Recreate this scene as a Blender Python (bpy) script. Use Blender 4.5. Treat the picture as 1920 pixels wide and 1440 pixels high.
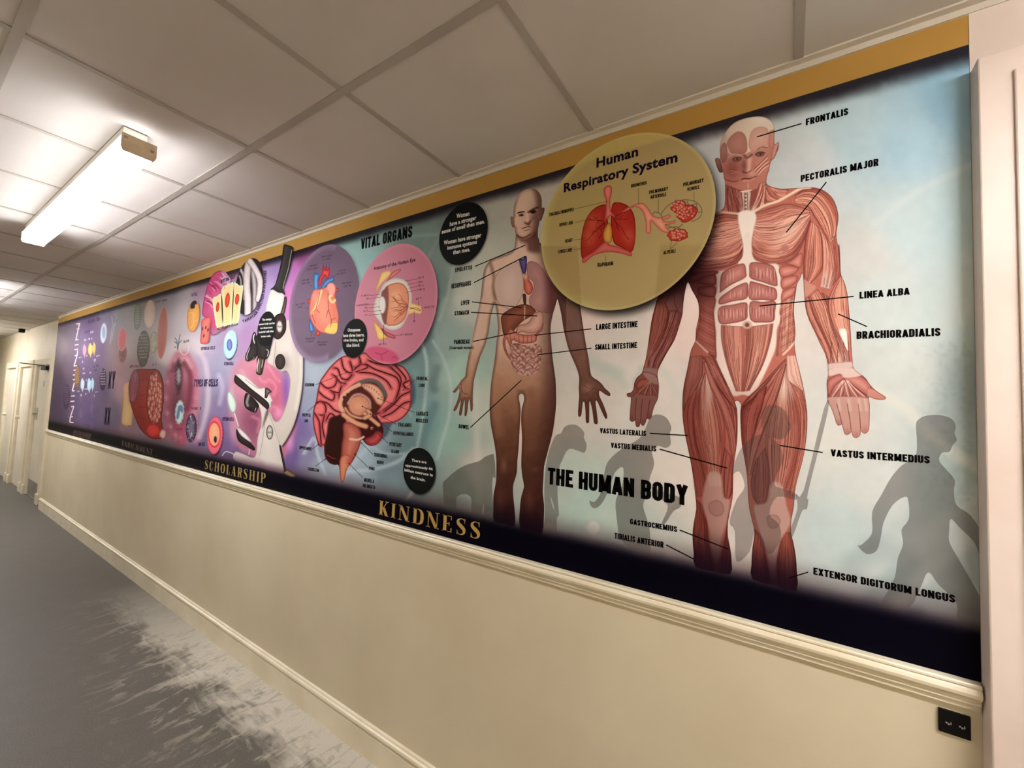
import bpy, bmesh, math, random
import numpy as np
from mathutils import Matrix, Vector
from mathutils.geometry import delaunay_2d_cdt

for _o in list(bpy.data.objects):
    bpy.data.objects.remove(_o)
SC = bpy.context.scene
COL = SC.collection
random.seed(7)
RNG = np.random.default_rng(11)

# ------------------------------------------------------------------ camera
# The wall with the mural is the plane y = 0, the corridor lies at y < 0,
# the floor is z = 0.  Orientation and focal length solved from the vanishing points.
FPX = 789.62                      # focal length for a 1920 px wide frame
CAM = np.array([0.0, -1.342, 1.597])
AX = np.array([0.83599233, 0.00382208, -0.54872782])     # world X in camera (right, down, forward)
AY = np.array([0.54725998, 0.06761513, 0.83422701])      # world Y
AZ = np.array([0.04029078, -0.99770416, 0.05443406])     # world Z
right = Vector((AX[0], AY[0], AZ[0])); down = Vector((AX[1], AY[1], AZ[1])); fwd = Vector((AX[2], AY[2], AZ[2]))
cam_data = bpy.data.cameras.new('camera')
cam = bpy.data.objects.new('camera', cam_data); COL.objects.link(cam)
cam_data.sensor_width = 36.0
cam_data.lens = FPX / 1920.0 * 36.0
cam_data.clip_start = 0.02
Mx = Matrix.Identity(4)
for r in range(3):
    Mx[r][0] = right[r]; Mx[r][1] = -down[r]; Mx[r][2] = -fwd[r]; Mx[r][3] = CAM[r]
cam.matrix_world = Mx
SC.camera = cam

# ------------------------------------------------------------------ world, exposure
W = bpy.data.worlds.new('world'); SC.world = W; W.use_nodes = True
W.node_tree.nodes['Background'].inputs[0].default_value = (1.0, 0.93, 0.85, 1)
W.node_tree.nodes['Background'].inputs[1].default_value = 0.05
SC.view_settings.view_transform = 'Standard'
SC.view_settings.look = 'None'
SC.view_settings.gamma = 1.0
SC.view_settings.use_curve_mapping = False
SC.view_settings.exposure = 1.66
LAMP_POWER = 30.0                 # emission of a new tube behind its diffuser
LAMP_TINT = (1.0, 0.985, 1.0, 1)  # cool white tubes

# ------------------------------------------------------------------ helpers: objects and materials
def lin(c):
    c = np.asarray(c, float) / 255.0
    return np.where(c <= 0.04045, c / 12.92, ((c + 0.055) / 1.055) ** 2.4)

def tag(o, label=None, cat=None, group=None, kind=None):
    if label: o['label'] = label
    if cat: o['category'] = cat
    if group: o['group'] = group
    if kind: o['kind'] = kind
    return o

def empty(name, loc=(0, 0, 0), parent=None):
    o = bpy.data.objects.new(name, None); COL.objects.link(o); o.location = loc
    o.empty_display_size = 0.05
    if parent: o.parent = parent
    return o

def mesh_obj(name, verts, faces, mat, parent=None, smooth=False):
    me = bpy.data.meshes.new(name)
    me.from_pydata([tuple(v) for v in verts], [], [tuple(f) for f in faces])
    me.update()
    if mat: me.materials.append(mat)
    if smooth:
        me.polygons.foreach_set('use_smooth', [True] * len(me.polygons))
    o = bpy.data.objects.new(name, me); COL.objects.link(o)
    if parent: o.parent = parent
    return o

def bm_obj(name, bm, mat, parent=None, bevel=0.0, smooth=False):
    bmesh.ops.recalc_face_normals(bm, faces=bm.faces)
    me = bpy.data.meshes.new(name); bm.to_mesh(me); bm.free()
    me.materials.append(mat)
    if smooth:
        me.polygons.foreach_set('use_smooth', [True] * len(me.polygons))
    o = bpy.data.objects.new(name, me); COL.objects.link(o)
    if parent: o.parent = parent
    if bevel:
        m = o.modifiers.new('edge', 'BEVEL'); m.width = bevel; m.segments = 2; m.limit_method = 'ANGLE'
    return o

def box(bm, x0, x1, y0, y1, z0, z1):
    vs = [bm.verts.new((x, y, z)) for x in (x0, x1) for y in (y0, y1) for z in (z0, z1)]
    for f in ((0, 1, 3, 2), (4, 6, 7, 5), (0, 4, 5, 1), (2, 3, 7, 6), (0, 2, 6, 4), (1, 5, 7, 3)):
        bm.faces.new([vs[i] for i in f])

def disc(bm, c, r, axis, h, n=24):
    """short cylinder from c along axis ('x','y','z') by h"""
    ring = []
    for k in range(2):
        L = []
        for i in range(n):
            a = 2 * math.pi * i / n
            u, v = r * math.cos(a), r * math.sin(a)
            p = {'x': (k * h, u, v), 'y': (u, k * h, v), 'z': (u, v, k * h)}[axis]
            L.append(bm.verts.new((c[0] + p[0], c[1] + p[1], c[2] + p[2])))
        ring.append(L)
    bm.faces.new(ring[0]); bm.faces.new(ring[1][::-1])
    for i in range(n):
        bm.faces.new((ring[0][i], ring[0][(i + 1) % n], ring[1][(i + 1) % n], ring[1][i]))

def profile(bm, pts, x0, x1):
    """closed (y,z) profile swept along x"""
    a = [bm.verts.new((x0, y, z)) for y, z in pts]; b = [bm.verts.new((x1, y, z)) for y, z in pts]
    n = len(pts)
    for i in range(n):
        bm.faces.new((a[i], a[(i + 1) % n], b[(i + 1) % n], b[i]))
    bm.faces.new(a); bm.faces.new(b[::-1])

def new_mat(name, col, rough=0.5, spec=0.5, metal=0.0):
    m = bpy.data.materials.new(name); m.use_nodes = True
    b = m.node_tree.nodes['Principled BSDF']
    b.inputs['Base Color'].default_value = (*lin(col), 1)
    b.inputs['Roughness'].default_value = rough
    b.inputs['Specular IOR Level'].default_value = spec
    b.inputs['Metallic'].default_value = metal
    return m

def noisy(m, col_a, col_b, scale=(1, 1, 1), nscale=4.0, detail=4.0, lo=0.35, hi=0.65, bump=0.0, bscale=300.0, bdist=0.001):
    """mix two colours by object-space noise, optional fine bump"""
    nt = m.node_tree; N = nt.nodes; L = nt.links; b = N['Principled BSDF']
    tc = N.new('ShaderNodeTexCoord'); mp = N.new('ShaderNodeMapping'); mp.inputs['Scale'].default_value = scale
    L.new(tc.outputs['Object'], mp.inputs['Vector'])
    n1 = N.new('ShaderNodeTexNoise'); n1.inputs['Scale'].default_value = nscale; n1.inputs['Detail'].default_value = detail
    L.new(mp.outputs[0], n1.inputs['Vector'])
    r = N.new('ShaderNodeValToRGB')
    r.color_ramp.elements[0].position = lo; r.color_ramp.elements[0].color = (*lin(col_a), 1)
    r.color_ramp.elements[1].position = hi; r.color_ramp.elements[1].color = (*lin(col_b), 1)
    L.new(n1.outputs['Fac'], r.inputs[0]); L.new(r.outputs[0], b.inputs['Base Color'])
    if bump:
        n2 = N.new('ShaderNodeTexNoise'); n2.inputs['Scale'].default_value = bscale; n2.inputs['Detail'].default_value = 3
        L.new(tc.outputs['Object'], n2.inputs['Vector'])
        bp = N.new('ShaderNodeBump'); bp.inputs['Strength'].default_value = bump; bp.inputs['Distance'].default_value = bdist
        L.new(n2.outputs['Fac'], bp.inputs['Height']); L.new(bp.outputs[0], b.inputs['Normal'])
    return m

# materials of the corridor
M_CREAM = noisy(new_mat('cream_wall_paint', (214, 200, 166), 0.55, 0.35), (209, 197, 170), (217, 206, 180), nscale=2.0, bump=0.15, bscale=420)
M_WHITE = noisy(new_mat('cream_gloss_trim', (226, 216, 190), 0.35, 0.5), (220, 209, 182), (232, 223, 200), nscale=5, bump=0.05, bscale=60)
M_PEACH = noisy(new_mat('pale_peach_gloss', (214, 197, 186), 0.4, 0.4), (210, 192, 181), (218, 202, 192), nscale=5, bump=0.08, bscale=150)
M_TILE = noisy(new_mat('ceiling_tile', (204, 199, 194), 0.9, 0.15), (197, 192, 187), (208, 204, 200), nscale=1.3, bump=0.25, bscale=500)
M_GRID = noisy(new_mat('ceiling_grid_paint', (172, 166, 158), 0.6, 0.3), (166, 160, 152), (178, 172, 164), nscale=3)
M_ANGLE = new_mat('wall_angle_paint', (205, 196, 182), 0.45, 0.4)
M_DOOR = noisy(new_mat('door_paint', (214, 206, 190), 0.45, 0.4), (208, 200, 184), (219, 211, 196), nscale=2)
M_KICK = new_mat('brushed_kick_plate', (150, 150, 142), 0.4, 0.5, 0.6)
M_BLACK = new_mat('black_plastic', (12, 11, 11), 0.55, 0.15)
M_PLATE = new_mat('dull_steel_plate', (176, 170, 158), 0.5, 0.4, 0.3)
M_HOLE = new_mat('socket_slot', (3, 3, 3), 0.7, 0.2)
M_SCREW = new_mat('screw_steel', (190, 190, 195), 0.3, 0.5, 0.8)
M_STEEL = new_mat('white_steel', (224, 216, 202), 0.4, 0.5)
M_CAP = noisy(new_mat('lamp_end_cap', (232, 212, 184), 0.5, 0.4), (226, 204, 174), (238, 220, 194), nscale=30)

def lamp_mat(name, power):
    m = bpy.data.materials.new(name); m.use_nodes = True
    b = m.node_tree.nodes['Principled BSDF']
    b.inputs['Base Color'].default_value = (0.9, 0.9, 0.88, 1)
    b.inputs['Emission Color'].default_value = LAMP_TINT
    b.inputs['Emission Strength'].default_value = power
    return m

def floor_mat():
    m = new_mat('grey_sheet_floor', (120, 117, 110), 0.42, 0.5)
    nt = m.node_tree; N = nt.nodes; L = nt.links; b = N['Principled BSDF']
    tc = N.new('ShaderNodeTexCoord')
    def noise(scale, ns, det, dist=0.0):
        mp = N.new('ShaderNodeMapping'); mp.inputs['Scale'].default_value = scale
        L.new(tc.outputs['Object'], mp.inputs['Vector'])
        n = N.new('ShaderNodeTexNoise'); n.inputs['Scale'].default_value = ns
        n.inputs['Detail'].default_value = det; n.inputs['Distortion'].default_value = dist
        L.new(mp.outputs[0], n.inputs['Vector']); return n
    def mathn(op, a, c=None):
        n = N.new('ShaderNodeMath'); n.operation = op; n.use_clamp = False
        for k, v in enumerate((a, c)):
            if v is None: continue
            if isinstance(v, (int, float)): n.inputs[k].default_value = v
            else: L.new(v, n.inputs[k])
        return n.outputs[0]
    def ramp(fac, stops):
        r = N.new('ShaderNodeValToRGB')
        r.color_ramp.elements[0].position = stops[0][0]; r.color_ramp.elements[0].color = (*lin(stops[0][1]), 1)
        r.color_ramp.elements[1].position = stops[-1][0]; r.color_ramp.elements[1].color = (*lin(stops[-1][1]), 1)
        for p, c in stops[1:-1]:
            e = r.color_ramp.elements.new(p); e.color = (*lin(c), 1)
        L.new(fac, r.inputs[0]); return r.outputs[0]
    def mix(f, a, c):
        n = N.new('ShaderNodeMix'); n.data_type = 'RGBA'
        L.new(f, n.inputs[0]); L.new(a, n.inputs[6]); L.new(c, n.inputs[7]); return n.outputs[2]
    speck = noise((1, 1, 1), 190, 4)
    base = ramp(speck.outputs['Fac'], [(0.3, (80, 76, 71)), (0.7, (104, 100, 94))])
    mott = noise((1, 1, 1), 9, 4, 0.6)
    base2 = mix(ramp(mott.outputs['Fac'], [(0.42, (0, 0, 0)), (0.7, (70, 70, 70))]), base, ramp(speck.outputs['Fac'], [(0.3, (120, 115, 107)), (0.7, (140, 135, 128))]))
    # lighter strip along the skirting; its inner edge breaks into scuff marks
    sep = N.new('ShaderNodeSeparateXYZ'); L.new(tc.outputs['Object'], sep.inputs[0])
    warp = noise((1.0, 1.0, 1), 3.2, 5, 1.2)
    warp2 = noise((0.7, 3.0, 1), 7, 6, 1.6)
    y = mathn('ADD', sep.outputs['Y'], mathn('MULTIPLY', mathn('SUBTRACT', warp.outputs['Fac'], 0.5), 0.42))
    y = mathn('ADD', y, mathn('MULTIPLY', mathn('SUBTRACT', warp2.outputs['Fac'], 0.5), 0.24))
    near = N.new('ShaderNodeMapRange'); near.inputs[1].default_value = -0.30; near.inputs[2].default_value = -0.14
    L.new(y, near.inputs[0])
    xr = N.new('ShaderNodeMapRange'); xr.inputs[1].default_value = -4.6; xr.inputs[2].default_value = -3.0
    L.new(sep.outputs['X'], xr.inputs[0])
    strip = mathn('MULTIPLY', near.outputs[0], xr.outputs[0])
    strip = mathn('MULTIPLY', strip, 0.85)
    light = ramp(speck.outputs['Fac'], [(0.3, (196, 190, 176)), (0.7, (214, 209, 196))])
    c1 = mix(strip, base2, light)
    # loose scuffs: streaks dragged away from the skirting, light and dark
    zone = N.new('ShaderNodeMapRange'); zone.inputs[1].default_value = -0.62; zone.inputs[2].default_value = -0.26
    L.new(y, zone.inputs[0])
    zx = mathn('MULTIPLY', zone.outputs[0], xr.outputs[0])
    sc = noise((2.6, 0.9, 1), 6, 4, 1.0)
    sc.inputs['Roughness'].default_value = 0.62
    lines = ramp(sc.outputs['Fac'], [(0.53, (0, 0, 0)), (0.60, (255, 255, 255))])
    c2 = mix(mathn('MULTIPLY', lines, mathn('MULTIPLY', zx, 0.62)), c1, ramp(speck.outputs['Fac'], [(0.3, (168, 160, 146)), (0.7, (186, 179, 166))]))
    sd = noise((3.4, 1.2, 1), 5, 5, 1.6)
    sd.inputs['Roughness'].default_value = 0.6
    dark = ramp(sd.outputs['Fac'], [(0.56, (0, 0, 0)), (0.60, (255, 255, 255))])
    c3 = mix(mathn('MULTIPLY', dark, mathn('MULTIPLY', mathn('SUBTRACT', zx, mathn('MULTIPLY', strip, 0.75)), 0.8)), c2, ramp(speck.outputs['Fac'], [(0.3, (84, 82, 75)), (0.7, (108, 106, 98))]))
    L.new(c3, b.inputs['Base Color'])
    b.inputs['Roughness'].default_value = 0.5
    b.inputs['Specular IOR Level'].default_value = 0.35
    bp = N.new('ShaderNodeBump'); bp.inputs['Strength'].default_value = 0.12; bp.inputs['Distance'].default_value = 0.001
    L.new(speck.outputs['Fac'], bp.inputs['Height']); L.new(bp.outputs[0], b.inputs['Normal'])
    return m
M_FLOOR = floor_mat()

def print_mat(name, alpha=False, rough=0.5):
    """ink on satin vinyl: colour (and coverage) come from the printed mesh"""
    m = bpy.data.materials.new(name); m.use_nodes = True
    nt = m.node_tree; b = nt.nodes['Principled BSDF']
    a = nt.nodes.new('ShaderNodeVertexColor'); a.layer_name = 'ink'
    nt.links.new(a.outputs['Color'], b.inputs['Base Color'])
    if alpha: nt.links.new(a.outputs['Alpha'], b.inputs['Alpha'])
    b.inputs['Roughness'].default_value = rough
    b.inputs['Specular IOR Level'].default_value = 0.03
    return m
M_INK = print_mat('printed_vinyl')
M_TINT = print_mat('printed_vinyl_tint', alpha=True)

# ------------------------------------------------------------------ the corridor
CEIL = 1.597 + 0.977
XL, XR = -8.28, 0.347             # ends of the mural
YB = -1.80                        # opposite wall
XE, XF = -15.0, 2.6               # ends of the corridor
YR = 0.067                        # the wall beyond the mural steps back
def S(name, bm, mat, **k):
    o = bm_obj(name, bm, mat, **k); o['kind'] = 'structure'; return o

bm = bmesh.new(); box(bm, XE, XF, YB, YR, -0.05, 0.0); S('floor', bm, M_FLOOR)
bm = bmesh.new(); box(bm, XE, XF, YB, YR, CEIL, CEIL + 0.05); S('ceiling', bm, M_TILE)
bm = bmesh.new(); box(bm, XL, XF, 0.0, 0.12, 0.0, CEIL); S('wall_right', bm, M_CREAM)
bm = bmesh.new(); box(bm, XE, XL, YR, YR + 0.12, 0.0, CEIL); S('wall_far', bm, M_CREAM)
bm = bmesh.new(); box(bm, XE, XF, YB - 0.12, YB, 0.0, CEIL); S('wall_left', bm, M_CREAM)
bm = bmesh.new(); box(bm, XE - 0.12, XE, YB, YR, 0.0, CEIL); S('wall_front', bm, M_CREAM)
bm = bmesh.new(); box(bm, XF, XF + 0.12, YB, 0.0, 0.0, CEIL); S('wall_back', bm, M_CREAM)
# suspended ceiling grid: main runners and cross tees, one lattice
bm = bmesh.new()
for y in (-0.585, -1.185, -1.785):
    box(bm, XE, XF, y - 0.012, y + 0.012, CEIL - 0.004, CEIL + 0.001)
ys = [YB, -1.785, -1.185, -0.585, 0.0]
k = int((XE - 0.02) / 0.6)
while 0.02 + 0.6 * k < XF:
    x = 0.02 + 0.6 * k
    if x > XE + 0.05:
        for a, b2 in zip(ys[:-1], ys[1:]):
            if b2 - a > 0.1: box(bm, x - 0.011, x + 0.011, a + 0.012, b2 - (0.012 if b2 < 0 else 0.0), CEIL - 0.0035, CEIL + 0.001)
    k += 1
S('ceiling_grid', bm, M_GRID)
bm = bmesh.new(); profile(bm, [(0, CEIL), (-0.022, CEIL), (-0.022, CEIL - 0.005), (-0.004, CEIL - 0.006), (-0.004, CEIL - 0.022), (0, CEIL - 0.022)], XL, XF)
S('trim_1', bm, M_ANGLE)
# chair rail
ZR = 1.597 - 0.546
bm = bmesh.new()
profile(bm, [(0, ZR), (-0.019, ZR - 0.001), (-0.0215, ZR - 0.004), (-0.0215, ZR - 0.008), (-0.019, ZR - 0.0105), (-0.0225, ZR - 0.014), (-0.025, ZR - 0.021),
             (-0.0235, ZR - 0.028), (-0.018, ZR - 0.034), (-0.0125, ZR - 0.037), (-0.0120, ZR - 0.041), (-0.0145, ZR - 0.0425), (-0.0145, ZR - 0.046),
             (-0.0105, ZR - 0.0485), (-0.0085, ZR - 0.053), (-0.0085, ZR - 0.060), (0, ZR - 0.061)], XL - 0.01, XR - 0.004)
S('trim_2', bm, M_WHITE)
bm = bmesh.new()
profile(bm, [(0, 0.0), (-0.015, 0.0), (-0.015, 0.104), (-0.0125, 0.108), (-0.0125, 0.112), (-0.018, 0.117), (-0.0205, 0.125), (-0.018, 0.133), (-0.0115, 0.137), (-0.009, 0.143), (0, 0.146)], XL - 0.012, XR)
S('baseboard_right', bm, M_WHITE)
# door casing at the near end of the mural wall
bm = bmesh.new()
ZC = 1.597 + 0.812
box(bm, XR, XR + 0.085, -0.050, 0.0, 0.0, ZC)
box(bm, XR + 0.085, XF, -0.050, 0.0, ZC - 0.085, ZC)
box(bm, XR + 0.052, XR + 0.0855, -0.056, -0.050, 0.0, ZC - 0.05)
box(bm, XR + 0.0855, XF, -0.056, -0.050, ZC - 0.085, ZC - 0.05)
dz = S('door_1', bm, M_PEACH, bevel=0.004)
bm = bmesh.new(); box(bm, XR + 0.090, XF - 0.2, -0.020, -0.0005, 0.005, ZC - 0.088)
bm_obj('door_leaf', bm, M_PEACH, dz)
bm = bmesh.new(); box(bm, XR, XF, -0.0025, 0.0, ZC + 0.0005, CEIL - 0.0225); S('wall_above_door', bm, M_PEACH)

# doors in the recessed wall at the far end
def far_door(n, xa, xb, closer=False):
    """xa < xb: clear opening; architrave proud of the wall, leaf set back in it"""
    ztop = 1.93
    bm = bmesh.new()
    wdt = 0.13
    for a, b2 in ((xa - wdt, xa), (xb, xb + wdt)):
        box(bm, a, b2, YR - 0.045, YR, 0.0, ztop + 0.10)
        box(bm, a - 0.012, b2 + 0.012, YR - 0.060, YR - 0.0455, 0.0, 0.14)
    box(bm, xa, xb, YR - 0.045, YR, ztop, ztop + 0.10)
    fr = S('door_%d' % n, bm, M_WHITE, bevel=0.004)
    bm = bmesh.new(); box(bm, xa + 0.004, xb - 0.004, YR - 0.012, YR - 0.001, 0.006, ztop - 0.003)
    leaf = bm_obj('door_leaf', bm, M_DOOR, fr)
    if closer:
        bm = bmesh.new(); box(bm, xa + 0.03, xb - 0.03, YR - 0.0145, YR - 0.0122, 0.02, 0.24)
        bm_obj('kick_plate', bm, M_KICK, leaf)['label'] = 'grey metal kick plate'
        bm = bmesh.new(); box(bm, xa + 0.05, xa + 0.20, YR - 0.018, YR - 0.0122, 1.12, 1.30)
        hp = bm_obj('handle_plate', bm, M_PLATE, leaf)
        bm = bmesh.new(); box(bm, xa + 0.07, xa + 0.18, YR - 0.050, YR - 0.036, 1.20, 1.22); box(bm, xa + 0.15, xa + 0.17, YR - 0.037, YR - 0.0175, 1.20, 1.22)
        bm_obj('door_handle', bm, M_KICK, hp, bevel=0.003)
        bm = bmesh.new(); box(bm, (xa + xb) / 2 - 0.02, (xa + xb) / 2 + 0.02, YR - 0.015, YR - 0.0122, 1.62, 1.70)
        bm_obj('door_sign', bm, M_KICK, leaf)
    else:
        bm = bmesh.new(); disc(bm, (xa + 0.10, YR - 0.0122, 1.1), 0.025, 'y', -0.05)
        bm_obj('door_knob', bm, M_WHITE, leaf)
    if closer:
        bm = bmesh.new(); box(bm, xb - 0.34, xb - 0.02, YR - 0.075, YR - 0.0125, ztop - 0.075, ztop - 0.02)
        cb = bm_obj('door_closer', bm, M_BLACK, fr, bevel=0.006)
        bm = bmesh.new()
        p, q = Vector((xb - 0.16, YR - 0.07, ztop - 0.012)), Vector((xb - 0.30, -0.215, ztop + 0.006))
        dirv = (q - p); L_ = dirv.length
        box(bm, -L_ / 2, L_ / 2, -0.011, 0.011, -0.006, 0.006)
        bm.transform(Matrix.Translation((p + q) / 2) @ dirv.to_track_quat('X', 'Z').to_matrix().to_4x4())
        bm_obj('closer_arm', bm, M_BLACK, cb)
    return fr
far_door(2, -9.55, -8.70, closer=True)
far_door(3, -10.78, -9.93)
far_door(4, -12.02, -11.16)
bm = bmesh.new()
for a, b2 in ((-9.80 + 0.0, -9.69), (-11.03, -10.92), (XE, -12.16)):
    if b2 - a > 0.12: profile(bm, [(YR, 0), (YR - 0.015, 0), (YR - 0.015, 0.135), (YR - 0.006, 0.145), (YR, 0.145)], a, b2)
S('baseboard_far', bm, M_WHITE)
bm = bmesh.new(); profile(bm, [(YB, 0), (YB + 0.015, 0), (YB + 0.015, 0.135), (YB + 0.006, 0.145), (YB, 0.145)], XE, XF)
S('baseboard_left', bm, M_WHITE)

# ceiling battens
def ceiling_light(x0, x1, label, wear, yc=-0.861):
    m_lens, m_side = lamp_mat('lamp_diffuser', LAMP_POWER * wear), lamp_mat('lamp_diffuser_side', LAMP_POWER * wear * 0.10)
    root = empty('ceiling_light', ((x0 + x1) / 2, yc, CEIL))
    tag(root, label, 'ceiling light', 'fluorescent battens along the corridor ceiling')
    h = (x1 - x0) / 2
    bm = bmesh.new(); box(bm, -h - 0.01, h - 0.06, -0.036, 0.036, -0.056, -0.0042)
    bm_obj('mounting_spine', bm, M_STEEL, root, bevel=0.003)
    bm = bmesh.new()
    prof = [(-0.047, -0.056), (0.047, -0.056), (0.047, -0.096), (-0.047, -0.096)]
    profile(bm, prof, -h + 0.012, h - 0.012)
    bm_obj('diffuser_side', bm, m_side, root)['label'] = 'dimmer upper part of the diffuser'
    bm = bmesh.new()
    prof = [(-0.047, -0.0965), (0.047, -0.0965), (0.047, -0.101), (0.041, -0.112), (-0.041, -0.112), (-0.047, -0.101)]
    profile(bm, prof, -h + 0.012, h - 0.012)
    bm_obj('light_diffuser', bm, m_lens, root)['label'] = 'glowing white diffuser'
    for sgn in (-1, 1):
        bm = bmesh.new()
        pr = [(-0.050, -0.0535), (0.050, -0.0535), (0.050, -0.102), (0.044, -0.116), (-0.044, -0.116), (-0.050, -0.102)]
        a = sgn * h; b2 = a - sgn * 0.012
        profile(bm, pr, min(a, b2), max(a, b2))
        cap = bm_obj('end_cap', bm, M_CAP, root, bevel=0.002)
        for yy, zz in ((0.036, -0.082), (-0.040, -0.068)):
            bm = bmesh.new(); box(bm, *sorted((a, a + sgn * 0.002)), yy - 0.005, yy + 0.005, zz - 0.004, zz + 0.004)
            bm_obj('cap_clip', bm, M_GRID, cap)
    return root
ceiling_light(-3.815, -1.985, 'lit fluorescent batten light hanging under the tiled ceiling, beige end cap toward the viewer', 0.6)
ceiling_light(-7.95, -6.12, 'lit fluorescent batten farther down the corridor ceiling, beyond the nearest light', 0.72)
ceiling_light(-12.1, -10.27, 'added unseen fluorescent batten brightening the far doors of the corridor', 1.0)  # unseen batten, added to brighten the far doors
ceiling_light(0.62, 2.45, 'lit fluorescent batten behind the viewer, near the door casing', 1.15)

# small black box under the far ceiling
root = empty('ceiling_sensor', (-10.75, -0.010, CEIL)); tag(root, 'small black box sensor on the ceiling above the far doors', 'sensor')
bm = bmesh.new(); box(bm, -0.035, 0.035, -0.035, 0.035, -0.065, -0.0005)
bm_obj('housing', bm, M_BLACK, root, bevel=0.01)
bm = bmesh.new(); disc(bm, (0.0355, 0, -0.035), 0.015, 'x', 0.008); bm_obj('lens', bm, M_HOLE, root)

# black outlet plate under the chair rail
root = empty('wall_outlet', (0.304, 0.0, 0.925)); tag(root, 'small black double outlet plate under the chair rail beside the door casing', 'outlet')
bm = bmesh.new(); box(bm, -0.025, 0.025, -0.006, -0.0003, 0.0, 0.049); bm_obj('faceplate', bm, M_BLACK, root, bevel=0.0015)
for cx, cz in ((-0.0095, 0.0245), (0.0115, 0.0245)):
    bm = bmesh.new(); box(bm, cx - 0.0062, cx + 0.0062, -0.0068, -0.0058, cz - 0.0055, cz + 0.0055)
    so = bm_obj('socket', bm, M_HOLE, root)
    bm = bmesh.new()
    box(bm, cx - 0.0048, cx - 0.0022, -0.0074, -0.0067, cz - 0.0022, cz + 0.0006)
    box(bm, cx - 0.0014, cx + 0.0014, -0.0074, -0.0067, cz - 0.0044, cz - 0.0010)
    box(bm, cx + 0.0028, cx + 0.0042, -0.0074, -0.0067, cz - 0.0032, cz + 0.0024)
    bm_obj('contact', bm, M_SCREW, so)['label'] = 'bright metal contacts'

# ------------------------------------------------------------------ printing on the wall
# Pictures were measured on the photograph; every point is carried onto the wall plane.
def px2wall(p, off=0.0):
    p = np.atleast_2d(np.asarray(p, float))
    r = np.stack([p[:, 0] - 960, p[:, 1] - 720, np.full(len(p), FPX)], 1)
    w = np.stack([r @ AX, r @ AY, r @ AZ], 1)
    w *= ((-CAM[1] - off) / w[:, 1])[:, None]
    return w + CAM
def wall2px(X, Z):
    X = np.atleast_1d(np.asarray(X, float)); Z = np.atleast_1d(np.asarray(Z, float))
    v = np.stack([X - CAM[0], np.full(X.shape, -CAM[1]), Z - CAM[2]], 1)
    c = np.outer(v[:, 0], AX) + np.outer(v[:, 1], AY) + np.outer(v[:, 2], AZ)
    return np.stack([960 + FPX * c[:, 0] / c[:, 2], 720 + FPX * c[:, 1] / c[:, 2]], 1)

REG = dict(A=(1280, 180, 4.8), B=(1280, 440, 4.8), C=(1160, 660, 3.13), D=(1000, 230, 3.8917), E=(820, 340, 4), F=(820, 660, 4),
           G=(540, 400, 4.8), H=(540, 640, 4.8), I=(330, 450, 5.76), J=(330, 660, 5.76), K=(90, 550, 7.2), L=(90, 720, 7.385),
           N=(1160, 520, 4.8), O=(820, 750, 3.84), Q=(1580, 700, 3), HD=(1340, 200, 7.2), OH=(920, 340, 9), MS=(440, 450, 7.2),
           LT=(100, 560, 9), LB=(100, 690, 9), ML=(220, 550, 8.4722), MB=(220, 670, 6.855), KD=(600, 860, 6), HB=(1000, 800, 6), P=(0, 0, 1))
def T(reg, *pts):
    x0, y0, s = REG[reg]
    return [(x0 + x / s, y0 + y / s) for x, y in pts]

def smooth(pts, closed=True, n=5):
    P = np.asarray(pts, float); m = len(P); out = []
    rng = range(m) if closed else range(m - 1)
    for i in rng:
        if closed: p0, p1, p2, p3 = P[i - 1], P[i], P[(i + 1) % m], P[(i + 2) % m]
        else: p0, p1, p2, p3 = P[max(i - 1, 0)], P[i], P[i + 1], P[min(i + 2, m - 1)]
        for t in np.linspace(0, 1, n, endpoint=False):
            out.append(0.5 * ((2 * p1) + (-p0 + p2) * t + (2 * p0 - 5 * p1 + 4 * p2 - p3) * t * t + (-p0 + 3 * p1 - 3 * p2 + p3) * t ** 3))
    if not closed: out.append(P[-1])
    return np.array(out)

def resample(line, step):
    line = np.asarray(line, float)
    d = np.r_[0, np.cumsum(np.hypot(*np.diff(line, axis=0).T))]
    n = max(2, int(d[-1] / step) + 1); t = np.linspace(0, d[-1], n)
    return np.stack([np.interp(t, d, line[:, 0]), np.interp(t, d, line[:, 1])], 1)

def inside(P, poly):
    x, y = P[:, 0], P[:, 1]; r = np.zeros(len(P), bool)
    a = np.asarray(poly); b = np.roll(a, -1, 0)
    for (x1, y1), (x2, y2) in zip(a, b):
        if y1 == y2: continue
        c = ((y1 > y) != (y2 > y)) & (x < (x2 - x1) * (y - y1) / (y2 - y1) + x1)
        r ^= c
    return r

def pdist(P, line, closed=False, want_t=False):
    a = np.asarray(line, float)
    b = np.roll(a, -1, 0) if closed else a[1:]
    if not closed: a = a[:-1]
    best = np.full(len(P), 1e9); tt = np.zeros(len(P))
    L = np.hypot(*(b - a).T); cum = np.r_[0, np.cumsum(L)]
    for i in range(len(a)):
        d = b[i] - a[i]; l2 = d @ d
        if l2 == 0: continue
        t = np.clip(((P - a[i]) @ d) / l2, 0, 1)
        q = np.hypot(P[:, 0] - a[i, 0] - t * d[0], P[:, 1] - a[i, 1] - t * d[1])
        m = q < best; best[m] = q[m]
        if want_t: tt[m] = (cum[i] + t[m] * L[i]) / cum[-1]
    return (best, tt) if want_t else best

def sstep(a, b, x):
    t = np.clip((x - a) / (b - a + 1e-12), 0, 1); return t * t * (3 - 2 * t)

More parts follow.
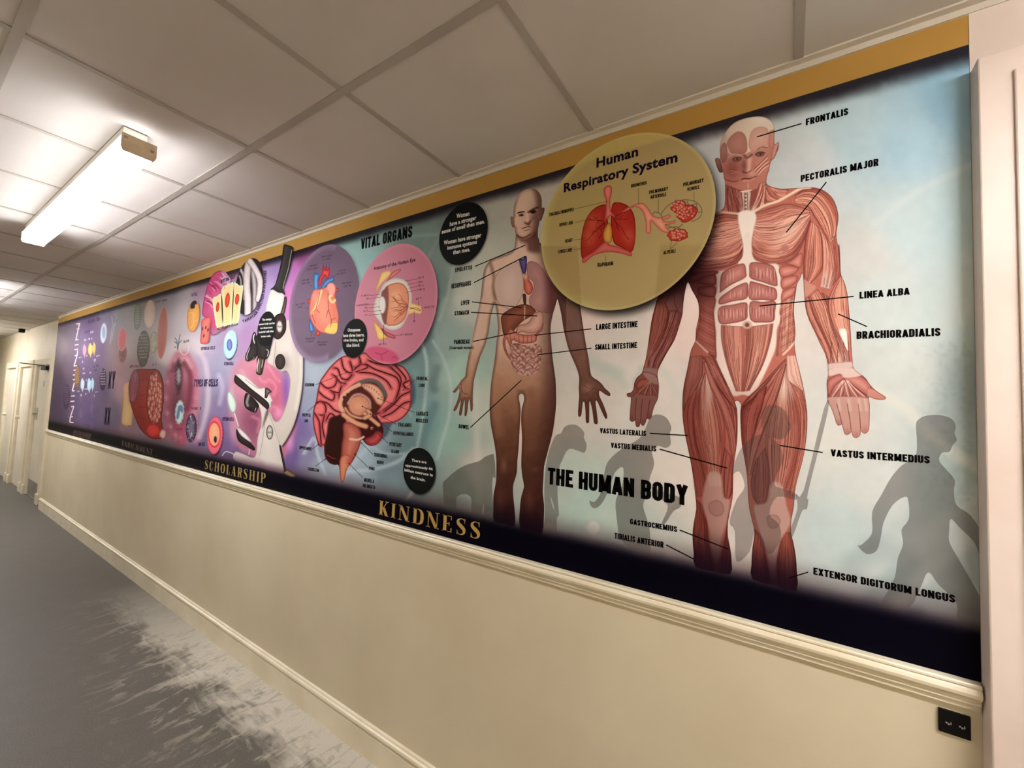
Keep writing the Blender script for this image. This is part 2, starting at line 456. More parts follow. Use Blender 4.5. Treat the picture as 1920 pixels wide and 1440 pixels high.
_tab = RNG.random(4096)
def vnoise1(x, seed=0):
    i = np.floor(x).astype(int); f = x - i; f = f * f * (3 - 2 * f)
    return _tab[(i * 7 + seed * 131) % 4096] * (1 - f) + _tab[((i + 1) * 7 + seed * 131) % 4096] * f
def vnoise2(P, s, seed=0):
    q = P / s; i = np.floor(q).astype(int); f = q - i; f = f * f * (3 - 2 * f)
    h = lambda a, b: _tab[(a * 73 + b * 911 + seed * 57 + (a * b) % 97 * 13) % 4096]
    x0 = h(i[:, 0], i[:, 1]) * (1 - f[:, 0]) + h(i[:, 0] + 1, i[:, 1]) * f[:, 0]
    x1 = h(i[:, 0], i[:, 1] + 1) * (1 - f[:, 0]) + h(i[:, 0] + 1, i[:, 1] + 1) * f[:, 0]
    return x0 * (1 - f[:, 1]) + x1 * f[:, 1]
def fbm(P, s, seed=0, n=4):
    return sum(vnoise2(P, s / 2 ** k, seed + k) / 2 ** k for k in range(n)) / sum(1 / 2 ** k for k in range(n))

LAYER = 0.00003
INKGAIN = 1.0
class Art:
    """one printed shape: outline, fine mesh inside it, ink colour at every vertex"""
    def __init__(s, name, outline, parent, layer, step=2.0, base=(128, 128, 128), holes=(), tint=False, alpha=1.0, sm=5, label=None):
        s.name, s.parent, s.layer, s.tint, s.label, s.step = name, parent, layer, tint, label, step
        loops = []
        for l in [outline] + list(holes):
            l = smooth(l, True, sm) if sm else np.asarray(l, float)
            l = np.vstack([resample(np.vstack([l, l[:1]]), step * 0.9)[:-1]]); loops.append(l)
        s.loop = loops[0]
        lo, hi = loops[0].min(0), loops[0].max(0)
        xs = np.arange(lo[0], hi[0] + step, step); ys_ = np.arange(lo[1], hi[1] + step, step * 0.87)
        g = np.stack(np.meshgrid(xs, ys_), -1); g[1::2, :, 0] += step / 2; g = g.reshape(-1, 2)
        m = inside(g, loops[0])
        for h in loops[1:]: m &= ~inside(g, h)
        g = g[m]
        if len(g):
            dm = np.full(len(g), 1e9)
            for l in loops: dm = np.minimum(dm, pdist(g, l, True))
            g = g[dm > step * 0.45]
        pts, edges = [], []
        for l in loops:
            k = len(pts); n = len(l)
            pts += [tuple(p) for p in l]; edges += [(k + i, k + (i + 1) % n) for i in range(n)]
        pts += [tuple(p) for p in g]
        r = delaunay_2d_cdt([Vector(p) for p in pts], edges, [], 0, 1e-4, False)
        s.P = np.array([(v.x, v.y) for v in r[0]]); tri = np.array([f for f in r[2] if len(f) == 3])
        cen = s.P[tri].mean(1); ok = inside(cen, loops[0])
        for h in loops[1:]: ok &= ~inside(cen, h)
        s.F = [tuple(int(q) for q in f) for f in tri[ok]]
        s.C = np.empty((len(s.P), 4)); s.C[:, :3] = base; s.C[:, 3] = alpha
        s.D = pdist(s.P, s.loop, True)
        s.Z = np.zeros(len(s.P)); s.nz = 0
    def hair(s, line, w, col, op):
        """a fine drawn line: a tapered ribbon of ink lying on the shape"""
        line = np.asarray(line, float); m = inside(line, s.loop)
        run = []
        for p, k in zip(list(line) + [None], list(m) + [False]):
            if k: run.append(p); continue
            if len(run) > 1:
                q = resample(run, 2.2)
                if len(q) > 1:
                    c = np.minimum(np.linspace(0, 1, len(q)), np.linspace(1, 0, len(q))) * max(len(q) - 1, 1) / 2.0
                    v, f = ribbon(q, list(w * np.clip(.35 + c, 0, 1)), len(s.P))
                    near = s._sel(q, 6); near = near[s.Z[near] == 0]
                    if len(near):
                        j = near[((s.P[near][None] - q[:, None]) ** 2).sum(2).argmin(1)]; base = s.C[j]
                        col4 = base.copy(); col4[:, :3] = base[:, :3] * (1 - op) + np.asarray(col, float) * op
                        s.nz += 1
                        s.P = np.vstack([s.P, v]); s.C = np.vstack([s.C, col4, col4]); s.D = np.r_[s.D, s.D[j], s.D[j]]
                        s.Z = np.r_[s.Z, np.full(len(v), 0.25 + (s.nz % 40) * 0.012)]; s.F = s.F + f
            run = []
        return s
    def _sel(s, pts, pad):
        pts = np.asarray(pts); lo, hi = pts.min(0) - pad, pts.max(0) + pad
        return np.where((s.P[:, 0] > lo[0]) & (s.P[:, 0] < hi[0]) & (s.P[:, 1] > lo[1]) & (s.P[:, 1] < hi[1]))[0]
    def put(s, idx, col, w):
        w = np.asarray(w)[:, None]; s.C[idx, :3] = s.C[idx, :3] * (1 - w) + np.asarray(col, float) * w; return s
    def blob(s, c, rx, ry, col, op=1.0, rot=0.0, hard=0.0):
        c = np.asarray(c); i = s._sel([c], max(rx, ry) * 2.6)
        d = s.P[i] - c; a = math.radians(rot)
        u = (d[:, 0] * math.cos(a) + d[:, 1] * math.sin(a)) / rx; v = (-d[:, 0] * math.sin(a) + d[:, 1] * math.cos(a)) / ry
        r = np.sqrt(u * u + v * v)
        w = np.exp(-r * r * 1.2) if hard == 0 else 1 - sstep(hard, 1.0 + (1 - hard) * 0.3, r)
        return s.put(i, col, w * op)
    def stroke(s, line, w, col, op=1.0, soft=0.5, sm=True):
        line = smooth(line, False, 6) if sm and len(line) > 2 else np.asarray(line, float)
        if w <= 3.0 and s.step < 3: return s.hair(resample(line, 2.0), w * 0.9, col, min(1.0, op * (1.05 - .3 * (soft > .7))))
        i = s._sel(line, w + 3); d = pdist(s.P[i], line)
        return s.put(i, col, (1 - sstep(w * 0.5 * (1 - soft), w * 0.5 * (1 + soft) + 0.4, d)) * op)
    def region(s, poly, col, op=1.0, soft=1.0, sm=4, edge=None, ew=3.0, eo=0.8, hi=None, ho=0.6):
        """filled shape; optional darker rim and lighter middle, as painted by the illustrator"""
        poly = smooth(poly, True, sm) if sm else np.asarray(poly, float)
        i = s._sel(poly, soft + 2); P = s.P[i]
        d = pdist(P, poly, True); d = np.where(inside(P, poly), d, -d)
        w = sstep(-soft, soft, d) * op; s.put(i, col, w)
        if edge is not None: s.put(i, edge, w * (1 - sstep(0, ew, d)) * eo)
        if hi is not None:
            mx = max(d.max(), 1e-3); s.put(i, hi, w * sstep(0.25, 0.95, d / mx) * ho)
        return s
    def fib(s, A, B, mid, hi, lo, n=14, soft=1.0, op=1.0, seed=0, rim=0.75, pale=None):
        """muscle drawn between two guide lines; fibres run along the guides"""
        A = smooth(A, False, 6); B = smooth(B, False, 6); poly = np.vstack([A, B[::-1]])
        i = s._sel(poly, 3); P = s.P[i]
        ins = inside(P, poly); de = pdist(P, poly, True); d = np.where(ins, de, -de)
        k = d > -1.5; i, P, d = i[k], P[k], d[k]
        if len(i) == 0: return s
        dA, tA = pdist(P, A, want_t=True); dB, tB = pdist(P, B, want_t=True)
        u = dA / (dA + dB + 1e-6); v = (tA + tB) / 2
        w = sstep(-soft, soft, d) * op
        s.put(i, mid, w)
        f = vnoise1(u * n * .8 + v * 0.5 + 40, seed) * 0.35 + vnoise1(u * n * 1.9 + v * 1.1 + 90, seed + 3) * 0.65
        s.put(i, hi, w * sstep(0.5, 0.85, f) * 0.5 * (0.4 + 0.6 * vnoise1(v * 4 + u * 3, seed + 5)))
        s.put(i, lo, w * (1 - sstep(0.15, 0.5, f)) * 0.38)
        body = np.sin(np.clip(u, 0, 1) * math.pi)
        s.put(i, hi, w * sstep(0.45, 1.0, body) * 0.42)
        s.put(i, lo, w * (1 - sstep(0.0, 0.55, body)) * rim * 0.6)
        rg = random.Random(seed * 7 + 1); ts = np.linspace(0, 1, 14)
        ra, rb = resample(A, 0.5), resample(B, 0.5)
        at_ = lambda L_, t: np.stack([np.interp(t * (len(L_) - 1), np.arange(len(L_)), L_[:, k_]) for k_ in (0, 1)], 1)
        for k_ in range(int(n * 3.2)):
            uu = rg.uniform(0.04, 0.96); c_ = rg.random(); ln = rg.uniform(0.18, 0.5); c0 = max(0.0, c_ - ln); c1 = min(1.0, c_ + ln)
            t = c0 + (c1 - c0) * ts; drift = rg.uniform(-.03, .03)
            q = at_(ra, t) * (1 - uu - drift * ts)[:, None] + at_(rb, t) * (uu + drift * ts)[:, None]
            dk = rg.random() < 0.5
            s.stroke(q, rg.uniform(.6, 1.15), np.asarray(lo) * .85 if dk else np.minimum(np.asarray(hi) * 1.06, 250), (.8 if dk else .7) * op, .8, sm=False)
        s.put(i, np.asarray(lo) * 0.62, w * (1 - sstep(0, 1.6, d)) * rim)
        if pale is not None:          # tendon ends
            v0, v1, colr = pale
            if v0 > 0: s.put(i, colr, w * (1 - sstep(v0 * 0.3, v0, v)) * 0.8)
            if v1 > 0: s.put(i, colr, w * sstep(1 - v1, 1 - v1 * 0.3, v) * 0.8)
        return s
    def rim(s, col, w, op=0.8):
        return s.put(np.arange(len(s.P)), col, (1 - sstep(0, w, s.D)) * op)
    def grain(s, sc, amt, seed=0):
        g = (fbm(s.P, sc, seed) - 0.5) * 2 * amt; s.C[:, :3] = np.clip(s.C[:, :3] + g[:, None], 0, 255); return s
    def done(s):
        w = px2wall(s.P, 0.002 + s.layer * LAYER)
        w = CAM + (w - CAM) * (1 - s.Z * LAYER / 1.34)[:, None]
        return flat_obj(s.name, w, s.F, s.C, s.parent, s.tint, s.label)

def flat_obj(name, w, faces, C, parent, tint=False, label=None):
    me = bpy.data.meshes.new(name)
    me.from_pydata([tuple(v) for v in w], [], [tuple(f) for f in faces]); me.update()
    n = len(me.polygons)
    if n and sum(p.normal.y for p in list(me.polygons)[:200]) > 0: me.flip_normals()
    at = me.color_attributes.new('ink', 'FLOAT_COLOR', 'POINT')
    c = np.empty((len(w), 4)); c[:, :3] = np.clip(lin(np.clip(C[:, :3], 0, 255)) * INKGAIN, 0, 0.95); c[:, 3] = C[:, 3]
    at.data.foreach_set('color', c.astype(np.float32).ravel())
    me.materials.append(M_TINT if tint else M_INK)
    o = bpy.data.objects.new(name, me); COL.objects.link(o)
    if parent: o.parent = parent
    if label: o['label'] = label
    return o

def flat(name, pts_px, faces, col, parent, layer, label=None):
    P = np.asarray(pts_px, float); C = np.ones((len(P), 4)); C[:, :3] = col
    return flat_obj(name, px2wall(P, 0.002 + layer * LAYER), faces, C, parent, False, label)

def ribbon(line, widths, k0=0):
    line = np.asarray(line, float); n = len(line)
    w = np.interp(np.linspace(0, 1, n), np.linspace(0, 1, len(widths)), widths)
    t = np.gradient(line, axis=0); t /= np.hypot(*t.T)[:, None] + 1e-9
    nn = np.stack([-t[:, 1], t[:, 0]], 1) * w[:, None] / 2
    v = np.vstack([line + nn, line - nn])
    return v, [(k0 + i, k0 + i + 1, k0 + n + i + 1, k0 + n + i) for i in range(n - 1)]

def lines(name, segs, w, col, parent, layer=18, dot=0.0):
    if name == 'leader_line' and len(segs) > 1:
        return [lines(name, [sg], w, col, parent, layer, dot) for sg in segs]
    V, F = [], []
    for sg in segs:
        sg = resample(sg, 12) if len(sg) == 2 else smooth(sg, False, 6)
        v, f = ribbon(sg, [w, w], len(V)); V += list(v); F += f
        if dot:
            k = len(V); c = np.asarray(sg[-1])
            V += [tuple(c + dot * np.array((math.cos(a), math.sin(a)))) for a in np.linspace(0, 2 * math.pi, 10, endpoint=False)]
            F.append(tuple(range(k, k + 10)))
    return flat(name, V, F, col, parent, layer)

def ellipse(c, rx, ry, rot=0, n=28, wob=0.0, seed=0, teeth=0, tk=0.0):
    a = np.linspace(0, 2 * math.pi, n, endpoint=False); r = np.ones(n)
    if wob: r += (vnoise1(np.arange(n) * 0.9, seed) - 0.5) * wob
    if teeth: r += tk * np.where(np.arange(n) % 2 == 0, 1, -1)
    x, y = rx * r * np.cos(a), ry * r * np.sin(a); q = math.radians(rot)
    return [(c[0] + X * math.cos(q) - Y * math.sin(q), c[1] + X * math.sin(q) + Y * math.cos(q)) for X, Y in zip(x, y)]

def wall_circle(pts_px):
    """true circle on the wall through points seen on its edge -> pixel loop, centre, radius"""
    w = px2wall(pts_px)[:, [0, 2]]
    A_ = np.c_[2 * w, np.ones(len(w))]; b = (w ** 2).sum(1)
    cx, cz, q = np.linalg.lstsq(A_, b, rcond=None)[0]; r = math.sqrt(q + cx * cx + cz * cz)
    return cx, cz, r
def circle_px(c, n=96, k=1.0):
    a = np.linspace(0, 2 * math.pi, n, endpoint=False)
    return wall2px(c[0] + c[2] * k * np.cos(a), c[1] + c[2] * k * np.sin(a))

# ------------------------------------------------------------------ lettering
_fonts = {}
def glyph_mesh(s, bold):
    cu = bpy.data.curves.new('lettering', 'FONT'); cu.body = s; cu.size = 1.0; cu.resolution_u = 3
    cu.offset = bold; cu.space_character = 1.0 + bold * 1.6
    ob = bpy.data.objects.new('lettering', cu)
    me = bpy.data.meshes.new_from_object(ob)
    V = np.array([(v.co.x, v.co.y) for v in me.vertices]) if len(me.vertices) else np.zeros((0, 2))
    F = [tuple(p.vertices) for p in me.polygons]
    bpy.data.objects.remove(ob); bpy.data.curves.remove(cu); bpy.data.meshes.remove(me)
    return V, F
_cap = {}
def text(name, s, bl, br, tl, col, parent, layer=19, bold=0.03, label=None, glyphs=None, slant=0.0):
    """lettering whose baseline runs bl->br and whose capital height reaches tl (photo points)"""
    if glyphs: V, F, cap = glyphs(s)
    else:
        V, F = glyph_mesh(s, bold)
        if bold not in _cap:
            h, _ = glyph_mesh('H', bold); _cap[bold] = h[:, 1].max()
        cap = _cap[bold]
    x0, x1 = V[:, 0].min(), V[:, 0].max()
    u = (V[:, 0] - x0) / (x1 - x0); v = V[:, 1] / cap
    u = u + slant * v
    w = px2wall([bl, br, tl], 0.002 + layer * LAYER)
    up = w[2] - w[0]; up[0] *= 0.15
    ww = w[0] + np.outer(u, w[1] - w[0]) + np.outer(v, up)
    C = np.ones((len(ww), 4)); C[:, :3] = col
    return flat_obj(name, ww, F, C, parent, False, label)

def text_on(name, s, path, h, col, parent, layer=19, bold=0.03):
    """lettering bent along a path of photo points"""
    V, F = glyph_mesh(s, bold); H_, _ = glyph_mesh('H', bold); cap = H_[:, 1].max()
    path = resample(smooth(path, False, 10), 1.0)
    t = np.gradient(path, axis=0); t /= np.hypot(*t.T)[:, None]; nrm = np.stack([t[:, 1], -t[:, 0]], 1)
    q = (V[:, 0] - V[:, 0].min()) / (V[:, 0].max() - V[:, 0].min()) * (len(path) - 1)
    g = lambda A_: np.stack([np.interp(q, np.arange(len(path)), A_[:, k]) for k in (0, 1)], 1)
    P = g(path) + g(nrm) * (V[:, 1] / cap * h)[:, None]
    return flat(name, P, F, col, parent, layer)

def scribble(name, rows, col, parent, layer=19, seed=3, op=1.0):
    """type too small to read in the photo: rows of letter-like ticks. row = (bl, br, height)"""
    if len(rows) > 1: return [scribble(name, [r_], col, parent, layer, seed + k_) for k_, r_ in enumerate(rows)]
    rg = random.Random(seed); V, F = [], []
    for bl, br, h in rows:
        bl, br = np.array(bl, float), np.array(br, float); L_ = np.hypot(*(br - bl)); d = (br - bl) / L_
        x = 0.0
        while x < L_:
            w = h * rg.uniform(0.35, 0.6)
            if rg.random() < 0.1: x += w; continue
            e = min(x + w * 0.78, L_)
            for (a, b2, y0, y1) in ((x, x + w * 0.26, 0, 1), (x, e, rg.choice((0, 0.42, 0.8)), None), (e - w * 0.24, e, rg.choice((0, 0.4)), rg.choice((1, 0.6)))):
                if y1 is None: y1 = y0 + 0.2
                k = len(V)
                for q, yy in ((a, y0), (b2, y0), (b2, y1), (a, y1)): V.append(bl + d * q + np.array((0, -h * yy)))
                F.append((k, k + 1, k + 2, k + 3))
            x += w
    return flat(name, V, F, col, parent, layer)

# bold condensed capitals for the captions
def gothic(s):
    t = 0.205; h = t / 2; V, F = [], []
    def arc(cx, cy, rx, ry, a0, a1, n=7): return [(cx + rx * math.cos(math.radians(a)), cy + ry * math.sin(math.radians(a))) for a in np.linspace(a0, a1, n)]
    l, r, b, u, m = h, 0.46 - h, h, 1 - h, 0.5
    rx, ry = (r - l) / 2, 0.17; cx = (l + r) / 2
    top = arc(cx, u - ry, rx, ry, 180, 0); bot = arc(cx, b + ry, rx, ry, 360, 180)
    bowl = lambda y0, y1: [(l, y1)] + arc(r - 0.12, y1 - 0.12, 0.12, 0.12, 90, 0, 5) + arc(r - 0.12, y0 + 0.12, 0.12, 0.12, 0, -90, 5) + [(l, y0)]
    G = {'I': (t, [[(h, 0), (h, 1)]]), 'L': (0.40, [[(l, 0), (l, 1)], [(l, b), (0.40, b)]]), 'T': (0.44, [[(0.22, 0), (0.22, 1)], [(0, u), (0.44, u)]]),
         'E': (0.42, [[(l, 0), (l, 1)], [(l, u), (0.42, u)], [(l, b), (0.42, b)], [(l, m), (0.37, m)]]), 'F': (0.40, [[(l, 0), (l, 1)], [(l, u), (0.40, u)], [(l, m), (0.36, m)]]),
         'H': (0.48, [[(l, 0), (l, 1)], [(0.48 - h, 0), (0.48 - h, 1)], [(l, m), (0.48 - h, m)]]), 'N': (0.50, [[(l, 0), (l, 1)], [(0.5 - h, 0), (0.5 - h, 1)], [(l, 0.92), (0.5 - h, 0.08)]]),
         'M': (0.62, [[(l, 0), (l, 1)], [(0.62 - h, 0), (0.62 - h, 1)], [(l + 0.01, 0.97), (0.31, 0.1)], [(0.31, 0.1), (0.61 - h, 0.97)]]), 'V': (0.48, [[(0.085, 1), (0.24, 0.03)], [(0.24, 0.03), (0.395, 1)]]),
         'A': (0.50, [[(0.085, 0), (0.25, 0.97)], [(0.25, 0.97), (0.415, 0)], [(0.13, 0.25), (0.37, 0.25)]]), 'Y': (0.48, [[(0.09, 1), (0.24, 0.48)], [(0.39, 1), (0.24, 0.48)], [(0.24, 0), (0.24, 0.52)]]),
         'X': (0.50, [[(0.09, 0), (0.41, 1)], [(0.09, 1), (0.41, 0)]]), 'K': (0.50, [[(l, 0), (l, 1)], [(l, 0.38), (0.40, 1)], [(0.2, 0.55), (0.42, 0)]]), 'W': (0.70, [[(0.08, 1), (0.2, 0.03)], [(0.2, 0.03), (0.35, 0.9)], [(0.35, 0.9), (0.5, 0.03)], [(0.5, 0.03), (0.62, 1)]]),
         'O': (0.46, [top + bot + [top[0]]]), 'C': (0.45, [[(r, 0.64)] + [(r, u - ry)] + top[::-1] + arc(cx, b + ry, rx, ry, 180, 360) + [(r, 0.36)]]),
         'G': (0.46, [[(r, 0.66), (r, u - ry)] + top[::-1] + arc(cx, b + ry, rx, ry, 180, 360) + [(r, 0.47)], [(cx, 0.47), (r + h, 0.47)]]),
         'U': (0.46, [[(l, 1), (l, b + ry)] + arc(cx, b + ry, rx, ry, 180, 360) + [(r, 1)]]), 'J': (0.40, [[(0.40 - h, 1), (0.40 - h, b + ry)] + arc(0.2, b + ry, 0.105, ry, 360, 200)]),
         'S': (0.44, [[(r - .02, 0.68), (r - .02, u - ry)] + arc(cx - .01, u - ry, rx - .01, ry, 0, 180) + [(l, 0.66), (l + 0.05, 0.56), (cx, 0.5), (r - 0.07, 0.44), (r - .02, 0.34)] + arc(cx - .01, b + ry, rx - .01, ry, 360, 180) + [(l, 0.34)]]),
         'P': (0.45, [[(l, 0), (l, 1)], bowl(0.44, u)]), 'R': (0.47, [[(l, 0), (l, 1)], bowl(0.48, u), [(0.26, 0.46), (0.385, 0)]]), 'B': (0.46, [[(l, 0), (l, 1)], bowl(m, u), bowl(b, m)]),
         'D': (0.46, [[(l, 0), (l, 1)], bowl(b, u)]), 'Q': (0.46, [top + bot + [top[0]], [(0.27, 0.2), (0.42, -0.02)]]), 'Z': (0.42, [[(0, u), (0.42, u)], [(0, b), (0.42, b)], [(0.33, u), (0.09, b)]]),
         '(': (0.22, [arc(0.30, 0.5, 0.2, 0.6, 130, 230)]), ')': (0.22, [arc(-0.08, 0.5, 0.2, 0.6, 50, -50)]), ' ': (0.2, [])}
    x = 0.0
    for ch in s:
        w, st = G[ch]
        for ln in st:
            v, f = ribbon(ln, [t, t], len(V)); V += [(x + a, c) for a, c in v]; F += f
        x += w + 0.05
    return np.array(V), F, 1.0

# high-contrast roman capitals for the gold words
def roman(s):
    st, hr, sf = 0.20, 0.045, 0.10
    def rect(x0, x1, y0, y1): return [(x0, y0), (x1, y0), (x1, y1), (x0, y1)]
    def serif(x, y, w=0.34): return rect(x - w / 2, x + w / 2, y, y + hr)
    def stem(x): return [rect(x - st / 2, x + st / 2, 0, 1), serif(x, 0), serif(x, 1 - hr)]
    def thin(x): return [rect(x - hr / 2, x + hr / 2, 0, 1), serif(x, 0, 0.26), serif(x, 1 - hr, 0.26)]
    def curve(pts, ws):
        v, f = ribbon(smooth(pts, False, 6), ws); n = len(v) // 2
        return [[tuple(v[i]) for i in q] for q in f]
    def bar(p, q, w): return curve([p, ((p[0] + q[0]) / 2, (p[1] + q[1]) / 2), q], [w, w])
    G = {}
    G['I'] = (0.36, stem(0.18))
    G['K'] = (0.74, stem(0.18) + bar((0.26, 0.42), (0.62, 0.97), hr) + bar((0.36, 0.56), (0.60, 0.03), st) + [serif(0.62, 0, 0.3), serif(0.60, 1 - hr, 0.28)])
    G['N'] = (0.80, thin(0.12) + thin(0.68) + bar((0.14, 0.97), (0.64, 0.03), st))
    G['D'] = (0.76, stem(0.18) + curve([(0.2, 0.977), (0.45, 0.96), (0.62, 0.8), (0.66, 0.5), (0.62, 0.2), (0.45, 0.04), (0.2, 0.023)], [hr, 0.08, 0.2, 0.22, 0.2, 0.08, hr]))
    G['E'] = (0.66, stem(0.18) + [rect(0.18, 0.58, 1 - hr, 1), rect(0.18, 0.58, 0, hr), rect(0.18, 0.44, 0.48, 0.48 + hr), rect(0.54, 0.585, 0.76, 1), rect(0.54, 0.60, 0, 0.26), rect(0.42, 0.455, 0.38, 0.62)])
    G['S'] = (0.62, curve([(0.50, 0.74), (0.46, 0.93), (0.28, 0.975), (0.12, 0.86), (0.13, 0.68), (0.30, 0.52), (0.46, 0.36), (0.46, 0.14), (0.28, 0.025), (0.12, 0.07), (0.07, 0.26)],
                            [hr, hr, hr, 0.12, 0.2, 0.24, 0.2, 0.12, hr, hr, hr]) + [rect(0.485, 0.525, 0.72, 1.0), rect(0.05, 0.09, 0.0, 0.28)])
    G['C'] = (0.72, curve([(0.60, 0.72), (0.54, 0.92), (0.38, 0.977), (0.20, 0.86), (0.13, 0.5), (0.20, 0.14), (0.38, 0.023), (0.54, 0.08), (0.62, 0.28)], [hr, hr, hr, 0.16, 0.22, 0.16, hr, hr, hr]) + [rect(0.585, 0.625, 0.70, 1.0)])
    G['H'] = (0.86, stem(0.18) + stem(0.66) + [rect(0.2, 0.64, 0.49, 0.49 + hr)])
    G['O'] = (0.78, curve([(0.38, 0.977), (0.18, 0.84), (0.12, 0.5), (0.18, 0.16), (0.38, 0.023)], [hr, 0.15, 0.22, 0.15, hr]) + curve([(0.38, 0.977), (0.58, 0.84), (0.64, 0.5), (0.58, 0.16), (0.38, 0.023)], [hr, 0.15, 0.22, 0.15, hr]))
    G['L'] = (0.62, stem(0.18) + [rect(0.18, 0.56, 0, hr), rect(0.525, 0.57, 0, 0.3)])
    G['A'] = (0.76, bar((0.10, 0.02), (0.36, 0.99), hr) + bar((0.36, 0.99), (0.58, 0.02), st) + [rect(0.2, 0.5, 0.3, 0.3 + hr), serif(0.10, 0, 0.22), serif(0.58, 0, 0.32)])
    bowl = curve([(0.2, 0.977), (0.42, 0.965), (0.54, 0.86), (0.56, 0.74), (0.54, 0.62), (0.42, 0.51), (0.2, 0.495)], [hr, 0.07, 0.18, 0.2, 0.18, 0.07, hr])
    G['P'] = (0.66, stem(0.18) + bowl)
    G['R'] = (0.74, stem(0.18) + bowl + curve([(0.36, 0.5), (0.50, 0.34), (0.54, 0.12), (0.66, 0.02)], [0.1, 0.18, 0.18, 0.06]))
    G['M'] = (0.92, thin(0.12) + stem(0.74) + bar((0.13, 0.97), (0.40, 0.02), 0.16) + bar((0.40, 0.02), (0.70, 0.97), hr))
    G['T'] = (0.66, stem(0.32) + [rect(0.06, 0.58, 1 - hr, 1), rect(0.05, 0.095, 0.74, 1), rect(0.545, 0.59, 0.74, 1)])
    G['Z'] = (0.62, [rect(0.06, 0.54, 1 - hr, 1), rect(0.06, 0.54, 0, hr), rect(0.06, 0.10, 0.76, 1), rect(0.50, 0.54, 0, 0.26)] + bar((0.46, 0.97), (0.14, 0.03), st))
    V, F, x = [], [], 0.0
    for ch in s:
        w, polys = G[ch]
        for p in polys:
            k = len(V); V += [(x + a, b) for a, b in p]; F.append(tuple(range(k, k + len(p))))
        x += w + 0.20
    return np.array(V), F, 1.0

# ================================================================== the mural
ZT = 1.597 + 0.882
mural = empty('wall_mural', (0, 0, 0))
tag(mural, 'long printed science mural on the corridor wall, with human figures and a gold top band', 'mural')

# gold band above the picture, one long printed strip
gp = wall2px([XL, XR, XR, XL], [ZT, ZT, CEIL - 0.0225, CEIL - 0.0225])
a = Art('gold_band', gp, mural, 1, step=9, base=(178, 138, 72), sm=0)
a.grain(160, 6, 4).done()['label'] = 'gold strip along the top'

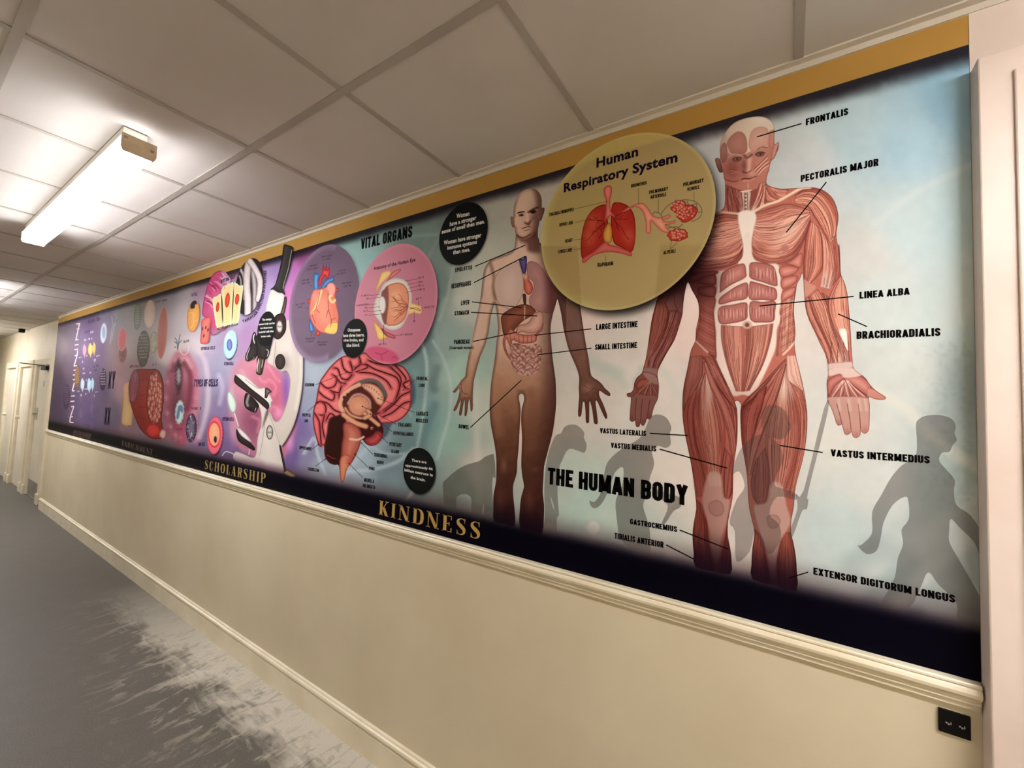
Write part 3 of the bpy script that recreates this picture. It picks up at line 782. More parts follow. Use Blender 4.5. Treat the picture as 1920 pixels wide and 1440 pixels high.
# background print
bp_ = wall2px([XL, XR, XR, XL], [ZT, ZT, ZR - 0.001, ZR - 0.001])
bg = Art('background_print', bp_, mural, 0, step=4.2, sm=0, label='pale blue, grey and purple background fading to navy at the foot')
anch = [((1790, 180), (150, 190, 214)), ((1700, 260), (172, 205, 222)), ((1600, 260), (182, 208, 220)), ((1700, 420), (196, 214, 218)), ((1790, 420), (188, 212, 218)), ((1650, 560), (204, 214, 214)),
        ((1800, 600), (182, 204, 206)), ((1700, 700), (205, 212, 208)), ((1820, 720), (160, 176, 178)), ((1780, 900), (170, 188, 188)), ((1640, 900), (208, 214, 212)), ((1560, 800), (214, 214, 210)),
        ((1570, 1000), (196, 212, 214)), ((1830, 1000), (160, 172, 174)), ((1640, 1080), (172, 188, 190)), ((1520, 300), (205, 214, 220)), ((1620, 480), (210, 212, 210)),
        ((1330, 300), (196, 200, 206)), ((1340, 420), (200, 196, 196)), ((1285, 620), (236, 214, 208)), ((1240, 700), (222, 214, 208)), ((1270, 900), (222, 214, 208)), ((1180, 640), (214, 208, 202)), ((1100, 560), (226, 206, 200)),
        ((1120, 760), (212, 206, 200)), ((1100, 950), (182, 206, 200)), ((1180, 1000), (186, 204, 200)), ((1230, 1040), (198, 200, 196)), ((1385, 900), (226, 212, 206)), ((1395, 1020), (212, 206, 202)), ((1500, 620), (222, 216, 212)),
        ((1050, 900), (192, 206, 200)), ((1020, 350), (188, 182, 176)), ((930, 370), (176, 176, 170)), ((900, 480), (190, 194, 184)), ((880, 560), (200, 204, 194)), ((860, 700), (168, 200, 188)), ((840, 820), (150, 186, 176)),
        ((900, 760), (190, 200, 190)), ((890, 880), (206, 204, 198)), ((860, 900), (150, 168, 162)), ((985, 800), (222, 206, 198)), ((830, 640), (150, 172, 168)), ((800, 430), (120, 142, 140)), ((830, 400), (110, 124, 122)), ((670, 470), (150, 190, 190)), ((650, 500), (158, 200, 198)),
        ((780, 470), (118, 138, 136)), ((815, 540), (110, 132, 130)), ((800, 640), (106, 134, 136)), ((780, 720), (112, 142, 146)), ((800, 800), (118, 156, 156)), ((760, 830), (110, 136, 142)), ((730, 880), (122, 144, 156)),
        ((780, 900), (110, 132, 136)), ((840, 930), (120, 132, 128)), ((700, 800), (150, 172, 186)), ((680, 850), (168, 190, 206)), ((600, 700), (166, 180, 194)), ((580, 760), (150, 160, 184)), ((570, 850), (140, 138, 168)),
        ((640, 880), (160, 174, 190)), ((600, 880), (156, 168, 186)), ((560, 480), (128, 70, 118)), ((555, 500), (196, 120, 190)), ((548, 560), (214, 120, 190)), ((530, 500), (150, 128, 190)), ((510, 560), (170, 150, 205)), ((450, 610), (170, 165, 205)),
        ((420, 680), (160, 160, 200)), ((400, 720), (150, 146, 190)), ((410, 760), (130, 110, 170)), ((440, 640), (170, 130, 180)), ((455, 620), (165, 110, 170)), ((560, 800), (120, 100, 160)), ((550, 850), (108, 86, 148)), ((430, 850), (118, 84, 150)), ((400, 800), (130, 96, 160)),
        ((390, 600), (165, 165, 200)), ((380, 530), (160, 120, 150)), ((395, 500), (180, 70, 120)), ((345, 520), (168, 166, 176)), ((320, 550), (160, 152, 170)), ((340, 600), (205, 195, 205)), ((380, 680), (176, 160, 200)), ((370, 640), (214, 196, 216)),
        ((335, 660), (215, 190, 205)), ((385, 760), (150, 132, 172)), ((300, 720), (150, 124, 140)), ((300, 800), (126, 100, 124)), ((380, 820), (122, 96, 146)), ((300, 640), (180, 172, 172)),
        ((270, 570), (150, 142, 140)), ((245, 580), (160, 156, 156)), ((240, 650), (176, 164, 160)), ((250, 700), (170, 130, 135)), ((225, 600), (150, 146, 160)), ((215, 640), (158, 130, 138)), ((225, 680), (172, 124, 138)), ((228, 730), (182, 136, 158)), ((215, 780), (110, 98, 128)), ((235, 800), (150, 112, 134)), ((215, 830), (130, 86, 116)),
        ((200, 600), (126, 112, 152)), ((185, 640), (112, 84, 130)), ((165, 600), (104, 80, 128)), ((155, 640), (120, 96, 142)), ((160, 720), (100, 78, 124)), ((170, 790), (92, 72, 124)), ((150, 820), (98, 74, 122)), ((190, 740), (100, 80, 122)), ((200, 820), (100, 78, 118)),
        ((125, 620), (112, 92, 116)), ((120, 650), (150, 126, 140)), ((122, 680), (108, 84, 106)), ((115, 720), (80, 58, 82)), ((110, 760), (72, 54, 84)), ((105, 790), (70, 58, 88)), ((130, 760), (84, 66, 100))]
Aw = px2wall([p for p, c in anch]); Ac = np.array([c for p, c in anch], float)
Bw = px2wall(bg.P)
acc = np.zeros((len(bg.P), 3)); ws = np.zeros(len(bg.P)); Apx = np.array([p for p, c in anch], float)
sx = np.interp(bg.P[:, 0], [90, 400, 900, 1850], [3.2, 1.6, 1.0, 1.0])
for p, c in zip(Apx, Ac):
    w = 1.0 / ((((bg.P[:, 0] - p[0]) * sx) ** 2 + ((bg.P[:, 1] - p[1]) * (0.35 + 0.65 * sx / 1.6 if False else 1.0)) ** 2) + 260.0) ** 1.8
    acc += w[:, None] * c; ws += w
bg.C[:, :3] = acc / ws[:, None]
bg.grain(70, 7, 21); bg.grain(14, 4, 31)
# printed light shafts, veins and rings
for c, rx, ry, rot, col, op in [((1240, 620), 30, 110, 5, (244, 224, 218), .5), ((1300, 560), 24, 60, 20, (248, 226, 222), .5), ((1110, 560), 26, 50, 0, (240, 214, 206), .4), ((1790, 560), 60, 120, 30, (222, 228, 226), .5),
                             ((1500, 560), 26, 160, 0, (232, 224, 220), .4), ((1390, 850), 14, 120, 3, (240, 220, 214), .6), ((985, 800), 8, 60, 2, (238, 222, 214), .6), ((1160, 470), 60, 40, 0, (228, 208, 206), .3),
                             ((895, 840), 8, 130, -2, (222, 214, 208), .5), ((640, 760), 60, 60, 0, (190, 204, 216), .25), ((1112, 990), 13, 13, 0, (222, 226, 222), .9), ((1180, 780), 20, 60, 0, (216, 222, 216), .4)]:
    bg.blob(c, rx, ry, col, op, rot, hard=0.8 if (rx, ry) == (13, 13) else 0)
for ln, w, col, op in [([(1600, 720), (1690, 760), (1760, 830), (1840, 880)], 20, (222, 220, 210), .55), ([(1640, 420), (1720, 360), (1840, 300)], 12, (214, 222, 224), .4), ([(1650, 700), (1740, 640), (1840, 560)], 40, (216, 222, 220), .3),
                       ([(1590, 1090), (1660, 1040), (1760, 1000), (1850, 930)], 50, (214, 220, 220), .5), ([(1650, 1180), (1730, 1080), (1850, 980)], 34, (224, 226, 226), .35), ([(1600, 1060), (1650, 1030), (1700, 1060), (1640, 1130)], 46, (150, 168, 170), .45),
                       ([(1230, 680), (1260, 720), (1290, 780), (1280, 830)], 14, (206, 212, 208), .5), ([(1200, 690), (1225, 710), (1230, 730), (1210, 745), (1190, 720), (1205, 690)], 9, (176, 194, 190), .5), ([(1100, 670), (1130, 690), (1160, 700)], 22, (176, 192, 186), .45), ([(1140, 690), (1170, 720)], 16, (186, 196, 192), .45),
                       ([(790, 640), (800, 680), (798, 740), (790, 800), (780, 850)], 5, (190, 212, 214), .75), ([(812, 640), (830, 670), (845, 720), (842, 780), (828, 830), (820, 860)], 5, (190, 212, 214), .6), ([(760, 940), (790, 900), (810, 870)], 5, (204, 218, 226), .7),
                       ([(650, 885), (700, 880), (740, 868), (760, 855)], 6, (200, 214, 226), .6), ([(570, 850), (590, 820), (595, 850), (610, 890)], 5, (206, 222, 234), .6), ([(640, 900), (670, 860), (700, 830)], 8, (190, 210, 224), .5), ([(740, 660), (760, 720), (770, 780)], 4, (150, 176, 180), .6),
                       ([(835, 560), (815, 600), (825, 660)], 6, (150, 172, 170), .5), ([(850, 500), (838, 560), (824, 600)], 5, (176, 192, 184), .5), ([(820, 450), (800, 500), (825, 560)], 5, (140, 160, 156), .5), ([(700, 470), (760, 445), (820, 440)], 6, (150, 176, 174), .4),
                       ([(690, 830), (720, 850), (760, 850), (775, 840)], 4, (178, 198, 208), .6), ([(780, 700), (810, 760), (800, 830)], 18, (136, 166, 166), .4), ([(815, 760), (800, 800), (790, 840)], 16, (90, 122, 128), .5), ([(820, 690), (812, 720), (815, 730)], 14, (96, 112, 114), .5)]:
    bg.stroke(ln, w, col, op, 0.8)
# cell glow behind the microscope and the petal-like cell
bg.region(T('J', (640, 150), (760, 60), (900, 30), (1040, 120), (1120, 240), (1180, 420), (1190, 620), (1150, 760), (1270, 780), (1300, 760), (1290, 860), (1230, 1010), (1180, 1130), (1100, 1160), (900, 1160), (780, 1100), (700, 1060), (600, 900), (570, 700), (560, 520), (590, 330)), (198, 112, 142), .9, 5)
for c, rx, ry, col, op in [((960, 350), 260, 300, (208, 106, 128), .7), ((830, 750), 160, 260, (136, 58, 92), .8), ((700, 330), 120, 200, (226, 150, 170), .6), ((1060, 480), 90, 220, (206, 84, 120), .6), ((1185, 400), 42, 210, (140, 90, 176), .95), ((1110, 660), 60, 70, (244, 150, 204), .8), ((1230, 980), 50, 120, (226, 150, 214), .8), ((620, 850), 50, 160, (206, 150, 190), .6), ((900, 130), 150, 70, (240, 140, 170), .5), ((600, 480), 30, 160, (214, 168, 196), .7)]:
    bg.blob(T('J', c)[0], rx / 5.76, ry / 5.76, col, op)
for ln in ([(700, 200), (760, 300), (740, 420)], [(900, 280), (960, 330), (1010, 300), (1080, 380), (1050, 470)], [(1010, 620), (1060, 590), (1120, 640)], [(820, 700), (900, 740), (880, 860)], [(600, 560), (640, 760), (700, 900)], [(1000, 150), (1060, 260), (1120, 320)]):
    bg.stroke(T('J', *ln), 4, (240, 150, 176), .5, .9)
bg.region(ellipse((338, 748), 33, 88, 3, 26, .16, 4), (178, 76, 104), .95, 6); bg.blob((332, 765), 17, 48, (104, 40, 58), .8); bg.blob((352, 700), 12, 24, (216, 120, 146), .5); bg.blob((358, 800), 10, 30, (206, 84, 120), .6)
for k in range(16):
    t = k / 16 * 6.28; c_ = np.array((338 + 28 * math.cos(t), 748 + 76 * math.sin(t))); bg.blob(c_, 6.5, 10, (206, 108, 134), .6); bg.blob(c_ + (2, -3), 2.6, 4, (236, 164, 184), .5); bg.blob(c_ - (3, -4), 3, 5, (120, 44, 64), .5)
for ln, w, col, op in [([(-60, 90), (60, 20), (160, 90), (230, 330), (220, 560), (190, 700), (215, 950)], 12, (226, 120, 150), .6), ([(-40, 200), (60, 110), (150, 230), (150, 450), (120, 620)], 9, (120, 30, 56), .7), ([(220, -40), (310, 100), (345, 330), (340, 560), (300, 760), (250, 920)], 9, (226, 204, 222), .65), ([(-120, 60), (-40, -60), (120, -120), (260, -60)], 22, (222, 208, 214), .7),
                       ([(460, 250), (500, 380), (470, 560)], 8, (206, 196, 226), .5), ([(40, 120), (100, 60), (160, 160)], 6, (240, 170, 186), .6), ([(10, 760), (80, 900), (60, 1000)], 12, (206, 60, 100), .6)]:
    bg.stroke(T('J', *ln), w, col, op, .8)
bg.blob(T('J', (30, 260))[0], 7.5, 34, (60, 32, 44), .95, 0, .7); bg.blob(T('J', (28, 265))[0], 4.2, 18, (176, 160, 172), .9, 0, .6)
# speckled tissue pattern at the right end, city-like streaks at the left end
i = np.where((bg.P[:, 0] > 1700) & (bg.P[:, 1] > 640) & (bg.P[:, 1] < 960))[0]
cellp = np.abs(vnoise2(bg.P[i], 9, 5) - .5) * 2
bg.put(i, (120, 138, 140), (1 - sstep(.05, .5, cellp)) * .0 + sstep(.2, .9, cellp) * .16 * sstep(1690, 1780, bg.P[i, 0]))
i = np.where(bg.P[:, 0] < 215)[0]
st_ = vnoise1(bg.P[i, 0] / 2.2, 9) * 0.6 + vnoise2(bg.P[i], 6, 3) * .4
bg.put(i, (140, 112, 168), sstep(.6, .9, st_) * .35 * sstep(700, 760, bg.P[i, 1]))
# printed vignette: dark along the top edge, navy at the foot
z = Bw[:, 2]; allv = np.arange(len(z))
nv = fbm(bg.P, 40, 8) * 0.02
bg.put(allv, (70, 50, 56), (1 - sstep(ZR + 0.095, ZR + 0.185 + nv, z)) * 0.7)
bg.put(allv, (7, 5, 18), (1 - sstep(ZR + 0.085, ZR + 0.13 + nv * .5, z)))
bg.put(allv, (26, 20, 26), sstep(ZT - 0.058, ZT - 0.006, z + nv * .8) * 0.88)
lft = sstep(600, 420, bg.P[:, 0])[:, None] * .28; gm = bg.C[:, :3].mean(1, keepdims=True); bg.C[:, :3] = bg.C[:, :3] * (1 - lft) + gm * lft
bg.done()

BLACK = (9, 7, 9)
LAYERS = dict(muscle_figure=7.3, organ_figure=7.3, wall_mural=7.3, brain=10.2)
def caption(parent, s, reg, bl, br, tl, col=BLACK, bold=0.045, layer=None, name='caption', **k):
    if layer is None: layer = LAYERS.get(parent.name.split('.')[0], 19)
    q = T(reg, bl, br, tl)
    if s == s.upper() and 'glyphs' not in k: k['glyphs'] = gothic
    return text(name, s, q[0], q[1], q[2], col, parent, layer, bold, **k)

# ------------------------------------------------------------------ muscle figure
MUS, MHI, MLO, PALE = (196, 100, 84), (232, 158, 136), (122, 46, 40), (226, 204, 190)
out = (T('HD', (5, 705), (40, 688), (70, 700), (70, 560), (78, 480), (110, 410), (170, 310), (260, 220), (380, 165), (520, 135), (650, 135), (740, 175), (800, 240), (808, 320), (808, 500), (840, 488), (862, 473), (873, 520), (850, 600), (800, 700), (768, 728), (745, 790), (735, 860), (712, 920), (698, 1000), (705, 1045), (780, 1085), (900, 1108))
       + T('A', (960, 832), (1060, 826), (1140, 818), (1200, 826), (1270, 848), (1335, 900), (1372, 960), (1396, 1040), (1402, 1110), (1388, 1200), (1384, 1270), (1400, 1350))
       + T('B', (1408, 80), (1416, 160), (1420, 280), (1426, 360), (1460, 440), (1482, 530), (1492, 620), (1502, 730), (1510, 850), (1520, 1000), (1530, 1140), (1538, 1195))
       + T('C', (1395, 112), (1425, 133), (1452, 157), (1478, 195), (1510, 226), (1550, 252), (1571, 270), (1550, 281), (1500, 276), (1468, 264), (1474, 310), (1473, 400), (1470, 450), (1455, 476), (1435, 478), (1421, 462), (1419, 486), (1396, 506), (1374, 496), (1366, 468), (1362, 474), (1344, 487), (1324, 478), (1311, 428), (1306, 428), (1288, 432), (1275, 412), (1262, 370), (1245, 325), (1225, 288), (1224, 235), (1220, 185), (1229, 135), (1227, 98))
       + T('B', (1303, 1160), (1285, 1080), (1240, 990), (1190, 880), (1135, 765), (1105, 660), (1095, 560), (1089, 470), (1084, 390), (1076, 345), (1058, 395), (1030, 445), (1020, 510), (1006, 600), (1001, 700), (1010, 800), (1015, 900), (1006, 975), (1022, 1100), (1050, 1210), (1080, 1340))
       + T('C', (1095, 262), (1106, 350), (1106, 450), (1095, 560), (1075, 655), (1050, 745), (1034, 820), (1030, 900), (1014, 985), (1012, 1060), (1026, 1120), (1040, 1200), (1046, 1290), (1044, 1405), (930, 1375), (786, 1335), (779, 1250), (785, 1150), (797, 1065), (785, 1000), (766, 920), (758, 830), (754, 740), (740, 640), (722, 540), (715, 430), (714, 350), (718, 310), (702, 288), (682, 292), (695, 335), (698, 420), (696, 520), (682, 620), (673, 700), (672, 790), (668, 860), (655, 930), (641, 1000), (641, 1080), (655, 1150), (663, 1230), (656, 1305), (560, 1288), (450, 1262), (440, 1180), (433, 1080), (441, 1000), (455, 920), (450, 850), (440, 760), (425, 660), (405, 560), (386, 470), (374, 370))
       + T('N', (574, 1090), (580, 1010), (592, 940), (612, 850), (630, 760), (640, 700), (656, 640), (690, 570), (695, 470), (716, 380), (723, 310), (716, 230), (690, 170), (655, 110), (624, 42), (602, 110), (584, 220), (575, 330), (548, 430), (505, 560), (452, 650), (402, 740), (366, 810), (352, 855), (350, 890), (357, 925), (362, 985), (358, 1060), (349, 1105), (326, 1150), (308, 1205), (294, 1265), (272, 1281), (256, 1272), (246, 1300), (226, 1336), (206, 1332), (195, 1314), (190, 1338), (170, 1350), (153, 1336), (148, 1292), (140, 1294), (120, 1301), (99, 1285), (100, 1230), (106, 1150), (110, 1080), (90, 1080), (71, 1060), (80, 1042), (112, 1035), (134, 1000), (140, 950), (165, 900), (205, 865), (216, 840), (222, 812), (242, 740), (262, 620), (276, 520), (290, 420), (306, 340), (338, 220))
       + T('P', (1234, 552), (1240, 500), (1246, 460), (1256, 440), (1290, 425), (1322, 412), (1345, 398), (1358, 388))
       + T('HD', (140, 1140), (140, 1020), (125, 960), (114, 886), (90, 892), (60, 880), (30, 815), (10, 750)))
mf = Art('muscle_figure', out, mural, 6, step=1.4, base=MUS, sm=2, label='bald standing figure showing red muscles')
mf.grain(8, 8, 2)
# head
mf.region(T('HD', (70, 560), (78, 480), (110, 410), (170, 310), (260, 220), (380, 165), (520, 135), (650, 135), (740, 175), (800, 240), (808, 330), (740, 330), (700, 560), (560, 620), (430, 640), (260, 640), (150, 700), (70, 660)), (222, 204, 178), 1, 1.5)
mf.blob(T('HD', (620, 190))[0], 18, 8, (236, 222, 214), .8); mf.blob(T('HD', (130, 440))[0], 8, 16, (170, 140, 112), .6)
mf.region(T('HD', (75, 580), (160, 560), (210, 640), (400, 640), (470, 610), (560, 590), (720, 540), (740, 700), (735, 860), (712, 920), (690, 1010), (560, 1110), (440, 1140), (300, 1120), (140, 1060), (115, 900), (75, 700)), (190, 108, 92), 1, 1.5)
mf.region(T('HD', (165, 490), (200, 420), (250, 370), (310, 336), (380, 350), (425, 420), (440, 530), (420, 620), (300, 645), (215, 620), (185, 560)), (168, 78, 62), 1, 1, edge=(120, 50, 40), ew=4, eo=.5, hi=(186, 96, 78))
mf.region(T('HD', (462, 540), (470, 420), (500, 330), (560, 283), (650, 272), (710, 300), (735, 400), (706, 520), (600, 560), (520, 620)), (208, 134, 114), 1, 1, edge=(150, 80, 66), ew=3, eo=.5, hi=(222, 156, 136))
mf.region(T('HD', (78, 650), (85, 540), (120, 488), (160, 510), (168, 600), (160, 700), (110, 760)), (146, 70, 58), 1, 1, edge=(110, 46, 40), ew=3)
mf.region(T('HD', (738, 420), (760, 340), (806, 310), (806, 440), (792, 560), (740, 550)), (198, 100, 82), 1, .8, edge=(140, 60, 50), ew=2)
mf.region(T('HD', (5, 705), (40, 688), (75, 720), (100, 830), (110, 886), (80, 892), (40, 830)), (124, 70, 62), 1, .8, edge=(70, 34, 32), ew=3)
mf.region(T('HD', (808, 520), (862, 473), (873, 520), (845, 610), (795, 705), (760, 720), (780, 600)), (196, 128, 116), 1, .8, edge=(120, 60, 56), ew=2)
mf.stroke(T('HD', (845, 520), (850, 560), (820, 620)), 2, (110, 54, 50), .8)
mf.blob(T('HD', (240, 820))[0], 16, 26, (120, 52, 46), .6); mf.blob(T('HD', (640, 780))[0], 16, 20, (214, 140, 118), .5)
mf.stroke(T('HD', (470, 690), (460, 780), (455, 850)), 8, (226, 168, 148), .85, .9); mf.blob(T('HD', (400, 800))[0], 6, 16, (116, 56, 50), .7)
mf.stroke(T('HD', (370, 870), (420, 895), (470, 880), (500, 850)), 3, (96, 40, 38), .8); mf.blob(T('HD', (500, 900))[0], 10, 6, (226, 166, 148), .6)
for c, s in (((300, 710), 1), ((610, 640), 1)):
    mf.blob(T('HD', c)[0], 10, 5.5, (92, 40, 36), .9, -8, .6); mf.blob(T('HD', c)[0], 5, 2.6, (150, 110, 100), .7, -8, .5); mf.blob(T('HD', (c[0] + 5, c[1] - 2))[0], 2.2, 2.2, (20, 10, 10), 1, 0, .6)
    mf.stroke(T('HD', (c[0] - 70, c[1] + 10), (c[0], c[1] - 28), (c[0] + 75, c[1] - 15)), 1.8, (60, 24, 22), .9)
mf.stroke(T('HD', (180, 690), (260, 640), (360, 660)), 3, (214, 150, 130), .6); mf.stroke(T('HD', (570, 590), (640, 545), (720, 560)), 2.4, (110, 50, 44), .8)
mf.stroke(T('HD', (400, 660), (440, 690), (500, 650)), 4, (84, 34, 32), .7)
mf.stroke(T('HD', (350, 985), (420, 968), (470, 975), (570, 938)), 2.2, (80, 26, 28), .95); mf.stroke(T('HD', (390, 1005), (470, 1000), (540, 965)), 4, (206, 130, 116), .7); mf.blob(T('HD', (430, 1060))[0], 14, 6, (186, 116, 98), .7)
for k in range(6):
    mf.stroke(T('HD', (520 + k * 14, 850 + k * 14), (620 + k * 8, 760 + k * 16), (715 + k * 4, 660 + k * 26)), 1.6, (240, 196, 176) if k % 2 else (136, 60, 50), .75)
for k in range(4): mf.stroke(T('HD', (190 + k * 8, 850 + k * 16), (260, 860 + k * 10), (330, 890 - k * 4)), 1.4, (212, 150, 132) if k % 2 else (100, 44, 40), .6)
mf.stroke(T('HD', (450, 1020), (450, 1110)), 1.4, (226, 190, 160), .8); mf.stroke(T('HD', (140, 980), (230, 1010), (330, 1000)), 3, (120, 52, 48), .6)
# neck
mf.region(T('HD', (140, 1050), (300, 1110), (440, 1140), (560, 1110), (700, 1000), (705, 1045), (690, 1330), (520, 1420), (430, 1440), (330, 1430), (180, 1400), (140, 1200)), (150, 70, 62), 1, 1.2)
mf.fib(T('HD', (165, 1100), (170, 1250), (180, 1420)), T('HD', (230, 1080), (270, 1250), (330, 1430)), (150, 66, 58), (186, 104, 92), (92, 34, 32), 8, seed=1)
mf.fib(T('HD', (250, 1100), (300, 1260), (360, 1430)), T('HD', (350, 1150), (370, 1280), (390, 1430)), (170, 86, 74), (206, 132, 116), (104, 40, 36), 6, seed=2, pale=(0, .35, (222, 196, 178)))
mf.fib(T('HD', (600, 1040), (560, 1200), (470, 1420)), T('HD', (700, 1010), (640, 1200), (530, 1420)), (206, 122, 104), (236, 172, 150), (130, 54, 46), 8, seed=3, pale=(0, .35, (230, 206, 190)))
mf.fib(T('HD', (660, 1060), (640, 1200), (600, 1370)), T('HD', (705, 1060), (690, 1200), (670, 1320)), (204, 112, 96), (234, 166, 144), (126, 50, 44), 6, seed=4, pale=(0, .3, (230, 206, 190)))
mf.fib(T('HD', (700, 1080), (760, 1190), (850, 1260)), T('HD', (690, 1150), (700, 1280), (840, 1290)), (206, 110, 92), (234, 160, 138), (128, 50, 44), 8, seed=5)
mf.fib(T('HD', (720, 1060), (860, 1110), (1000, 1120)), T('HD', (780, 1130), (860, 1250), (930, 1250)), (216, 118, 98), (238, 160, 138), (140, 54, 46), 9, seed=6)
mf.region(T('HD', (375, 1150), (480, 1145), (470, 1300), (460, 1440), (390, 1440), (385, 1300)), (212, 186, 172), .95, 1)
for k in range(5): mf.blob(T('HD', (420, 1180 + k * 50))[0], 2.2, 2.6, (120, 66, 60), .9, 0, .7)
mf.stroke(T('HD', (400, 1150), (398, 1440)), 1.5, (96, 40, 38), .8); mf.stroke(T('HD', (445, 1150), (448, 1440)), 1.5, (96, 40, 38), .8)
mf.stroke(T('HD', (345, 1150), (420, 1140), (500, 1125)), 3, (226, 196, 172), .9)
# chest
mf.fib(T('A', (1010, 895), (1110, 832), (1250, 850), (1360, 960), (1402, 1110), (1386, 1250), (1330, 1320)), T('A', (1010, 965), (1130, 1000), (1180, 1080), (1250, 1190), (1320, 1310)), (204, 104, 84), (240, 176, 150), (124, 46, 38), 14, seed=11)
mf.fib(T('A', (655, 1050), (800, 1005), (960, 970), (1145, 1030)), T('A', (615, 1395), (650, 1465), (780, 1510), (900, 1502), (1015, 1445), (1095, 1300), (1150, 1110)), (206, 112, 94), (240, 182, 158), (128, 48, 42), 22, seed=12, rim=.8)
mf.blob(T('A', (960, 1230))[0], 34, 17, (244, 206, 184), .45, -45); mf.blob(T('A', (700, 1380))[0], 18, 14, (150, 62, 52), .5); mf.blob(T('A', (920, 1370))[0], 9, 8, (186, 104, 94), .8, 0, .5)
mf.fib(T('A', (505, 1075), (400, 1058), (240, 1075), (60, 1000)), T('A', (550, 1395), (520, 1470), (440, 1525), (300, 1552), (120, 1540), (-40, 1300)), (196, 104, 86), (234, 174, 150), (116, 42, 38), 20, seed=13, rim=.8)
mf.stroke(T('A', (640, 1040), (740, 985), (860, 945), (960, 890), (1060, 835), (1150, 822)), 4.4, (234, 206, 174), .95, .4); mf.stroke(T('A', (300, 1040), (420, 1052), (510, 1060)), 4, (214, 184, 160), .8)
mf.region(T('A', (500, 1062), (560, 1030), (640, 1040), (662, 1095), (640, 1200), (618, 1330), (612, 1440), (560, 1440), (545, 1340), (510, 1180)), (230, 214, 204), 1, 2)
mf.region(T('B', (556, 0), (612, 0), (625, 170), (660, 235), (720, 262), (600, 300), (500, 262), (540, 190)), (226, 208, 198), 1, 1.5)
# belly: pale sheet first, then the muscles on it
mf.region(T('B', (300, 340), (380, 320), (560, 255), (640, 240), (760, 262), (860, 272), (885, 420), (895, 560), (870, 700), (890, 760), (850, 850), (840, 1000), (795, 1130), (645, 1425), (540, 1440), (430, 1430), (310, 1150), (300, 1000), (300, 860), (280, 780), (285, 600), (310, 480)), (226, 204, 194), 1, 2)
AB, AH, AL = (184, 100, 92), (214, 144, 132), (112, 46, 44)
for k, q in enumerate([[(335, 500), (340, 400), (365, 335), (470, 280), (552, 262), (572, 340), (560, 388), (430, 455), (338, 520)], [(610, 256), (700, 250), (810, 280), (842, 350), (852, 420), (840, 464), (720, 428), (612, 392), (600, 330)],
                       [(335, 570), (420, 505), (500, 455), (580, 433), (587, 500), (572, 575), (450, 600), (335, 628)], [(605, 430), (650, 428), (770, 462), (840, 492), (838, 586), (720, 586), (600, 576)],
                       [(328, 660), (450, 630), (572, 612), (582, 690), (570, 762), (450, 796), (332, 796)], [(610, 606), (720, 606), (832, 600), (830, 700), (815, 780), (700, 790), (640, 786), (604, 740)]]):
    xs_ = [p[0] for p in q]; x0, x1 = min(xs_), max(xs_); y0, y1 = min(p[1] for p in q), max(p[1] for p in q)
    mf.region(T('B', *q), AB, 1, .8, edge=AL, ew=3.2, eo=.75, hi=AH, ho=.55)
    for j in range(16):
        x = x0 + (x1 - x0) * (j + .7 * random.random()) / 16; ya = y0 + (y1 - y0) * random.uniform(.15, .4); yb = y0 + (y1 - y0) * random.uniform(.6, .88)
        p2 = np.array(T('B', (x, ya), (x + random.uniform(-4, 4), (ya + yb) / 2), (x, yb)))
        if inside(p2, np.array(smooth(T('B', *q)))).all(): mf.stroke(p2, 1.1, AL if j % 2 else (232, 180, 166), .6, .6)
mf.fib(T('B', (345, 815), (350, 960), (400, 1180), (480, 1410)), T('B', (590, 830), (590, 1000), (570, 1200), (545, 1412)), (186, 98, 82), (224, 152, 132), (112, 42, 38), 14, seed=21, rim=.5)
mf.fib(T('B', (592, 830), (592, 1000), (572, 1200), (546, 1412)), T('B', (815, 800), (790, 960), (720, 1180), (600, 1405)), (190, 102, 86), (226, 156, 136), (112, 42, 38), 14, seed=22, rim=.5)
mf.blob(T('B', (580, 812))[0], 10, 8.5, (206, 160, 142), .95, 0, .7); mf.blob(T('B', (580, 812))[0], 5, 5, (110, 60, 50), .9, 0, .5)
# flanks
mf.fib(T('B', (890, 560), (875, 800), (850, 960), (840, 1100)), T('B', (1022, 490), (1001, 700), (1015, 900), (1000, 975)), (200, 112, 94), (230, 164, 142), (130, 54, 46), 7, seed=23, rim=.5)
for k in range(13):
    y = 520 + k * 40; mf.stroke(T('B', (1010, y - 20), (940, y + 18), (872, y + 66)), 1.3, (126, 50, 44) if k % 2 else (236, 182, 160), .6)
for q in ([(870, 300), (950, 275), (1045, 300), (1010, 350), (930, 382), (880, 370)], [(885, 410), (940, 375), (1030, 370), (1020, 430), (940, 480), (890, 480)], [(890, 530), (930, 490), (1018, 470), (1000, 540), (940, 580), (890, 600)], [(880, 270), (960, 240), (1070, 160), (1075, 260), (1050, 300), (960, 270)]):
    mf.region(T('B', *q), (198, 106, 92), 1, .8, edge=(124, 50, 46), ew=3, hi=(228, 156, 138))
mf.region(T('B', (130, 540), (290, 560), (280, 700), (290, 800), (298, 1000), (300, 1110), (220, 1060), (118, 960), (150, 800), (148, 690)), (168, 82, 70), 1, 1.5, edge=(110, 44, 40), ew=4, hi=(190, 104, 88))
for k in range(9):
    y = 640 + k * 46; mf.stroke(T('B', (140, y - 30), (210, y + 10), (288, y + 50)), 1.3, (112, 42, 40) if k % 2 else (206, 130, 112), .55)
for q in ([(200, 370), (290, 360), (305, 420), (280, 455), (200, 450), (120, 430)], [(150, 470), (290, 465), (290, 555), (220, 560), (140, 530)], [(60, 360), (180, 330), (320, 330), (290, 360), (180, 390), (80, 440)]):
    mf.region(T('B', *q), (150, 68, 60), 1, .8, edge=(88, 32, 32), ew=4, hi=(184, 98, 86))
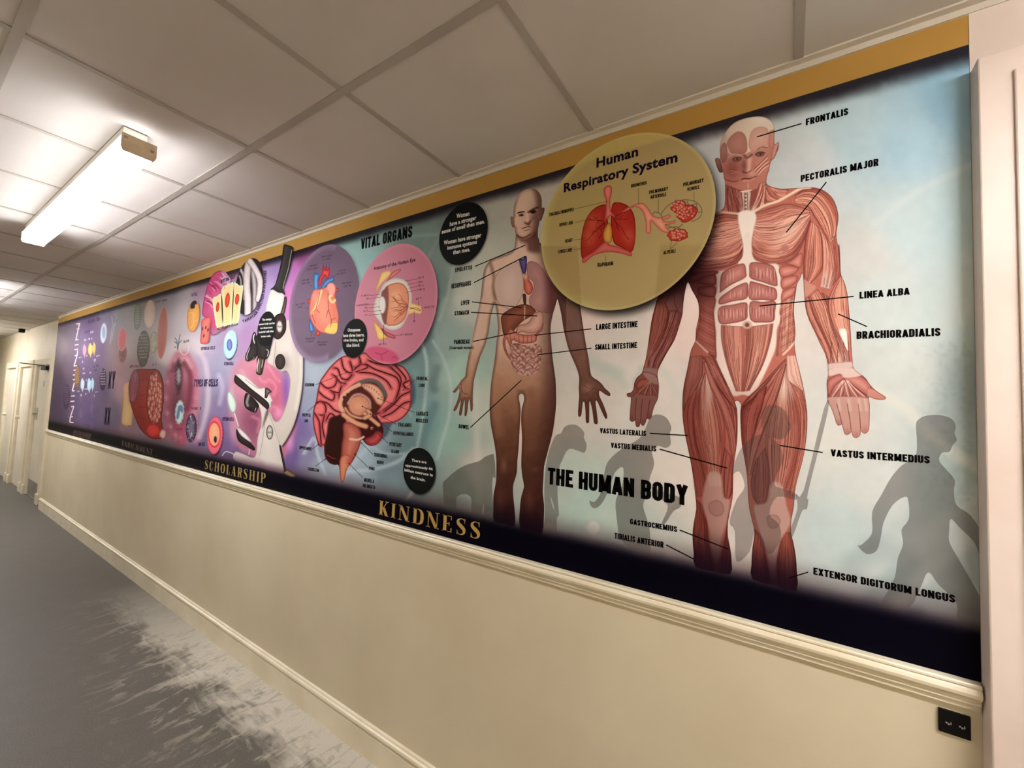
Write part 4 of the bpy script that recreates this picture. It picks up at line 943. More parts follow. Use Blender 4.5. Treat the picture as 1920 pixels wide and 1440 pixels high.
mf.stroke(T('B', (115, 955), (170, 1010), (225, 1058)), 3.2, (226, 184, 160), .95); mf.stroke(T('B', (1005, 968), (960, 1025), (905, 1078)), 3.2, (234, 194, 170), .95)
# right arm (viewer's right)
mf.fib(T('B', (1150, -125), (1108, 20), (1092, 150), (1086, 300), (1100, 430)), T('B', (1215, -75), (1245, 10), (1258, 150), (1250, 320), (1150, 440)), (198, 100, 82), (232, 160, 134), (124, 46, 40), 12, seed=31)
mf.fib(T('B', (1218, -75), (1250, 10), (1262, 150), (1258, 320), (1240, 470)), T('B', (1310, 40), (1345, 150), (1368, 320), (1330, 490)), (204, 108, 88), (240, 178, 150), (124, 46, 40), 12, seed=32, pale=(0, .4, (206, 180, 176)))
mf.fib(T('B', (1352, 20), (1362, 160), (1378, 330), (1350, 460)), T('B', (1392, 0), (1416, 160), (1420, 280), (1420, 370)), (178, 82, 70), (210, 124, 106), (110, 40, 36), 6, seed=33)
mf.region(T('B', (1090, 400), (1150, 440), (1200, 470), (1160, 520), (1100, 560), (1092, 480)), (204, 134, 118), .9, 1.5)
mf.fib(T('B', (1110, 570), (1120, 700), (1190, 860), (1265, 1000), (1312, 1160)), T('B', (1140, 560), (1170, 700), (1250, 870), (1330, 1050), (1362, 1155)), (180, 90, 76), (216, 138, 116), (106, 40, 36), 7, seed=34)
mf.fib(T('B', (1130, 565), (1170, 700), (1250, 870), (1330, 1050), (1365, 1155)), T('B', (1215, 490), (1300, 630), (1335, 800), (1400, 1000), (1440, 1150)), (198, 106, 86), (238, 172, 142), (120, 46, 40), 11, seed=35, pale=(0, .2, (216, 176, 160)))
mf.fib(T('B', (1250, 520), (1310, 640), (1345, 810), (1410, 1000), (1450, 1150)), T('B', (1310, 560), (1340, 760), (1400, 900), (1470, 1040), (1500, 1150)), (150, 74, 64), (206, 138, 122), (84, 32, 30), 9, seed=36, pale=(0, .35, (206, 160, 148)))
mf.fib(T('B', (1425, 380), (1345, 500), (1310, 620), (1335, 760), (1400, 900), (1480, 1050)), T('B', (1430, 380), (1482, 530), (1500, 720), (1508, 900), (1500, 1050)), (212, 120, 98), (244, 182, 152), (130, 52, 44), 10, seed=37)
mf.region(T('B', (1408, 860), (1470, 855), (1482, 960), (1486, 1040), (1440, 950)), (236, 222, 212), .95, 1.5)
for x0, x1 in ((1340, 1330), (1400, 1390), (1450, 1452), (1490, 1500)): mf.stroke(T('B', (x0, 960), (x1, 1150)), 1.4, (88, 36, 32), .8)
mf.region(T('B', (1306, 1165), (1420, 1150), (1536, 1145), (1538, 1195), (1420, 1212), (1312, 1245)), (206, 172, 166), 1, .8, edge=(140, 92, 88), ew=1.6)
for sgn, reg, pl in ((1, 'C', [(1228, 105), (1330, 110), (1425, 133), (1478, 195), (1470, 262), (1440, 270), (1330, 262), (1228, 262), (1222, 190)]),):
    mf.region(T(reg, *pl), (186, 104, 94), 1, 1, edge=(104, 44, 42), ew=3, hi=(214, 140, 126))
mf.region(T('C', (1310, 150), (1400, 135), (1478, 190), (1465, 255), (1390, 210)), (196, 106, 96), 1, .8, edge=(96, 38, 38), ew=2.4, hi=(226, 158, 144)); mf.region(T('C', (1225, 170), (1290, 130), (1330, 150), (1270, 200), (1240, 255), (1224, 240)), (186, 96, 88), 1, .8, edge=(96, 38, 38), ew=2.4, hi=(214, 140, 126))
mf.region(T('C', (1240, 100), (1400, 98), (1430, 135), (1330, 152), (1300, 128), (1235, 140)), (212, 182, 174), .95, 1)
for x0, x1 in ((1315, 1250), (1318, 1300), (1325, 1350), (1335, 1400), (1340, 1445)): mf.stroke(T('C', (x0, 165), ((x0 + x1) / 2, 220), (x1, 265)), 2.2, (226, 196, 186), .9); mf.stroke(T('C', (x0 + 14, 175), ((x0 + x1) / 2 + 14, 220), (x1 + 14, 262)), 1.2, (84, 32, 32), .8)
mf.region(T('C', (1225, 270), (1330, 262), (1445, 268), (1474, 290), (1473, 400), (1470, 450), (1455, 476), (1435, 478), (1421, 462), (1419, 486), (1396, 506), (1374, 496), (1366, 468), (1344, 487), (1324, 478), (1311, 428), (1288, 432), (1262, 370), (1240, 315)), (214, 168, 154), 1, 1)
mf.region(T('C', (1460, 215), (1510, 226), (1571, 270), (1550, 281), (1500, 276), (1462, 262)), (216, 142, 124), 1, 1, edge=(160, 90, 78), ew=2)
for x0, x1, y0, y1 in ((1278, 1312, 300, 430), (1340, 1366, 300, 470), (1405, 1421, 300, 465)): mf.stroke(T('C', (x0, y0), ((x0 + x1) / 2 + 2, (y0 + y1) / 2), (x1, y1)), 1.8, (120, 76, 70), .85)
for x, y in ((1290, 420), (1342, 470), (1394, 490), (1446, 460)): mf.blob(T('C', (x, y))[0], 7, 9, (196, 112, 96), .6)
for x in (1300, 1360, 1420, 1455): mf.stroke(T('C', (x - 10, 280), (x, 340)), 5, (236, 210, 200), .6, .9)
# left arm
mf.region(T('N', (440, 180), (500, 130), (582, 150), (584, 220), (575, 320), (520, 300), (450, 300), (420, 240)), (170, 110, 98), 1, 1.5, edge=(110, 60, 54), ew=3)
mf.stroke(T('N', (505, 150), (508, 240), (540, 300)), 1.4, (90, 42, 38), .8)
mf.fib(T('N', (340, 210), (310, 340), (290, 480), (262, 640), (250, 740)), T('N', (420, 230), (450, 320), (420, 470), (330, 640), (262, 740)), (176, 86, 66), (206, 122, 98), (92, 36, 30), 9, seed=41, pale=(0, .28, (196, 156, 142)))
mf.fib(T('N', (450, 310), (425, 470), (340, 640), (270, 730), (262, 810)), T('N', (520, 300), (470, 440), (390, 600), (330, 720), (300, 812)), (168, 84, 72), (206, 136, 120), (84, 32, 30), 8, seed=42, pale=(0, .3, (186, 140, 128)))
mf.fib(T('N', (515, 300), (470, 440), (395, 610), (330, 730), (305, 812)), T('N', (574, 330), (545, 430), (500, 560), (400, 735), (360, 812)), (158, 76, 68), (196, 122, 110), (80, 30, 30), 9, seed=43)
for k in range(5): mf.stroke(T('N', (255 + k * 24, 740), (240 + k * 26, 810)), 1.4, (76, 28, 26) if k % 2 else (206, 160, 146), .8)
mf.region(T('N', (222, 815), (360, 825), (350, 890), (300, 880), (216, 842)), (182, 142, 134), 1, .8, edge=(120, 80, 74), ew=1.6)
mf.region(T('N', (212, 850), (340, 885), (362, 985), (352, 1090), (250, 1065), (160, 1040), (140, 960), (170, 900)), (166, 92, 80), 1, 1, edge=(92, 40, 36), ew=3)
mf.region(T('N', (160, 960), (200, 920), (280, 910), (270, 960), (210, 990), (165, 1005)), (186, 96, 66), 1, .8, edge=(100, 40, 32), ew=2.4, hi=(210, 132, 98))
mf.region(T('N', (225, 855), (330, 885), (355, 960), (300, 950), (240, 900)), (196, 160, 150), .95, 1)
for x1, y1 in ((170, 1050), (230, 1062), (290, 1070), (340, 1040)): mf.stroke(T('N', (285, 930), ((285 + x1) / 2, 990), (x1, y1)), 1.8, (206, 164, 150), .9); mf.stroke(T('N', (292, 940), ((292 + x1) / 2 + 8, 1000), (x1 + 12, y1)), 1.2, (84, 34, 30), .8)
mf.region(T('N', (110, 1050), (240, 1062), (350, 1080), (326, 1150), (294, 1265), (256, 1272), (226, 1336), (195, 1314), (170, 1350), (150, 1300), (120, 1301), (99, 1270), (106, 1150)), (170, 130, 120), 1, 1.2)
mf.region(T('N', (72, 1060), (112, 1035), (140, 985), (165, 1030), (120, 1078), (90, 1080)), (158, 104, 94), 1, 1, edge=(100, 56, 52), ew=2)
for a_, b_ in (((160, 1080), (148, 1290)), ((215, 1090), (197, 1312)), ((280, 1100), (258, 1270))): mf.stroke(T('N', a_, ((a_[0] + b_[0]) / 2 - 2, 1190), b_), 1.8, (96, 58, 54), .85)
for x, y in ((120, 1270), (170, 1320), (222, 1305), (272, 1250)): mf.blob(T('N', (x, y))[0], 5, 8, (140, 80, 72), .6)
# legs
LM, LH, LL = (170, 80, 66), (214, 136, 116), (98, 34, 30)
def leg(A_, B_, mid=LM, hi=LH, lo=LL, **k): mf.fib(T('C', *A_), T('C', *B_), mid, hi, lo, **k)
leg([(412, 30), (385, 200), (375, 300), (390, 380)], [(495, 20), (488, 150), (440, 240), (400, 330)], (172, 92, 76), (200, 124, 106), (110, 46, 40), n=5, seed=51)
leg([(520, 50), (600, 170), (680, 290), (697, 420), (680, 600)], [(500, 60), (560, 190), (620, 330), (660, 470), (682, 600)], (160, 72, 60), (196, 112, 96), (92, 30, 28), n=9, seed=52)
leg([(560, 20), (600, 110), (660, 240), (692, 320)], [(495, 30), (540, 130), (610, 250), (690, 340)], (158, 70, 60), (196, 112, 96), (92, 30, 28), n=12, seed=53)
leg([(440, 235), (385, 330), (388, 470), (410, 570), (445, 740), (460, 850)], [(470, 200), (445, 360), (455, 520), (505, 690), (520, 840)], (160, 70, 56), (196, 108, 90), (96, 32, 28), n=8, seed=54)
leg([(505, 115), (455, 240), (440, 380), (460, 520), (520, 720)], [(520, 115), (570, 250), (618, 400), (625, 560), (600, 720)], (190, 98, 80), (232, 166, 144), (116, 42, 36), n=22, seed=55, rim=.5, pale=(.22, 0, (232, 206, 190)))
mf.blob(T('C', (530, 260))[0], 9, 40, (236, 210, 194), .7, 8)
leg([(498, 60), (540, 210), (600, 340), (640, 480), (665, 640)], [(516, 60), (572, 190), (642, 325), (682, 460), (690, 560)], (182, 96, 82), (206, 128, 112), (104, 38, 34), n=5, seed=56)
leg([(622, 560), (600, 700), (600, 810), (625, 865)], [(676, 640), (673, 750), (664, 830), (640, 866)], (158, 66, 56), (198, 112, 96), (92, 28, 26), n=8, seed=57)
leg([(445, 860), (440, 980), (434, 1090), (442, 1190), (450, 1262)], [(500, 900), (520, 1000), (530, 1120), (560, 1285)], (150, 62, 46), (186, 102, 82), (88, 30, 26), n=7, seed=58)
leg([(645, 960), (625, 1080), (605, 1200), (600, 1300)], [(655, 930), (641, 1080), (663, 1230), (656, 1305)], (140, 48, 42), (176, 84, 70), (82, 24, 24), n=6, seed=59)
mf.region(T('C', (520, 730), (560, 700), (600, 730), (618, 850), (650, 870), (640, 960), (620, 1040), (600, 1110), (590, 1200), (570, 1280), (550, 1160), (525, 1010), (490, 880)), (206, 172, 160), .95, 3)
mf.region(T('C', (530, 890), (580, 870), (615, 900), (610, 950), (570, 965), (535, 940)), (184, 144, 136), .9, 1.5, edge=(150, 106, 100), ew=3); mf.stroke(T('C', (545, 1080), (565, 1200), (580, 1280)), 7, (206, 178, 130), .7, .9)
for k in range(9): mf.stroke(T('C', (530 + k * 9, 690 + (k % 3) * 10), (535 + k * 8, 790)), 1.2, (238, 214, 200), .6)
leg([(985, 20), (990, 150), (1040, 230), (1095, 330)], [(1040, 20), (1070, 130), (1095, 262), (1106, 350)], (222, 158, 140), (240, 190, 172), (160, 90, 78), n=5, seed=61)
leg([(980, 40), (930, 90), (840, 190), (730, 300), (716, 400)], [(985, 60), (930, 140), (860, 250), (790, 350), (725, 480)], (162, 74, 64), (200, 118, 102), (92, 30, 28), n=12, seed=62)
leg([(800, 260), (725, 330), (716, 430), (735, 600), (752, 700)], [(870, 200), (840, 330), (810, 430), (780, 560), (765, 700)], (150, 62, 54), (186, 100, 88), (84, 26, 26), n=9, seed=63)
leg([(1000, 170), (1060, 300), (1066, 480), (1040, 640), (1000, 830)], [(1080, 230), (1106, 380), (1098, 540), (1070, 680), (1030, 850)], (196, 102, 80), (230, 154, 128), (120, 46, 38), n=8, seed=64)
leg([(972, 130), (900, 300), (862, 510), (872, 680), (890, 800)], [(985, 130), (1040, 290), (1066, 460), (1040, 640), (985, 800)], (192, 100, 82), (232, 164, 142), (116, 42, 36), n=24, seed=65, rim=.45, pale=(.25, 0, (236, 212, 196)))
mf.blob(T('C', (965, 230))[0], 14, 34, (238, 214, 196), .7, 5)
leg([(955, 90), (880, 270), (800, 470), (765, 640), (758, 720)], [(985, 70), (935, 250), (850, 470), (800, 620), (775, 720)], (180, 92, 78), (208, 130, 112), (106, 38, 34), n=5, seed=66)
leg([(800, 640), (778, 750), (788, 850), (830, 912)], [(862, 560), (885, 700), (872, 850), (842, 912)], (148, 60, 52), (186, 104, 90), (84, 26, 26), n=8, seed=67)
leg([(800, 1040), (782, 1180), (786, 1335)], [(850, 1090), (870, 1230), (890, 1365)], (146, 56, 46), (184, 96, 78), (84, 26, 26), n=7, seed=68)
leg([(960, 1060), (930, 1200), (935, 1380)], [(1012, 1060), (1040, 1210), (1044, 1405)], (150, 62, 46), (190, 106, 84), (88, 30, 26), n=7, seed=69)
mf.region(T('C', (890, 790), (920, 760), (965, 800), (985, 900), (1010, 990), (985, 1050), (950, 1110), (930, 1200), (900, 1330), (880, 1200), (830, 1060), (800, 950), (800, 900), (870, 880)), (208, 174, 162), .95, 3)
mf.region(T('C', (870, 970), (920, 955), (950, 990), (930, 1030), (885, 1030)), (180, 142, 134), .85, 1.5, edge=(150, 106, 100), ew=3); mf.stroke(T('C', (870, 1130), (895, 1230), (905, 1330)), 8, (204, 176, 132), .7, .9)
for k in range(9): mf.stroke(T('C', (890 + k * 9, 760 + (k % 3) * 12), (895 + k * 9, 860)), 1.2, (240, 216, 202), .6)
g_ = mf.C[:, :3].mean(1, keepdims=True); mf.C[:, :3] = g_ + (mf.C[:, :3] - g_) * .74 + 10
mf.C[:, :3] = np.clip(128 + (mf.C[:, :3] - 128) * 1.12, 0, 250)
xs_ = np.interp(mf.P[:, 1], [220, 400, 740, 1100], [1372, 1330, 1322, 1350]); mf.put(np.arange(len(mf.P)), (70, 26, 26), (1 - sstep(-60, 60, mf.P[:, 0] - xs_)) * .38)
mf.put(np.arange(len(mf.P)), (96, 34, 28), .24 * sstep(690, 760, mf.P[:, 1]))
mf.rim((70, 26, 26), 2.4, .45)
# the print darkens toward the disc and the navy foot
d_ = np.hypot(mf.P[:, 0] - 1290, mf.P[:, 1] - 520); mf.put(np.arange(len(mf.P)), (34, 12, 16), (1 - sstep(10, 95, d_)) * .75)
zz = px2wall(mf.P)[:, 2]; mf.put(np.arange(len(zz)), (24, 10, 24), (1 - sstep(ZR + .11, ZR + .24, zz)) * .92)
mf.put(np.arange(len(zz)), (214, 196, 190), sstep(ZT - .17, ZT - .09, zz) * .35)
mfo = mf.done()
for s_, reg, bl, br, tl in [('FRONTALIS', 'A', (1108, 266), (1490, 168), (1106, 206)), ('PECTORALIS MAJOR', 'A', (1062, 776), (1765, 626), (1062, 714)), ('LINEA ALBA', 'P', (1611.5, 560.3), (1706, 552.5), (1611.5, 547.2)), ('BRACHIORADIALIS', 'P', (1606, 635.8), (1763.5, 630), (1606, 621.5)),
                            ('VASTUS INTERMEDIUS', 'P', (1557.5, 855.5), (1743.5, 869.5), (1556.8, 842.3)), ('EXTENSOR DIGITORUM LONGUS', 'P', (1525, 1077), (1791, 1131), (1525, 1063.8)), ('VASTUS LATERALIS', 'P', (1124.7, 812), (1211.4, 818), (1124.7, 802.3)),
                            ('VASTUS MEDIALIS', 'P', (1145.2, 839.8), (1230.4, 847), (1145, 829.6)), ('GASTROCNEMIUS', 'P', (1181.2, 982.5), (1269.6, 998), (1181, 972.2)), ('TIBIALIS ANTERIOR', 'P', (1152, 1009.6), (1244.5, 1027.5), (1151.5, 998.5))]:
    caption(mfo, s_, reg, bl, br, tl)
for reg, sg in [('A', [(1070, 248), (668, 368)]), ('A', [(1293, 775), (932, 1228)]), ('B', [(1540, 556), (690, 642)]), ('B', [(1660, 828), (1398, 713)]), ('C', [(1198, 590), (945, 548)]), ('C', [(1112, 1292), (998, 1327)]), ('HB', [(1310, 75), (1740, 100)]), ('C', [(240, 570), (638, 682)]), ('C', [(358, 1045), (645, 1158)]), ('C', [(278, 1132), (440, 1215)])]:
    lines('leader_line', [T(reg, *sg)], 2.3, (9, 7, 9), mfo, 7.2)

# ------------------------------------------------------------------ figure with the organs
out = (T('OH', (335, 610), (350, 590), (382, 600), (383, 500), (400, 400), (435, 290), (490, 205), (580, 142), (680, 120), (762, 137), (820, 190), (855, 270), (863, 360), (863, 450), (890, 438), (908, 450), (908, 500), (882, 580), (855, 660), (825, 672), (815, 740), (800, 800), (795, 930), (815, 970), (830, 1040))
       + T('E', (800, 470), (830, 465), (880, 480), (960, 500), (1010, 540), (1032, 600), (1042, 680), (1052, 800), (1075, 960), (1095, 1100), (1120, 1250), (1148, 1400))
       + T('F', (1132, 60), (1142, 110), (1157, 180), (1200, 210), (1235, 240), (1257, 272), (1290, 300), (1299, 322), (1285, 331), (1250, 312), (1216, 290), (1216, 330), (1240, 380), (1270, 460), (1275, 490), (1260, 501), (1230, 440), (1200, 372), (1186, 372), (1196, 450), (1204, 530), (1190, 541), (1174, 530), (1164, 450), (1148, 378), (1140, 380), (1139, 520), (1128, 533), (1114, 525), (1111, 450), (1104, 380), (1091, 380), (1081, 470), (1068, 486), (1055, 475), (1058, 400), (1064, 330), (1060, 270), (1064, 190), (1040, 110), (1000, 20))
       + T('E', (975, 1230), (945, 1100), (930, 1000), (904, 890), (898, 890), (885, 935), (866, 1000), (851, 1080), (851, 1160), (856, 1230), (862, 1290))
       + T('F', (862, 20), (872, 100), (886, 200), (891, 300), (891, 400), (881, 500), (866, 600), (841, 700), (820, 780), (801, 860), (796, 950), (791, 1050), (801, 1150), (799, 1240), (784, 1370), (700, 1350), (619, 1330), (618, 1180), (630, 1080), (650, 1010), (640, 950), (629, 860), (631, 760), (635, 640), (628, 520), (632, 430), (648, 370), (649, 328), (632, 312), (616, 320), (612, 350), (622, 400), (625, 450), (620, 540), (615, 620), (610, 720), (600, 820), (597, 900), (581, 960), (568, 1010), (571, 1100), (580, 1180), (580, 1310), (500, 1290), (424, 1270), (420, 1180), (420, 1080), (431, 1020), (441, 960), (443, 850), (440, 780), (430, 700), (415, 620), (400, 540), (392, 440), (394, 350), (401, 250), (410, 180), (420, 120))
       + T('E', (430, 1330), (440, 1240), (446, 1180), (455, 1100), (450, 1040), (441, 960), (430, 915), (424, 935), (400, 1020), (386, 1130), (356, 1240), (321, 1320))
       + T('F', (280, 190), (271, 250), (266, 330), (267, 400), (262, 442), (250, 442), (247, 400), (238, 350), (226, 440), (216, 481), (203, 475), (205, 440), (204, 352), (186, 450), (176, 478), (162, 470), (165, 440), (177, 357), (150, 420), (131, 444), (120, 435), (140, 390), (160, 330), (165, 272), (135, 305), (115, 300), (130, 280), (165, 235), (180, 210), (208, 182))
       + T('E', (215, 1410), (231, 1320), (261, 1180), (286, 1060), (310, 950), (326, 850), (336, 760), (345, 690), (360, 640), (390, 600), (440, 570), (520, 545), (575, 505), (585, 430))
       + T('OH', (425, 900), (410, 850), (402, 782), (385, 782), (360, 760), (342, 690)))
of = Art('organ_figure', out, mural, 5, step=1.75, base=(176, 142, 122), sm=2, label='bald pale figure showing internal organs')
Pp = of.P; al = np.arange(len(Pp))
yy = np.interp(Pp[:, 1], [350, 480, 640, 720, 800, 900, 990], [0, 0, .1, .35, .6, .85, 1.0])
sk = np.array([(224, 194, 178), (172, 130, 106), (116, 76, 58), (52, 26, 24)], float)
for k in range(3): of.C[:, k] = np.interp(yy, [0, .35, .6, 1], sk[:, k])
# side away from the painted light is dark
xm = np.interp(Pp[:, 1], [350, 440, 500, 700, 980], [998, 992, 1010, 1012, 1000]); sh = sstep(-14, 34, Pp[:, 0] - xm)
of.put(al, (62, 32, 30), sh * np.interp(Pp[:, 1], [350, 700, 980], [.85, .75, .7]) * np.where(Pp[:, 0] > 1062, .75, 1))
of.grain(10, 6, 6)
d2 = of.D; of.put(al, (70, 40, 36), (1 - sstep(0, 7, d2)) * .55)
for c, rx, ry, rot, col, op in [((620, 260), 22, 20, 0, (214, 186, 166), .8), ((600, 800), 20, 34, 0, (196, 150, 132), .5), ((580, 560), 16, 12, 0, (206, 166, 146), .5)]: of.blob(T('OH', c)[0], rx, ry, col, op, rot)
of.region(T('OH', (720, 130), (820, 190), (866, 300), (863, 460), (820, 660), (800, 900), (720, 960), (690, 850), (720, 700), (680, 640), (700, 560), (790, 500), (760, 300)), (92, 56, 50), .6, 7)
of.stroke(T('OH', (445, 545), (490, 522), (580, 515)), 3, (60, 36, 32), .95); of.stroke(T('OH', (640, 520), (720, 470), (795, 440)), 3.4, (60, 34, 32), .85)
of.blob(T('OH', (515, 570))[0], 6, 3, (70, 46, 42), .9, -8, .5); of.blob(T('OH', (525, 570))[0], 2, 2, (20, 12, 12), 1, 0, .6); of.blob(T('OH', (720, 515))[0], 7, 4, (26, 12, 12), .9, -10, .5)
of.stroke(T('OH', (610, 560), (622, 640), (615, 690)), 3.4, (226, 198, 180), .7, .9); of.region(T('OH', (560, 690), (630, 690), (690, 640), (660, 740), (600, 735)), (92, 54, 48), .8, 2)
of.stroke(T('OH', (515, 805), (580, 780), (640, 765), (690, 775)), 1.8, (70, 34, 32), .95); of.stroke(T('OH', (550, 825), (600, 830), (660, 800)), 2.4, (124, 80, 70), .7)
of.region(T('OH', (335, 620), (350, 590), (395, 640), (400, 775), (365, 760)), (150, 108, 92), .9, 1, edge=(80, 48, 42), ew=2); of.stroke(T('OH', (402, 780), (420, 880), (500, 945), (580, 945), (680, 880)), 3, (96, 58, 52), .75)
of.region(T('OH', (430, 905), (560, 955), (690, 890), (800, 820), (800, 940), (830, 1050), (830, 1200), (640, 1180), (600, 1060), (500, 1010)), (80, 46, 42), .75, 6)
of.stroke(T('E', (400, 620), (425, 720), (420, 800), (440, 880)), 6, (120, 84, 70), .6, .9); of.stroke(T('E', (340, 900), (310, 1060), (255, 1250)), 9, (216, 186, 170), .6, .9)
of.blob(T('E', (440, 850))[0], 7, 12, (130, 90, 76), .7); of.blob(T('F', (500, 850))[0], 6, 12, (150, 104, 90), .6); of.blob(T('F', (730, 880))[0], 7, 5, (104, 66, 56), .6)
for x, y, ry in ((470, 1130, 30), (690, 1120, 26)): of.blob(T('F', (x, y))[0], 9, ry, (110, 62, 56), .6)
of.stroke(T('F', (450, 200), (440, 400), (470, 600)), 16, (170, 124, 98), .35, .9); of.stroke(T('F', (700, 300), (720, 500), (700, 700)), 18, (118, 78, 60), .4, .9)
for c in ((185, 270), (1130, 270)): of.blob(T('F', c)[0], 10, 9, (186, 140, 124), .5)
for ln in ([(178, 230), (190, 300), (235, 320)], [(1080, 330), (1140, 300), (1200, 250)], [(1090, 240), (1130, 270), (1200, 280)]): of.stroke(T('F', *ln), 1.6, (96, 58, 52), .7)
of.region(T('F', (600, 285), (655, 285), (650, 305), (605, 305)), (126, 92, 80), .8, 1.5)
al = np.arange(len(of.P)); zz = px2wall(of.P)[:, 2]; of.put(al, (22, 10, 24), (1 - sstep(ZR + .10, ZR + .22, zz)) * .9)
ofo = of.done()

def organ(name, reg, pts, base, edge, hi, parent, layer=8, step=1.5, ew=3, eo=.75, ho=.6, sm=4, deco=None, label=None):
    a = Art(name, T(reg, *pts), parent, layer, step=step, base=base, sm=sm, label=label)
    mx = max(a.D.max(), .1); i = np.arange(len(a.P))
    a.put(i, hi, sstep(.2, .95, a.D / mx) * ho); a.put(i, edge, (1 - sstep(0, ew, a.D)) * eo)
    if deco: deco(a)
    return a.done()
organ('trachea', 'E', [(612, 590), (640, 580), (668, 560), (672, 600), (662, 690), (640, 690), (625, 640)], (70, 62, 120), (40, 34, 76), (130, 120, 170), ofo, layer=7)
organ('lung', 'E', [(590, 600), (625, 640), (645, 720), (650, 790), (638, 850), (600, 930), (560, 965), (470, 930), (440, 870), (425, 780), (440, 700), (500, 640)], (206, 178, 168), (140, 104, 96), (224, 200, 192), ofo, layer=7, eo=.6)
organ('lung', 'E', [(668, 640), (690, 600), (760, 620), (830, 720), (875, 820), (880, 900), (860, 985), (800, 985), (720, 960), (690, 920), (690, 870), (715, 830), (720, 760), (680, 720)], (172, 126, 126), (110, 68, 70), (196, 152, 150), ofo, layer=7, eo=.45, deco=lambda a: a.put(np.arange(len(a.P)), (84, 44, 46), sstep(1010, 1036, a.P[:, 0]) * .8))
organ('heart', 'E', [(648, 700), (665, 690), (690, 740), (712, 770), (716, 820), (690, 852), (660, 835), (648, 790)], (190, 96, 82), (116, 44, 42), (226, 140, 120), ofo, layer=8, deco=lambda a: a.blob(T('E', (662, 715))[0], 5, 6, (224, 190, 160), .9))
organ('oesophagus_tube', 'E', [(640, 850), (664, 850), (666, 920), (655, 1000), (648, 1040), (640, 1030), (648, 940)], (62, 40, 36), (30, 16, 16), (110, 80, 70), ofo, layer=8)
organ('liver', 'E', [(480, 1010), (540, 960), (620, 925), (680, 925), (720, 950), (740, 985), (690, 1020), (640, 1050), (590, 1100), (560, 1140), (500, 1150), (484, 1090)], (122, 68, 52), (60, 28, 24), (160, 98, 78), ofo, layer=9, deco=lambda a: a.stroke(T('E', (656, 930), (654, 1040)), 2.4, (206, 170, 150), .8))
organ('stomach', 'E', [(770, 975), (792, 990), (797, 1040), (780, 1100), (740, 1135), (680, 1140), (630, 1130), (600, 1150), (590, 1120), (610, 1080), (670, 1065), (700, 1030), (720, 990), (745, 978)], (196, 146, 134), (116, 68, 62), (228, 188, 176), ofo, layer=11)
def rings(a):
    for k in range(7): a.stroke(T('E', (545 + k * 33, 1140 + 20 * math.sin(k)), (552 + k * 31, 1215)), 1.8, (124, 66, 60), .7)
organ('large_intestine', 'E', [(530, 1130), (545, 1105), (590, 1130), (620, 1145), (680, 1150), (740, 1140), (775, 1090), (795, 1060), (790, 1110), (750, 1160), (740, 1200), (690, 1215), (620, 1215), (570, 1190), (560, 1220), (600, 1250), (580, 1270), (540, 1230), (520, 1180), (510, 1220), (530, 1290), (575, 1330), (560, 1350), (515, 1300), (490, 1220), (500, 1160)], (190, 116, 100), (112, 54, 50), (222, 156, 138), ofo, layer=10, deco=rings)
def coils(a):
    rg = random.Random(5)
    for k in range(15):
        y0 = 1238 + k * 15; x0 = 560 + 16 * math.sin(k * 1.7); n_ = 7
        p = [(x0 + j * 34 + rg.uniform(-8, 8), y0 + (20 if j % 2 else -14) + rg.uniform(-9, 9)) for j in range(n_)]
        q = T('E', *p); a.stroke(q, 7.6, (104, 58, 54), .85, .35); a.stroke(q, 5.6, (190, 144, 134), .97, .45); a.stroke([(x - .6, y - .8) for x, y in q], 2.2, (226, 194, 184), .75, .9)
organ('small_intestine', 'E', [(545, 1230), (600, 1215), (680, 1235), (750, 1220), (785, 1260), (775, 1350), (760, 1420), (720, 1450), (680, 1460), (610, 1445), (565, 1400), (550, 1320)], (156, 106, 98), (96, 54, 52), (190, 146, 136), ofo, layer=11, step=1.3, deco=coils)
for s_, reg, bl, br, tl in [('EPIGLOTTIS', 'E', (133, 682), (260, 661), (133, 650)), ('OESOPHAGUS', 'E', (104, 806), (252, 781), (104, 770)), ('LIVER', 'E', (177, 931), (240, 922), (177, 897)), ('STOMACH', 'E', (128, 1007), (237, 999), (128, 974)), ('PANCREAS', 'E', (124, 1222), (243, 1218), (124, 1189)),
                            ('LARGE INTESTINE', 'E', (1190, 1115), (1502, 1093), (1190, 1071)), ('SMALL INTESTINE', 'E', (1182, 1265), (1498, 1250), (1182, 1223)), ('BOWEL', 'F', (160, 572), (238, 581), (160, 541))]:
    caption(ofo, s_, reg, bl, br, tl)
caption(ofo, '(Underneath stomach)', 'E', (90, 1258), (272, 1255), (90, 1237), bold=0.05)
for reg, sg in [('E', [(282, 638), (662, 478)]), ('E', [(275, 760), (662, 560)]), ('E', [(258, 904), (632, 947)]), ('E', [(252, 982), (750, 1010)]), ('E', [(265, 1202), (600, 1130)]), ('F', [(248, 566), (630, 212)]), ('E', [(1155, 1106), (730, 1155)]), ('E', [(1155, 1252), (745, 1302)])]:
    lines('leader_line', [T(reg, *sg)], 1.9, (24, 16, 16), ofo, 12.5)
caption(mural, 'THE HUMAN BODY', 'P', (1026.5, 907.5), (1290, 948.5), (1026.3, 876), name='title_lettering')

